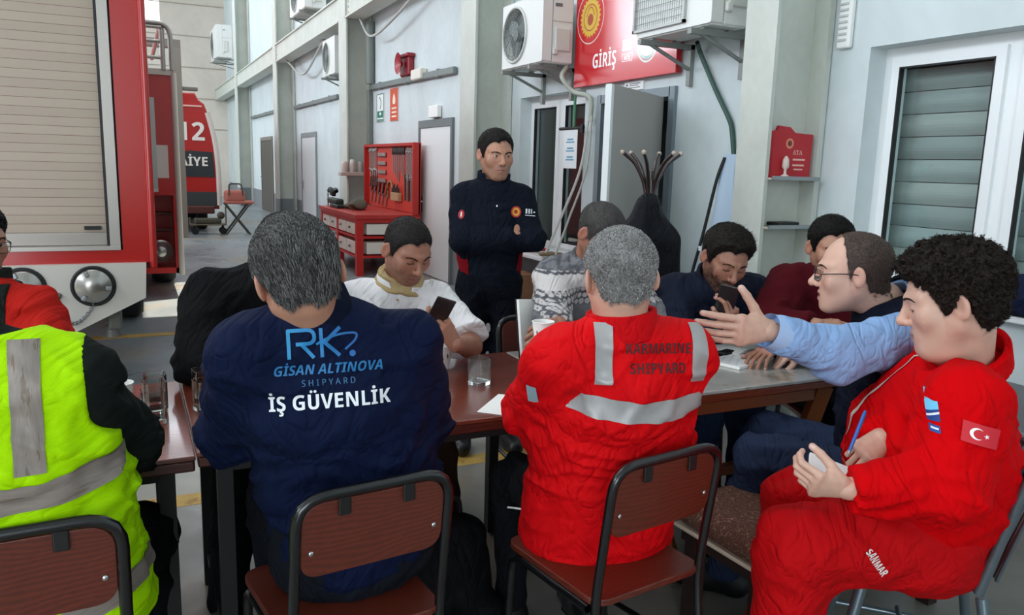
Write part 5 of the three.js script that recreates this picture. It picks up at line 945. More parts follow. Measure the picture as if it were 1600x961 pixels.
  // lower garment and shoes
  if (S.legs !== false) {
    const L = S.legs || {}, le = L.e ?? 0.02, lf = union([etube(va(S.hip, hemDir, 0.05), va(S.hip, hemDir, -0.1), uH, [hw + le * 0.6, hd + le * 0.6], [ww + le * 0.6, wd + le * 0.6], 0.7), ...legParts(le, 'L'), ...legParts(le, 'R')], 0.04);
    const lfold = (x, y, z) => { let w = 0; for (const sd of ['L', 'R']) { const q = S['kn' + sd]; w += exp(-((x - q[0]) ** 2 + (y - q[1]) ** 2 + (z - q[2]) ** 2) / 0.02); } const n = noise(x * 7, y * 7, z * 7); return 0.011 * exp(-22 * noise(x * 6 + n, y * 6, z * 6 + n) ** 2) * (0.7 + w) + 0.005 * exp(-22 * noise(x * 11 + n, y * 11, z * 11) ** 2) * (0.4 + w) + 0.005 * n - 0.003; };
    const [ll, lh] = boundsOf([S.hip, S.knL, S.knR, S.anL, S.anR], 0.2); ll[1] = max(ll[1], 0.05);
    const F2 = (x, y, z) => max(lf(x, y, z) - lfold(x, y, z), 0.07 - y);
    const tr = add('trousers', nets(F2, ll, lh, L.cell || 0.011, L.colour), L.mat); S.legF = F2; S.trousers = tr;
    for (const sd of ['L', 'R']) {
      const a = S['an' + sd], t = S['toe' + sd], hl = va(a, vn([a[0] - t[0], 0, a[2] - t[2]]), 0.045), A = [hl[0], 0.045, hl[2]], T2 = [t[0], 0.042, t[2]], sf = union([cone([a[0], 0.09, a[2]], A, 0.05, 0.042), cone(A, T2, 0.045, 0.042), cone([a[0], 0.08, a[2]], vl(A, T2, 0.7), 0.048, 0.042)], 0.03);
      const [sl, sh2] = boundsOf([a, A, T2], 0.09); sl[1] = -0.01; add('shoe', nets((x, y, z) => max(sf(x, y, z), 0.002 - y, y - 0.125), sl, sh2, 0.007), S.shoeMat || M(0x121214, 0.45));
    }
  }
  Object.assign(S, { root, top, topF, torsoF, tor, armF, fold, u, waist, chest, S0, add, uH, hemDir, legPartsF: legParts });
  S.fwd = vn(vx([u[0], 0, u[2]], [0, 1, 0]));
  return S;
}
// flat print on the garment: centre c, unit axes right/up in the plane, n pointing out of the cloth
function printOn(S, f, name, c, right, up, w, h, m, parent, o = {}) {
  right = vn(right); up = vn(va(up, right, -vd(up, right))); const n = vn(vx(right, up));
  const g = onSurface(f, (s, t) => [va(va(va(c, right, (s - 0.5) * w), up, (t - 0.5) * h + (o.skew || 0) * (s - 0.5)), n, 0.3), mulc(n, -1)], o.nu || 40, o.nv || 20, o.off ?? 0.002);
  return S.add(name, g, m, parent, o.label);
}
const inkMat = (tex, rough = 0.6) => new THREE.MeshStandardMaterial({ map: tex, roughness: rough, transparent: true, alphaTest: 0.35, side: THREE.DoubleSide });
// ------------------------------------------------------------------ people
const SKIN = { fair: 0xc79a85, mid: 0xb5836a, tan: 0xa2705a, pale: 0xd0a590 };
const seatLegs = (kl, kr, al, ar, f) => ({ knL: kl, knR: kr, anL: al, anR: ar, toeL: va(al, f, 0.15).map((v, i) => i === 1 ? 0.04 : v), toeR: va(ar, f, 0.15).map((v, i) => i === 1 ? 0.04 : v) });
function vestOver(S, m, o = {}) {
  const e = o.e ?? 0.013, sm = vl(S.shL, S.shR, 0.5), sh = vlen(vs(S.shL, S.shR)) / 2, hem = va(S.hip, S.hemDir, o.hem ?? 0.1), nd = vn(va(vn(vs(S.head.c, S.neck)), [0, 1, 0], o.upright ?? 1)), np = va(S.neck, nd, o.neckCut ?? 0.0), flare = o.flare || 0;
  const hipA = etube(va(S.hip, S.hemDir, 0.16), S.waist, S.uH, [0.19 + flare, 0.17 + flare], [0.175, 0.14]);
  const f = (x, y, z) => {
    let d = S.tor(x, y, z); if (flare) d = smin(d, hipA(x, y, z), 0.06); d -= S.fold(x, y, z) + e;
    const lat = abs((x - sm[0]) * S.u[0] + (z - sm[2]) * S.u[2] + (y - sm[1]) * S.u[1]), k = sstep(S.waist[1] + 0.02, S.chest[1] + 0.04, y);
    d = max(d, lat - lerp(0.5, sh * (o.width ?? 0.93), k)); d = max(d, (x - hem[0]) * S.hemDir[0] + (y - hem[1]) * S.hemDir[1] + (z - hem[2]) * S.hemDir[2]);
    const fr = (x - S.neck[0]) * S.fwd[0] + (z - S.neck[2]) * S.fwd[2];
    d = smax(d, min((x - np[0]) * nd[0] + (y - np[1]) * nd[1] + (z - np[2]) * nd[2] + (o.vneck || 0) * max(0, fr), 0.2 - hypot(x - S.neck[0], y - S.neck[1], z - S.neck[2])), 0.008);
    return d;
  };
  const [l, h] = boundsOf([S.hip, S.neck, S.shL, S.shR, S.waist], 0.28);
  const v = S.add('vest', nets(f, l, h, 0.0085), m, S.root, o.label); S.vestF = f; S.vest = v; return v;
}
function bandOn(S, f, name, c, axis, back, t0, t1, height, m, parent, label) {
  axis = vn(axis); back = vn(va(back, axis, -vd(back, axis))); const right = vx(axis, back);
  const g = onSurface(f, (s, t) => { const a = lerp(t0, t1, s), d = va(mulc(back, cos(a)), right, sin(a)); return [va(va(c, d, 0.5), axis, (t - 0.5) * height), mulc(d, -1)]; }, 60, 6, 0.003);
  return S.add(name, g, m, parent, label);
}
const tapeTex = dataTex(128, 128, (u, v) => { const k = 0.93 + 0.05 * tileNoise(u, v, 20) + 0.03 * (sin(u * 2 * PI * 24) * sin(v * 2 * PI * 24)); return [k, k, k]; });
const tapeMat = new THREE.MeshStandardMaterial({ color: 0xb3b0ae, roughness: 0.4, metalness: 0.15, map: rep(tapeTex, 12, 2), side: THREE.DoubleSide });
const tapeMatOld = new THREE.MeshStandardMaterial({ color: 0xa79a90, roughness: 0.5, metalness: 0.1, map: rep(scuffTex, 0.6, 0.6), side: THREE.DoubleSide });
const tick = () => {};

// ---- navy shipyard jacket, seen from behind
{
  const F = [0.05, 0, -1], S = makePerson({
    label: 'grey haired man in a navy shipyard jacket sitting with his back to us', skin: SKIN.mid,
    hip: [0.47, 0.57, -1.86], waist: [0.455, 0.77, -1.83], chest: [0.41, 0.97, -1.78], shL: [0.2, 1.09, -1.755], shR: [0.575, 1.085, -1.745], neck: [0.355, 1.165, -1.75],
    elL: [0.19, 0.84, -1.95], elR: [0.67, 0.84, -1.9], wrL: [0.33, 0.81, -2.2], wrR: [0.6, 0.81, -2.2], handL: [[0.6, -0.1, -0.7], [0, 1, 0], 'relaxed'], handR: [[-0.5, -0.1, -0.8], [0, 1, 0], 'relaxed'],
    ...seatLegs([0.34, 0.53, -2.24], [0.6, 0.53, -2.22], [0.34, 0.09, -2.2], [0.6, 0.09, -2.16], F), build: { k: 1.08, arm: 1.04, hw: 0.17, hd: 0.125, ww: 0.17, wd: 0.125, cw: 0.172 },
    head: { c: [0.322, 1.25, -1.735], f: [0.05, -0.33, -0.93], u: [-0.2, 1, -0.12], s: 1.02, neck: 1.02, eyes: 'down', hair: { col: 0x2b2a2a, col2: 0x85827f, mix: 0.3, T: 0.016, len: 0.022, strands: 12000, comb: [0, -0.85, -0.15], lift: 0.4, line: 'low', swirl: 0.3, top: 0.004 } },
    top: { name: 'jacket', e: 0.018, es: 0.018, fold: 0.009, hem: 0.1, neckCut: 0.045, mat: cloth(0x0a1533, 0.8), cell: 0.0075, collar: { h: 0.06, r: 0.078, mat: cloth(0x0a1228, 0.85) } },
    legs: { mat: cloth(0x14171f, 0.9) },
  });
  const art = canvasTex(1024, 640, (g, w) => {
    g.clearRect(0, 0, 1024, 640); g.textAlign = 'center';
    const blue = g.createLinearGradient(250, 0, 800, 0); blue.addColorStop(0, '#1f8fc4'); blue.addColorStop(1, '#2b5fa8');
    g.strokeStyle = blue; g.fillStyle = blue; g.lineWidth = 25; g.lineJoin = 'round'; g.lineCap = 'butt';
    // monogram R K with a swoosh
    g.beginPath(); g.moveTo(250, 240); g.lineTo(250, 48); g.lineTo(375, 48); g.quadraticCurveTo(430, 48, 430, 96); g.quadraticCurveTo(430, 140, 375, 142); g.lineTo(300, 142); g.stroke();
    g.beginPath(); g.moveTo(340, 146); g.lineTo(420, 240); g.stroke();
    g.beginPath(); g.moveTo(478, 240); g.lineTo(478, 40); g.stroke();
    g.beginPath(); g.moveTo(610, 40); g.lineTo(500, 138); g.lineTo(600, 236); g.stroke();
    g.lineWidth = 15; g.beginPath(); g.moveTo(440, 150); g.quadraticCurveTo(560, 78, 700, 84); g.quadraticCurveTo(752, 92, 700, 148); g.lineTo(640, 196); g.stroke();
    g.beginPath(); g.arc(690, 226, 22, 0, 7); g.fill();
    g.font = 'italic bold 94px sans-serif'; g.fillStyle = '#2274ad'; g.fillText('GİSAN ALTINOVA', 512, 352, 900);
    g.font = '60px sans-serif'; g.fillStyle = '#3f74a4'; g.fillText('S H I P Y A R D', 512, 432, 700);
    g.font = 'bold 142px sans-serif'; g.fillStyle = '#eef1f4'; g.fillText('İŞ GÜVENLİK', 512, 592, 920);
  });
  printOn(S, S.topF, 'back_print', [0.366, 1.062, -1.66], [0.955, 0.05, 0.25], [-0.02, 0.98, -0.2], 0.305, 0.2, inkMat(art), S.top, { nu: 60, nv: 40, label: 'blue monogram and white lettering on the back of the jacket' });
  tick('navy');
}
// ---- red polo with reflective straps, seen from behind
{
  const F = [0.08, 0, -1], S = makePerson({
    label: 'grey haired man in a red top with silver reflective straps seen from behind', skin: SKIN.fair,
    hip: [1.17, 0.57, -1.80], waist: [1.165, 0.77, -1.75], chest: [1.135, 0.95, -1.69], shL: [0.945, 1.03, -1.685], shR: [1.305, 1.03, -1.64], neck: [1.112, 1.115, -1.66],
    elL: [0.975, 0.84, -1.88], elR: [1.38, 0.85, -1.83], wrL: [1.1, 0.81, -2.1], wrR: [1.3, 0.81, -2.1], handL: [[0.3, -0.05, -0.9], [0, 1, 0], 'relaxed'], handR: [[-0.2, -0.05, -0.9], [0, 1, 0], 'relaxed'],
    ...seatLegs([1.05, 0.53, -2.12], [1.3, 0.53, -2.1], [1.04, 0.09, -2.1], [1.3, 0.09, -2.05], F), build: { k: 1.06, arm: 1.06, hw: 0.18, hd: 0.13, ww: 0.175, wd: 0.13, cw: 0.168 },
    head: { c: [1.1, 1.232, -1.665], f: [0.25, -0.12, -0.95], u: [-0.03, 1, -0.05], s: 1.0, neck: 1.08, wide: 1.02, eyes: 'down', hair: { col: 0x4a4846, col2: 0xb5b3b0, mix: 0.55, T: 0.011, len: 0.011, strands: 9000, comb: [0, -0.4, -0.2], lift: 0.8, swirl: 0.7 } },
    top: { name: 'polo_shirt', e: 0.017, es: 0.024, fold: 0.008, hem: 0.17, drape: 0.04, mat: cloth(0xd9060f, 0.75), cell: 0.0075, collar: { h: 0.035, r: 0.078, flare: 0.006, mat: cloth(0xc60610, 0.8) } },
    legs: { mat: cloth(0x121317, 0.9), e: 0.008 },
  });
  const axis = vn(vs(S.S0, S.hip)), back = mulc(S.fwd, -1), right = [0.94, 0, 0.34];
  bandOn(S, S.torsoF, 'reflective_band', [1.14, 0.965, -1.70], va(axis, [0.1, 0, 0.04]), back, -1.5, 1.45, 0.052, tapeMat, S.top, 'silver reflective band across the back');
  for (const [c, w] of [[[1.015, 1.06, -1.58], 0.044], [[1.285, 1.05, -1.56], 0.044]]) printOn(S, S.topF, 'reflective_strap', c, right, [c[0] < 1.1 ? -0.42 : -0.25, 1, -0.25], w, 0.15, tapeMat, S.top, { nu: 6, nv: 24, off: 0.0035, label: 'silver reflective shoulder strap' });
  printOn(S, S.topF, 'back_print', [1.168, 1.04, -1.58], right, [-0.02, 1, -0.2], 0.19, 0.105, inkMat(canvasTex(768, 384, (g) => { g.clearRect(0, 0, 768, 384); g.fillStyle = '#4a1015'; g.textAlign = 'center'; g.font = 'bold 132px sans-serif'; g.fillText('KARMARINE', 384, 150, 740); g.fillText('SHIPYARD', 384, 330, 640); })), S.top, { nu: 40, nv: 20, label: 'dark red lettering on the back of the shirt' });
  { const nd = vn(vs(S.head.c, S.neck)), c = va(S.neck, nd, -0.005), b = vn(va(back, nd, -vd(back, nd))), r = vx(nd, b), pts = []; for (let k = 0; k <= 20; k++) { const a = lerp(-1.35, 1.35, k / 20); pts.push(va(va(va(c, b, cos(a) * 0.087), r, sin(a) * 0.087), nd, -0.02 + 0.012 * a * a)); } S.add('collar_piping', tube(pts, 0.0026, 40, 6), mat.white, S.top); }
  S.add('trouser_piping', tube([[1.04, 0.62, -1.72], [0.995, 0.55, -1.85], [0.97, 0.5, -2.0]], 0.003, 20, 6), mat.white, S.trousers);
  printOn(S, S.armF.L, 'sleeve_patch', [0.925, 0.94, -1.75], [0.75, 0, 0.65], [0, 1, 0], 0.03, 0.05, new THREE.MeshStandardMaterial({ color: 0x9fb6bd, roughness: 0.5, side: THREE.DoubleSide }), S.top, { nu: 6, nv: 8, off: 0.012 });
  tick('red polo');
}
// ---- hi-vis vest at the left edge
{
  const F = [0.05, 0, -1], S = makePerson({
    label: 'person in a yellow hi-vis vest over a dark sweater at the left edge', skin: SKIN.mid,
    hip: [-0.25, 0.58, -1.86], waist: [-0.27, 0.77, -1.83], chest: [-0.295, 0.96, -1.78], shL: [-0.48, 1.07, -1.755], shR: [-0.125, 1.07, -1.735], neck: [-0.305, 1.15, -1.74],
    elL: [-0.6, 0.84, -1.93], elR: [-0.045, 0.845, -1.95], wrL: [-0.42, 0.81, -2.2], wrR: [-0.2, 0.81, -2.2], handL: [[0.6, -0.1, -0.6], [0, 1, 0], 'relaxed'], handR: [[-0.6, -0.1, -0.6], [0, 1, 0], 'relaxed'],
    ...seatLegs([-0.36, 0.53, -2.22], [-0.02, 0.52, -2.16], [-0.36, 0.09, -2.18], [0.0, 0.09, -2.2], F), build: { k: 1.06, arm: 1.08, hw: 0.17, hd: 0.125, ww: 0.165, wd: 0.122 },
    head: { c: [-0.36, 1.27, -1.78], f: [-0.3, -0.25, -0.9], eyes: 'down', hair: { col: 0x1c1917, T: 0.012, strands: 2500 } },
    top: { name: 'sweater', e: 0.016, es: 0.024, fold: 0.01, hem: 0.06, mat: cloth(0x1a201d, 0.95), collar: { h: 0.05 } }, legs: { mat: cloth(0x101113, 0.9) },
  });
  vestOver(S, cloth(0xb4f000, 0.7, { bump: 0.006 }), { flare: 0.045, hem: 0.1, e: 0.026, width: 1.2, neckCut: -0.005, label: 'fluorescent yellow green vest' });
  const axis = vn(vs(S.S0, S.hip)), back = mulc(S.fwd, -1);
  bandOn(S, S.vestF, 'reflective_band', [-0.275, 0.915, -1.79], va(axis, [0.12, 0, 0.02]), back, -1.5, 1.5, 0.058, tapeMatOld, S.vest, 'soiled grey reflective band round the vest');
  bandOn(S, S.vestF, 'reflective_band', [-0.25, 0.56, -1.86], [-0.25, 1, 0], back, -1.6, 1.6, 0.05, tapeMatOld, S.vest, 'soiled grey reflective band at the hem of the vest');
  for (const x of [-0.185, -0.41]) printOn(S, S.vestF, 'reflective_strap', [x - 0.005, 1.045, -1.62], [1, 0, 0.02], [-0.04, 1, -0.2], 0.05, 0.25, tapeMatOld, S.vest, { nu: 6, nv: 24, off: 0.0035, label: 'grey reflective shoulder strap' });
  tick('vest');
}
// ---- red fleece with glasses at the left edge
{
  const F = [0.2, 0, 1]; const S = makePerson({
    label: 'person in a red fleece and glasses cut off by the left edge', skin: SKIN.mid,
    hip: [-0.4, 0.57, -3.1], shL: [-0.29, 1.0, -2.88], shR: [-0.62, 1.0, -2.97], neck: [-0.44, 1.085, -2.94], elL: [-0.22, 0.82, -2.68], elR: [-0.68, 0.82, -2.7], wrL: [-0.36, 0.80, -2.52], wrR: [-0.5, 0.80, -2.5],
    handL: [[-0.8, -0.05, 0.3], [0, 1, 0], 'relaxed'], handR: [[0.6, -0.05, 0.4], [0, 1, 0], 'relaxed'], ...seatLegs([-0.3, 0.53, -2.7], [-0.52, 0.53, -2.7], [-0.3, 0.09, -2.75], [-0.52, 0.09, -2.75], F), build: { k: 1, arm: 1.05 },
    head: { c: [-0.448, 1.225, -2.95], f: [0.62, -0.12, 0.75], eyes: 'open', glasses: true, beard: 0.4, hair: { col: 0x1d1a18, T: 0.016, strands: 2500, line: 'low' } },
    top: { name: 'fleece', e: 0.022, es: 0.024, fold: 0.012, hem: 0.05, mat: cloth(0xb31f17, 0.95), collar: { h: 0.05, r: 0.075, flare: 0.012, mat: cloth(0x1f2421, 0.9) } }, legs: { mat: cloth(0x16181c, 0.9) },
  });
  vestOver(S, cloth(0x1b211f, 0.85), { e: 0.012, width: 0.7, hem: 0.05, neckCut: 0.01, label: 'dark body warmer' });
  tick('fleece');
}
// ---- man in black opposite
{
  const F = [0, 0, 1]; makePerson({
    label: 'man in a black sweater bowed behind the navy jacket', skin: SKIN.mid,
    hip: [0.42, 0.57, -3.12], shL: [0.6, 1.02, -2.92], shR: [0.235, 1.02, -2.97], neck: [0.43, 1.09, -2.91], elL: [0.68, 0.82, -2.72], elR: [0.185, 0.825, -2.8], wrL: [0.5, 0.80, -2.56], wrR: [0.33, 0.80, -2.58],
    handL: [[-0.7, -0.05, 0.4], [0, 1, 0], 'relaxed'], handR: [[0.7, -0.05, 0.4], [0, 1, 0], 'relaxed'], ...seatLegs([0.56, 0.53, -2.7], [0.28, 0.53, -2.68], [0.52, 0.09, -2.6], [0.22, 0.09, -2.5], F), build: { k: 1.12, arm: 1.15, ww: 0.16 },
    head: { c: [0.47, 1.185, -2.83], f: [0.0, -0.5, 0.86], eyes: 'down', hair: { col: 0x1c1918, T: 0.012, strands: 1500 } },
    top: { name: 'sweater', e: 0.026, es: 0.03, fold: 0.008, hem: 0.06, mat: cloth(0x0e0f11, 0.9), collar: { h: 0.03 } }, legs: { mat: cloth(0x0d0e10, 0.9) },
  });
  tick('black');
}
// ---- white polo with phone
{
  const F = [0.1, 0, 1], S = makePerson({
    label: 'man in a white polo shirt and beige neck scarf looking at his phone', skin: SKIN.tan,
    hip: [0.91, 0.57, -3.16], shL: [1.085, 0.955, -2.95], shR: [0.765, 0.965, -3.0], neck: [0.93, 1.02, -2.96], elL: [1.13, 0.83, -2.7], elR: [0.765, 0.83, -2.76], wrL: [0.995, 0.885, -2.51], wrR: [0.875, 0.89, -2.55],
    handL: [[-0.55, 0.8, -0.05], [0.35, 0.1, 0.9], 'hold', 0.95], handR: [[0.5, 0.75, 0.05], [-0.25, 0.1, 0.95], 'hold', 0.95], ...seatLegs([1.0, 0.53, -2.72], [0.78, 0.53, -2.72], [1.02, 0.09, -2.62], [0.74, 0.09, -2.6], F), build: { k: 1.04, arm: 1.05, ww: 0.158, wd: 0.13 },
    head: { c: [0.952, 1.17, -2.91], f: [0.2, -0.42, 0.87], u: [0.08, 1, 0.2], s: 1.03, eyes: 'down', beard: 0.42, frown: true, nose: 1.05, beardCol: 0x33271f, browCol: 0x1d1512, hair: { col: 0x1d1a19, col2: 0x3a3532, mix: 0.4, T: 0.0045, len: 0.005, strands: 3500, lift: 1, freq: 120 } },
    top: { name: 'polo_shirt', e: 0.02, es: 0.026, sleeve: 0.88, fold: 0.008, hem: 0.08, mat: cloth(0xe9e6e6, 0.8), collar: { h: 0.045, r: 0.074, flare: 0.016, open: 0.4 } }, legs: { mat: cloth(0x3a2a20, 0.9) },
  });
  const nd = vn(vs(S.head.c, S.neck)), c0 = va(S.neck, nd, 0.03), fw = S.fwd;
  const sfF = (x, y, z) => {
    const p = [x - c0[0], y - c0[1], z - c0[2]], fr = p[0] * fw[0] + p[2] * fw[2], h = vd(p, nd) + 0.25 * max(0, fr), q = va(p, nd, -vd(p, nd)), r = vlen(q), a = atan2(q[2], q[0]);
    const t = abs(h) / 0.042, R = 0.072 + 0.012 * (1 - t) + 0.006 * cos(h * 150 + 2.2 * sin(a * 2 + 1) + 1.5 * noise(a * 2, h * 20, 3)) + 0.004 * noise(a * 3, h * 40, 8);
    return max(abs(r - R) - 0.011, abs(h) - 0.04 - 0.006 * sin(a * 3)) * 0.6;
  };
  const [sl, sh3] = boundsOf([c0], 0.13), sf = [nets(sfF, sl, sh3, 0.004)];
  S.add('scarf', join(sf), cloth(0xb29a70, 0.9), S.root, 'beige cotton scarf wound round the neck');
  const ph = thing('smartphone', 'black smartphone held up by the man in the white polo', 'phone', [0.938, 0.985, -2.53]);
  const q = new THREE.Group(); const pg = rbox(0.072, 0.15, 0.009, 0, 0, 0, 0.004, 3); pg.rotateX(0.42); pg.rotateZ(-0.32); part('case', pg, MP(0x131416, 0.3, { clearcoat: 0.6 }), ph);
  const lens = [0, 1].map((k) => move(new THREE.CylinderGeometry(0.006, 0.006, 0.003, 14), -0.022, 0.058 - k * 0.018, 0.006, PI / 2, 0, 0)); const lg2 = join(lens); lg2.rotateX(0.42); lg2.rotateZ(-0.32); part('camera_lens', lg2, mat.darkMetal, ph);
  tick('polo');
}
// ---- standing man
{
  const F = [-0.25, 0, 0.97], S = makePerson({
    label: 'man in a dark navy uniform standing with folded arms behind the table', skin: SKIN.mid,
    hip: [1.665, 0.93, -3.74], waist: [1.665, 1.08, -3.735], chest: [1.67, 1.23, -3.73], shL: [1.812, 1.345, -3.68], shR: [1.532, 1.345, -3.79], neck: [1.672, 1.41, -3.73], elL: [1.83, 1.135, -3.575], elR: [1.495, 1.125, -3.69], wrL: [1.56, 1.125, -3.66], wrR: [1.735, 1.165, -3.585],
    handL: [[-0.25, -0.05, -0.95], [-0.6, 0.2, 0.3], 'flat', 0.8], handR: [[0.55, 0.8, -0.3], [0.1, 0.3, 0.95], 'flat', 0.8], knL: [1.765, 0.5, -3.70], knR: [1.565, 0.5, -3.77], anL: [1.78, 0.09, -3.73], anR: [1.55, 0.09, -3.80], toeL: [1.77, 0.04, -3.58], toeR: [1.5, 0.04, -3.66],
    build: { k: 0.9, arm: 0.92, hw: 0.155, hd: 0.115, ww: 0.15, wd: 0.11, cw: 0.165, leg: 0.95 },
    head: { c: [1.674, 1.558, -3.705], f: [-0.05, -0.1, 1], s: 1.0, eyes: 'open', look: [0.25, 0.05], beard: 0.3, frown: true, beardCol: 0x2d231d, browCol: 0x1a1412, hair: { col: 0x1b1716, col2: 0x2f2926, T: 0.011, len: 0.012, strands: 3500, comb: [0, 0.2, -0.5] } },
    top: { name: 'jacket', e: 0.015, es: 0.015, fold: 0.006, hem: 0.07, sleeve: 1.95, mat: cloth(0x0e131f, 0.85), collar: { h: 0.06, r: 0.07, flare: 0.01, open: 0.35 } }, legs: { mat: cloth(0x0c0f18, 0.9), e: 0.016 },
  });
  const red = cloth(0x8f101d, 0.85); red.side = THREE.DoubleSide;
  for (const s of [-1, 1]) bandOn(S, S.torsoF, 'side_panel', [1.665, 1.03, -3.735], [0, 1, 0], F, s * 1.0, s * 1.75, 0.2, red, S.top, 'dark red side panel');
  const badge = canvasTex(128, 128, (g) => { g.clearRect(0, 0, 128, 128); g.fillStyle = '#b02318'; g.beginPath(); g.arc(64, 64, 60, 0, 7); g.fill(); g.fillStyle = '#d9a83a'; g.beginPath(); for (let k = 0; k <= 32; k++) { const a = k / 32 * 2 * PI, r = k % 2 ? 38 : 48; g.lineTo(64 + r * cos(a), 64 + r * sin(a)); } g.fill(); g.fillStyle = '#a92a1c'; g.beginPath(); g.arc(64, 64, 22, 0, 7); g.fill(); });
  const R = vn(vs(S.shL, S.shR));
  printOn(S, S.topF, 'chest_badge', [1.755, 1.275, -3.63], R, [0, 1, -0.1], 0.055, 0.06, inkMat(badge), S.top, { nu: 8, nv: 8, label: 'round red and gold emblem on the chest' });
  printOn(S, S.topF, 'sleeve_stripes', [1.825, 1.275, -3.62], [0.75, -0.05, 0.2], [0, 1, 0], 0.07, 0.05, inkMat(canvasTex(128, 96, (g) => { g.clearRect(0, 0, 128, 96); g.fillStyle = '#dfe2e6'; for (const [x, w] of [[14, 16], [40, 16], [66, 12]]) g.fillRect(x, 12, w, 46); g.fillRect(90, 34, 20, 14); g.fillRect(14, 70, 96, 8); })), S.top, { nu: 8, nv: 8, label: 'white stripes on the sleeve' });
  printOn(S, S.topF, 'sleeve_badge', [1.505, 1.26, -3.72], [0.8, 0, 0.5], [0, 1, 0], 0.035, 0.05, inkMat(canvasTex(64, 64, (g) => { g.clearRect(0, 0, 64, 64); g.fillStyle = '#a52126'; g.beginPath(); g.arc(32, 32, 28, 0, 7); g.fill(); g.fillStyle = '#e9e2dc'; g.fillRect(26, 18, 12, 28); })), S.top, { nu: 6, nv: 6 });
  S.add('zip_pull', bar([1.648, 1.27, -3.618], [1.648, 1.31, -3.622], 0.004), mat.chrome, S.top);
  tick('standing');
}
// ---- patterned sweater
{
  const F = [0.05, 0, 1], g0 = lin(0x77777a), g1 = lin(0xcfc9c6), g2 = lin(0x5a5b60);
  const pat = (x, y, z) => {
    const v = y * 210, uu = (x * 0.8 - z * 0.7) * 210, rr1 = hypot(x - 1.66, z + 2.75), yoke = rr1 < 0.14 && y > 1.06, white = y < 1.085 && y > 1.035;
    if (white) return mulc(g1, 1 + 0.06 * noise(x * 200, y * 200, z * 200));
    if (y < 0.965 || y > 1.1) { const n = noise(x * 45, y * 45, z * 45); return mulc(mixc(g0, g2, y > 1.08 ? clamp(0.5 + n * 2, 0, 1) : 0.1 + 0.3 * n), 1); }
    const fr = (q) => q - floor(q) - 0.5, row = floor(y / 0.026), pr = hypot(fr(x / 0.028 + 0.5 * (row % 2)), fr(y / 0.026), 0.6 * fr(z / 0.028)), k = max(sstep(0.16, 0.1, abs(pr - 0.32)), sstep(0.14, 0.08, pr)) * 0.9; return mulc(mixc(g2, g1, k), 0.95 + 0.1 * noise(x * 150, y * 150, z * 150));
  };
  makePerson({
    label: 'man in a grey and white patterned sweater half hidden behind the red top', skin: SKIN.tan,
    hip: [1.68, 0.57, -3.0], shL: [1.85, 1.04, -2.80], shR: [1.545, 1.055, -2.82], neck: [1.675, 1.125, -2.77], elL: [1.98, 0.86, -2.68], elR: [1.445, 0.94, -2.62], wrL: [1.82, 0.82, -2.48], wrR: [1.345, 0.955, -2.40],
    handL: [[-0.7, -0.05, 0.3], [0, 1, 0], 'relaxed'], handR: [[-0.85, -0.05, 0.45], [0.1, 0.55, 0.75], 'hold'], ...seatLegs([1.78, 0.53, -2.6], [1.58, 0.53, -2.6], [1.78, 0.09, -2.62], [1.56, 0.09, -2.6], F), build: { k: 1.06, arm: 1.12 },
    head: { c: [1.682, 1.245, -2.69], f: [0.2, -0.5, 0.84], s: 1.0, eyes: 'down', beard: 0.35, hair: { col: 0x3c3937, col2: 0x6d6966, mix: 0.35, T: 0.006, len: 0.006, strands: 3500, lift: 1 } },
    top: { name: 'sweater', e: 0.022, es: 0.024, fold: 0.007, hem: 0.06, cell: 0.0045, colour: pat, mat: cloth(0xffffff, 0.95, { vertexColors: true, sheen: 0 }), collar: { h: 0.03, mat: cloth(0x5c5d60, 0.95) } }, legs: { mat: cloth(0x1b1c20, 0.9) },
  });
  tick('pattern');
}
// ---- bearded man in dark shirt
{
  const F = [-0.25, 0, 1], S = makePerson({
    label: 'young bearded man in a dark navy shirt looking down at the far side', skin: SKIN.tan,
    hip: [2.32, 0.57, -2.96], shL: [2.44, 0.985, -2.64], shR: [2.095, 0.985, -2.74], neck: [2.25, 1.035, -2.66], elL: [2.5, 0.83, -2.42], elR: [2.0, 0.83, -2.58], wrL: [2.3, 0.815, -2.33], wrR: [2.1, 0.9, -2.38],
    handL: [[-0.8, -0.05, 0.2], [0, 1, 0], 'relaxed'], handR: [[-0.1, 0.75, 0.25], [0.3, -0.1, 0.9], 'hold', 0.95], ...seatLegs([2.38, 0.53, -2.56], [2.16, 0.53, -2.56], [2.38, 0.09, -2.55], [2.14, 0.09, -2.55], F), build: { k: 1.06, arm: 1.08 },
    head: { c: [2.243, 1.142, -2.6], f: [-0.2, -0.4, 0.88], u: [0.1, 1, 0.15], s: 1.06, eyes: 'down', beard: 0.85, beardCol: 0x241a15, browCol: 0x16100e, nose: 1.08, hair: { col: 0x16120f, col2: 0x2b231e, T: 0.02, len: 0.022, strands: 5500, comb: [0.25, 0.35, 0.1], lift: 0.7, top: 0.006 } },
    top: { name: 'shirt', e: 0.02, es: 0.022, fold: 0.009, hem: 0.06, mat: cloth(0x1a1f30, 0.8), collar: { h: 0.05, r: 0.076, flare: 0.018, open: 0.9 } }, legs: { mat: cloth(0x1c2a40, 0.9) },
  });
  const ph = thing('smartphone', 'black smartphone in the hand of the bearded man', 'phone', [2.06, 1.0, -2.37]); const g = rbox(0.074, 0.152, 0.009, 0, 0, 0, 0.004, 3); g.rotateX(0.3); g.rotateY(-0.6); g.rotateZ(-0.25); part('case', g, MP(0x0e0f12, 0.25, { clearcoat: 0.6 }), ph);
  tick('bearded');
}
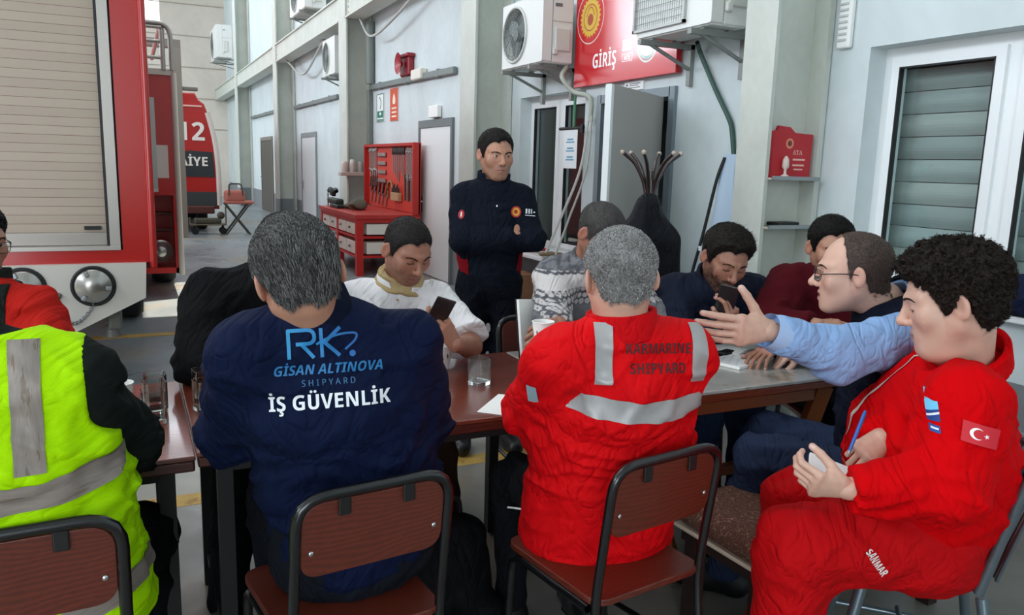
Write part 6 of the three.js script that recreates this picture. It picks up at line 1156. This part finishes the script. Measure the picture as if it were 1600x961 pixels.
// ---- maroon sweater
{
  const F = [-0.33, 0, 0.94]; makePerson({
    label: 'man in a maroon knitted sweater behind the bald man', skin: SKIN.mid,
    hip: [2.86, 0.57, -2.56], shL: [2.84, 1.035, -2.38], shR: [2.5, 1.035, -2.5], neck: [2.69, 1.1, -2.45], elL: [2.9, 0.85, -2.2], elR: [2.34, 0.9, -2.42], wrL: [2.68, 0.82, -2.12], wrR: [2.38, 0.93, -2.2],
    handL: [[-0.8, -0.05, 0.2], [0, 1, 0], 'relaxed'], handR: [[0.75, 0.0, 0.5], [0.1, 0.8, 0.5], 'relaxed'], ...seatLegs([2.78, 0.53, -2.16], [2.62, 0.53, -2.26], [2.78, 0.09, -2.15], [2.6, 0.09, -2.2], F), build: { k: 1.08, arm: 1.15 },
    head: { c: [2.672, 1.2, -2.44], f: [-0.42, -0.15, 0.9], s: 1.05, eyes: 'open', beard: 0.3, hair: { col: 0x15120f, T: 0.012, len: 0.012, strands: 4000, comb: [0, 0.3, -0.3] } },
    top: { name: 'sweater', e: 0.024, es: 0.028, fold: 0.008, hem: 0.06, mat: cloth(0x4e0d16, 0.95, { bump: 0.0015 }), collar: { h: 0.03 } }, legs: { mat: cloth(0x15171c, 0.9) },
  });
  tick('maroon');
}
// ---- bald man with glasses, arm stretched out
{
  const F = [-0.66, 0, -0.75], S = makePerson({
    label: 'balding man with glasses in a blue shirt and navy vest stretching out his arm', skin: SKIN.pale,
    hip: [2.2, 0.57, -1.66], waist: [2.18, 0.74, -1.63], chest: [2.14, 0.92, -1.63], shL: [1.995, 1.04, -1.535], shR: [2.25, 1.04, -1.76], neck: [2.085, 1.105, -1.635], elL: [1.755, 1.01, -1.55], elR: [2.4, 0.85, -1.98], wrL: [1.515, 1.09, -1.57], wrR: [2.37, 0.805, -2.27],
    handL: [[-0.97, 0.02, -0.18], [-0.1, -0.05, 1], 'open', 1.06], handR: [[-0.85, -0.08, -0.2], [0.1, 1, 0.2], 'pen'], hipU: [-0.75, 0, 0.66], ...seatLegs([1.9, 0.54, -1.95], [2.1, 0.54, -2.12], [1.87, 0.09, -2.05], [2.08, 0.09, -2.22], F), build: { k: 1.08, arm: 1.05, ww: 0.16, wd: 0.14 },
    head: { c: [1.955, 1.214, -1.70], f: [-0.7, -0.03, -0.71], u: [0.02, 1, 0.02], s: 1.0, eyes: 'open', mouth: 0.003, glasses: true, nose: 1.12, beard: 0.12, hair: { col: 0x4a3d36, col2: 0x6a5a52, T: 0.005, len: 0.006, strands: 5000, lift: 0.8, line: 'bald', fuzz: 2.6 } },
    top: { name: 'shirt', e: 0.016, es: 0.024, fold: 0.008, hem: 0.06, mat: cloth(0x8fb0dc, 0.8), collar: { h: 0.042, r: 0.073, flare: 0.012, open: 0.5 } }, legs: { mat: cloth(0x27324a, 0.9), e: 0.022 },
  });
  vestOver(S, cloth(0x0c1222, 0.85), { hem: 0.06, e: 0.027, width: 1.16, neckCut: 0.05, vneck: 0.3, upright: 6, label: 'navy body warmer' });
  S.collarOn({ h: 0.05, r: 0.088, flare: 0.008, th: 0.009, open: 0.6 }, cloth(0x0c1222, 0.85), S.vest);
  printOn(S, S.vestF, 'vest_badge', [1.97, 0.87, -1.64], [-0.75, 0, 0.66].map((v) => -v), [0, 1, 0], 0.075, 0.05, inkMat(canvasTex(96, 64, (g) => { g.clearRect(0, 0, 96, 64); g.fillStyle = '#c02a2a'; g.beginPath(); g.ellipse(48, 32, 46, 28, 0, 0, 7); g.fill(); g.fillStyle = '#e8c9a8'; g.fillRect(26, 24, 44, 14); })), S.vest, { nu: 8, nv: 8 });
  for (const [sd] of [['L']]) { const d = vn(vs(S.wrL, S.elL)), c = vl(S.elL, S.wrL, 0.9); S.add('cuff', (() => { const t = new THREE.CylinderGeometry(0.047, 0.05, 0.055, 28, 1, true); t.applyQuaternion(new THREE.Quaternion().setFromUnitVectors(V(0, 1, 0), V(...d))); return t.translate(...c); })(), new THREE.MeshStandardMaterial({ color: 0xa8c4ea, roughness: 0.8, side: THREE.DoubleSide }), S.top); }
  tick('bald');
}
// ---- red coverall, writing
{
  const F = [-0.7, 0, -0.71], red = cloth(0xcc0209, 0.9, { spec: 0.15 }), S = makePerson({
    label: 'curly haired man in a red fleece and red trousers writing in a notebook', skin: SKIN.pale,
    hip: [1.91, 0.58, -1.35], waist: [1.91, 0.75, -1.33], chest: [1.91, 0.885, -1.32], shL: [1.765, 0.97, -1.16], shR: [2.05, 0.97, -1.44], neck: [1.915, 1.05, -1.29], elL: [1.69, 0.79, -1.135], elR: [1.9, 0.82, -1.48], wrL: [1.475, 0.782, -1.235], wrR: [1.695, 0.845, -1.33],
    handL: [[-0.8, 0.1, -0.35], [-0.3, -0.45, 0.85], 'grip', 0.95], handR: [[-0.85, -0.35, 0.15], [-0.2, 0.75, 0.6], 'pen', 0.95], hipU: [-0.71, 0, 0.7], ...seatLegs([1.52, 0.55, -1.40], [1.74, 0.55, -1.61], [1.5, 0.09, -1.42], [1.72, 0.09, -1.66], F), build: { k: 1.12, arm: 1.18, leg: 1.12, ww: 0.17, wd: 0.155, cw: 0.172, hd: 0.14 },
    head: { c: [1.822, 1.203, -1.28], f: [-0.62, -0.24, -0.74], u: [-0.1, 1, -0.1], s: 1.06, fat: 0.6, wide: 1.03, neck: 1.12, eyes: 'down', beard: 0.1, beardCol: 0x2b201a, hair: { col: 0x17120f, col2: 0x33271f, mix: 0.4, T: 0.026, len: 0.0075, strands: 12000, curl: true, freq: 95, swirl: 1.6, lift: 0.5, comb: [0, 0, 0], line: 'low', top: 0.006, cell: 0.0032 } },
    top: { name: 'fleece_jacket', e: 0.028, es: 0.032, fold: 0.009, hem: 0.12, sleeve: 1.93, mat: red, cell: 0.0075, neckCut: 0.005, collar: { h: 0.03, r: 0.092, flare: 0.02, th: 0.009, open: 0.3 } }, legs: { mat: cloth(0xb9050c, 0.8), e: 0.035 },
  });
  const side = [-0.3, 0, 0.95], Rr = [0.86, 0, 0.5];
  printOn(S, S.topF, 'zip', va(S.chest, S.fwd, 0.15), vx([0, 1, 0], S.fwd), [0, 1, 0], 0.012, 0.34, new THREE.MeshStandardMaterial({ color: 0xc9b9a8, roughness: 0.5, side: THREE.DoubleSide }), S.top, { nu: 2, nv: 40, off: 0.003, label: 'pale zip down the front' });
  // flag patch on the upper arm, logo on the chest, lettering on the thigh
  printOn(S, S.armF.L, 'flag_patch', [1.72, 0.94, -1.15], [0.93, -0.22, 0.33], [0.22, 0.95, 0.1], 0.075, 0.045, new THREE.MeshStandardMaterial({ roughness: 0.7, side: THREE.DoubleSide, map: canvasTex(192, 128, (g) => { g.fillStyle = '#c81e2c'; g.fillRect(0, 0, 192, 128); g.fillStyle = '#f2f0ee'; g.beginPath(); g.arc(68, 62, 36, 0, 7); g.fill(); g.fillStyle = '#c81e2c'; g.beginPath(); g.arc(78, 62, 29, 0, 7); g.fill(); g.fillStyle = '#f2f0ee'; g.beginPath(); for (let k = 0; k <= 10; k++) { const a = k / 10 * 2 * PI - PI, r = k % 2 ? 7 : 17; g.lineTo(118 + r * cos(a), 64 + r * sin(a)); } g.fill(); }) }), S.top, { nu: 10, nv: 8, off: 0.012, label: 'small red flag patch with white crescent and star' });
  printOn(S, S.topF, 'chest_logo', [1.755, 0.985, -1.25], [0.55, 0.25, 0.75], [-0.35, 0.9, -0.1], 0.034, 0.065, inkMat(canvasTex(96, 192, (g) => { g.clearRect(0, 0, 96, 192); g.fillStyle = '#6fc7ec'; g.fillRect(8, 8, 80, 60); g.fillStyle = '#1c3f86'; g.beginPath(); g.moveTo(8, 70); g.lineTo(88, 56); g.lineTo(88, 120); g.lineTo(8, 132); g.fill(); g.fillStyle = '#e9eef2'; g.beginPath(); g.moveTo(8, 96); g.lineTo(88, 70); g.lineTo(88, 82); g.lineTo(8, 112); g.fill(); g.fillStyle = '#234a96'; g.fillRect(14, 144, 66, 38); g.fillStyle = '#e9eef2'; g.fillRect(24, 156, 46, 10); })), S.top, { nu: 8, nv: 14, label: 'small blue and white logo patch' });
  printOn(S, S.legF, 'trouser_lettering', [1.62, 0.55, -1.27], [0.55, -0.75, 0.25], [0.75, 0.55, -0.3], 0.095, 0.026, inkMat(canvasTex(256, 64, (g) => { g.clearRect(0, 0, 256, 64); g.fillStyle = '#e8dcd6'; g.font = 'bold 54px sans-serif'; g.textAlign = 'center'; g.fillText('SANMAR', 128, 52, 246); })), S.trousers, { nu: 20, nv: 6, label: 'white lettering on the trouser leg' });
  tick('coverall');
}
// ------------------------------------------------------------------ things on the tables and small items
const cupPrint = canvasTex(256, 128, (g) => { g.fillStyle = '#f3f0ea'; g.fillRect(0, 0, 256, 128); g.fillStyle = '#5c5049'; for (let j = 0; j < 4; j++) for (let i = 0; i < 9; i++) { const x = 14 + i * 28 + (j % 2) * 14, y = 22 + j * 27; g.beginPath(); g.ellipse(x, y, 6, 3.4, 0.6, 0, 7); g.fill(); g.fillRect(x + 4, y + 4, 5, 3); } });
function paperCup(label, pos) {
  const t = thing('paper_cup', label, 'cup', pos, 0.4, 'paper cups on the tables'), h = 0.09;
  part('wall', lathe([[0.026, 0.002], [0.037, h], [0.0355, h], [0.0255, 0.006]], 28), M(0xffffff, 0.6, { map: cupPrint }), t);
  part('rim', move(new THREE.TorusGeometry(0.037, 0.0018, 8, 32), 0, h, 0, PI / 2, 0, 0), mat.white, t);
  part('base', move(new THREE.CylinderGeometry(0.0255, 0.0255, 0.004, 24), 0, 0.004, 0), mat.white, t);
  return t;
}
paperCup('paper cup beside the hi-vis vest man\'s sleeve', [-0.056, 0.742, -2.56]);
paperCup('paper cup with brown print next to the white polo man\'s hands', [1.02, 0.75, -2.70]);
paperCup('paper cup held in the hand of the patterned sweater man', [1.222, 0.905, -2.29]);
function tumbler(label, pos, turn) {
  const t = thing('glass_tumbler', label, 'glass', pos, turn, 'square glass tumblers on the tables'), a = 0.031, h = 0.095, q = (r, hh) => { const s = new THREE.Shape(), k = r * 0.3; s.moveTo(-r + k, -r); s.lineTo(r - k, -r); s.quadraticCurveTo(r, -r, r, -r + k); s.lineTo(r, r - k); s.quadraticCurveTo(r, r, r - k, r); s.lineTo(-r + k, r); s.quadraticCurveTo(-r, r, -r, r - k); s.lineTo(-r, -r + k); s.quadraticCurveTo(-r, -r, -r + k, -r); return s; };
  const s = q(a), inner = q(a - 0.003); s.holes.push(inner); const g = extrude(s, h - 0.014, 0.0008, 6); g.rotateX(-PI / 2); g.translate(0, 0.014, 0);
  part('wall', g, mat.thickGlass, t); const b = extrude(q(a - 0.0008), 0.013, 0.0006, 6); b.rotateX(-PI / 2); b.translate(0, 0.0008, 0); part('base', b, mat.thickGlass, t);
  return t;
}
tumbler('nearest of the three glass tumblers on the left table', [0.03, 0.742, -2.43], 0.1);
tumbler('middle of the three glass tumblers on the left table', [0.036, 0.742, -2.53], 0.2);
tumbler('farthest of the three glass tumblers on the left table', [0.04, 0.742, -2.62], 0.05);
tumbler('nearer glass tumbler beside the navy jacket at the table joint', [0.175, 0.75, -2.47], 0.3);
tumbler('farther glass tumbler beside the navy jacket at the table joint', [0.18, 0.75, -2.6], 0.1);
tumbler('empty square glass tumbler alone on the middle table', [1.065, 0.75, -2.455], 0.5);
const sheetOf = (name, label, cat, w, d, h, pos, turn, m = mat.paper) => solo(name, label, cat, rbox(w, h, d, 0, h / 2, 0, 0.0008, 1), m, pos, turn);
sheetOf('paper_sheet', 'white sheet of paper under the red sleeve on the middle table', 'paper', 0.15, 0.21, 0.0015, [1.06, 0.7505, -2.19], -0.75);
sheetOf('paper_sheet', 'second white sheet lying at the edge of the middle table', 'paper', 0.15, 0.14, 0.0015, [1.17, 0.7505, -2.18], 0.1);
{
  const t = thing('notebook', 'white notebook propped up behind the paper cup', 'notebook', [1.40, 0.752, -2.67], 0.5);
  const g = rbox(0.2, 0.245, 0.012, 0, 0.1225, 0, 0.002); g.rotateX(-0.2); g.rotateZ(-0.12); part('pages', g, mat.paper, t);
  const c = rbox(0.206, 0.25, 0.003, 0, 0.1225, -0.009, 0.001); c.rotateX(-0.2); c.rotateZ(-0.12); part('cover', c, mat.black, t);
}
{
  const t = thing('notebook', 'open notebook with a green cover in front of the bearded man', 'notebook', [2.33, 0.75, -2.6], 0.35);
  part('cover', rbox(0.3, 0.004, 0.21, 0, 0.003, 0, 0.001), M(0x3f7a56, 0.6), t);
  for (const s of [-1, 1]) { const g = new THREE.BoxGeometry(0.145, 0.012, 0.2, 12, 1, 1), p = g.attributes.position; for (let i = 0; i < p.count; i++) { const x = p.getX(i) * s; p.setY(i, p.getY(i) + 0.012 + 0.008 * sin(clamp((0.0725 - x) / 0.145, 0, 1) * PI)); } g.computeVertexNormals(); g.translate(s * 0.074, 0, 0); part('pages', g, mat.paper, t); }
}
{
  const t = thing('notepad', 'white notepad under the bald man\'s writing hand', 'notepad', [2.17, 0.75, -2.4], 0.3);
  part('pages', rbox(0.21, 0.012, 0.15, 0, 0.0065, 0, 0.002), mat.paper, t); const pg = new THREE.PlaneGeometry(0.2, 0.14); pg.rotateX(-PI / 2); pg.translate(0, 0.0132, 0);
  part('writing', pg, M(0xffffff, 0.8, { map: canvasTex(128, 96, (g) => { g.fillStyle = '#f4f3f0'; g.fillRect(0, 0, 128, 96); g.strokeStyle = '#9aa2ae'; g.lineWidth = 1.6; for (let k = 0; k < 7; k++) { g.beginPath(); for (let x = 10; x < 108 - (k * 17) % 40; x += 4) g.lineTo(x, 14 + k * 11 + 2 * sin(x * 1.7 + k * 3)); g.stroke(); } }) }), t);
}
solo('pen_case', 'black pen case lying between the notebook and the notepad', 'pen case', rbox(0.17, 0.022, 0.05, 0, 0.012, 0, 0.008), mat.black, [2.24, 0.75, -2.52], 0.35);
function pen(label, a, b, col) { const A = V(...a), B = V(...b), L = A.distanceTo(B), t = thing('pen', label, 'pen', a), q = new THREE.Quaternion().setFromUnitVectors(V(0, 1, 0), B.clone().sub(A).normalize());
  const f = (g) => g.applyQuaternion(q); part('tip', f(lathe([[0, 0], [0.0012, 0.002], [0.0036, 0.014], [0.004, 0.018]], 12)), mat.zinc, t); part('barrel', f(lathe([[0.004, 0.018], [0.0045, 0.03], [0.0045, L - 0.012], [0.003, L - 0.002], [0, L]], 14)), col, t); part('pocket_clip', f(slab(0.0045, L - 0.05, -0.0015, 0.007, L - 0.01, 0.0015)), mat.zinc, t); }
pen('blue pen in the right hand of the curly haired man', [1.575, 0.812, -1.325], [1.635, 0.925, -1.335], M(0x1f5fae, 0.35));
pen('dark green pen in the right hand of the bald man', [2.215, 0.765, -2.345], [2.34, 0.835, -2.3], M(0x26382e, 0.4));
pen('black pen lying on the table by the propped notebook', [1.33, 0.756, -2.62], [1.42, 0.756, -2.53], mat.black);
{
  const t = thing('notebook', 'small white notebook in the left hand of the curly haired man', 'notebook', [1.495, 0.792, -1.305], 0.75);
  const g = rbox(0.15, 0.008, 0.1, 0, 0.004, 0, 0.002); g.rotateX(0.25); part('pages', g, mat.paper, t); const c = rbox(0.153, 0.003, 0.103, 0, -0.002, 0, 0.001); c.rotateX(0.25); part('cover', c, M(0x2b2b2e, 0.6), t);
}
// black backpack under the middle table
{
  const t = thing('backpack', 'black backpack with pale piping on the floor beside the red top\'s chair', 'backpack', [0.82, 0, -2.12], 0.2);
  const f = union([etube([0, 0.1, 0], [0, 0.36, 0], [1, 0, 0], [0.17, 0.11], [0.14, 0.09]), cone([-0.08, 0.14, 0.1], [0.08, 0.14, 0.1], 0.07, 0.07)], 0.04);
  part('bag_body', nets((x, y, z) => max(f(x, y, z) - 0.01 * noise(x * 14, y * 14, z * 14), 0.002 - y), [-0.22, -0.01, -0.16], [0.22, 0.5, 0.22], 0.009), cloth(0x0d0e11, 0.8), t);
  part('piping', tube([[-0.12, 0.44, 0.06], [-0.17, 0.32, 0.1], [-0.13, 0.18, 0.15], [-0.08, 0.1, 0.17]], 0.004, 30, 6), mat.cableLight, t);
  part('grab_handle', tube([[-0.05, 0.45, 0], [-0.03, 0.5, 0.01], [0.03, 0.5, 0.01], [0.05, 0.45, 0]], 0.009, 20, 8), mat.black, t);
}
// jackets
{
  const t = thing('jacket', 'black jacket hanging on the coat stand', 'jacket', [2.69, 0, -3.83]);
  const f = union([cone([0, 1.3, 0.02], [-0.06, 1.12, 0.02], 0.05, 0.1), cone([0, 1.3, 0.02], [0.08, 1.1, 0.0], 0.05, 0.1), etube([0, 1.1, 0.02], [0.02, 0.62, 0.02], [0.9, 0, 0.43], [0.15, 0.1], [0.13, 0.08]), cone([0.14, 1.1, 0.03], [0.16, 0.65, 0.06], 0.06, 0.05)], 0.06);
  part('shell', nets((x, y, z) => max(f(x, y, z) - 0.014 * (1 - abs(noise(x * 9, y * 3, z * 9)) * 2.5), 0.55 - y), [-0.3, 0.5, -0.22], [0.34, 1.4, 0.24], 0.01), cloth(0x17181d, 0.6), t);
}
{
  const t = thing('jacket', 'navy jacket lying folded on the window sill at the right edge', 'jacket', [3.6, 0.905, -2.2]);
  const f = union([cone([0, 0.06, -0.12], [0, 0.07, 0.2], 0.07, 0.075), cone([-0.03, 0.12, -0.05], [0.0, 0.12, 0.08], 0.05, 0.06), cone([0.02, 0.05, 0.16], [0, 0.1, 0.3], 0.06, 0.06)], 0.05);
  part('shell', nets((x, y, z) => max(f(x, y, z) - 0.016 * (1 - abs(noise(x * 12, y * 12, z * 9)) * 2.5), 0.001 - y), [-0.15, -0.01, -0.28], [0.15, 0.26, 0.44], 0.008), cloth(0x141c33, 0.8), t);
}
scene.traverse((o) => { if (o.isMesh) { o.castShadow = true; o.receiveShadow = true; } });
renderer.render(scene, camera);
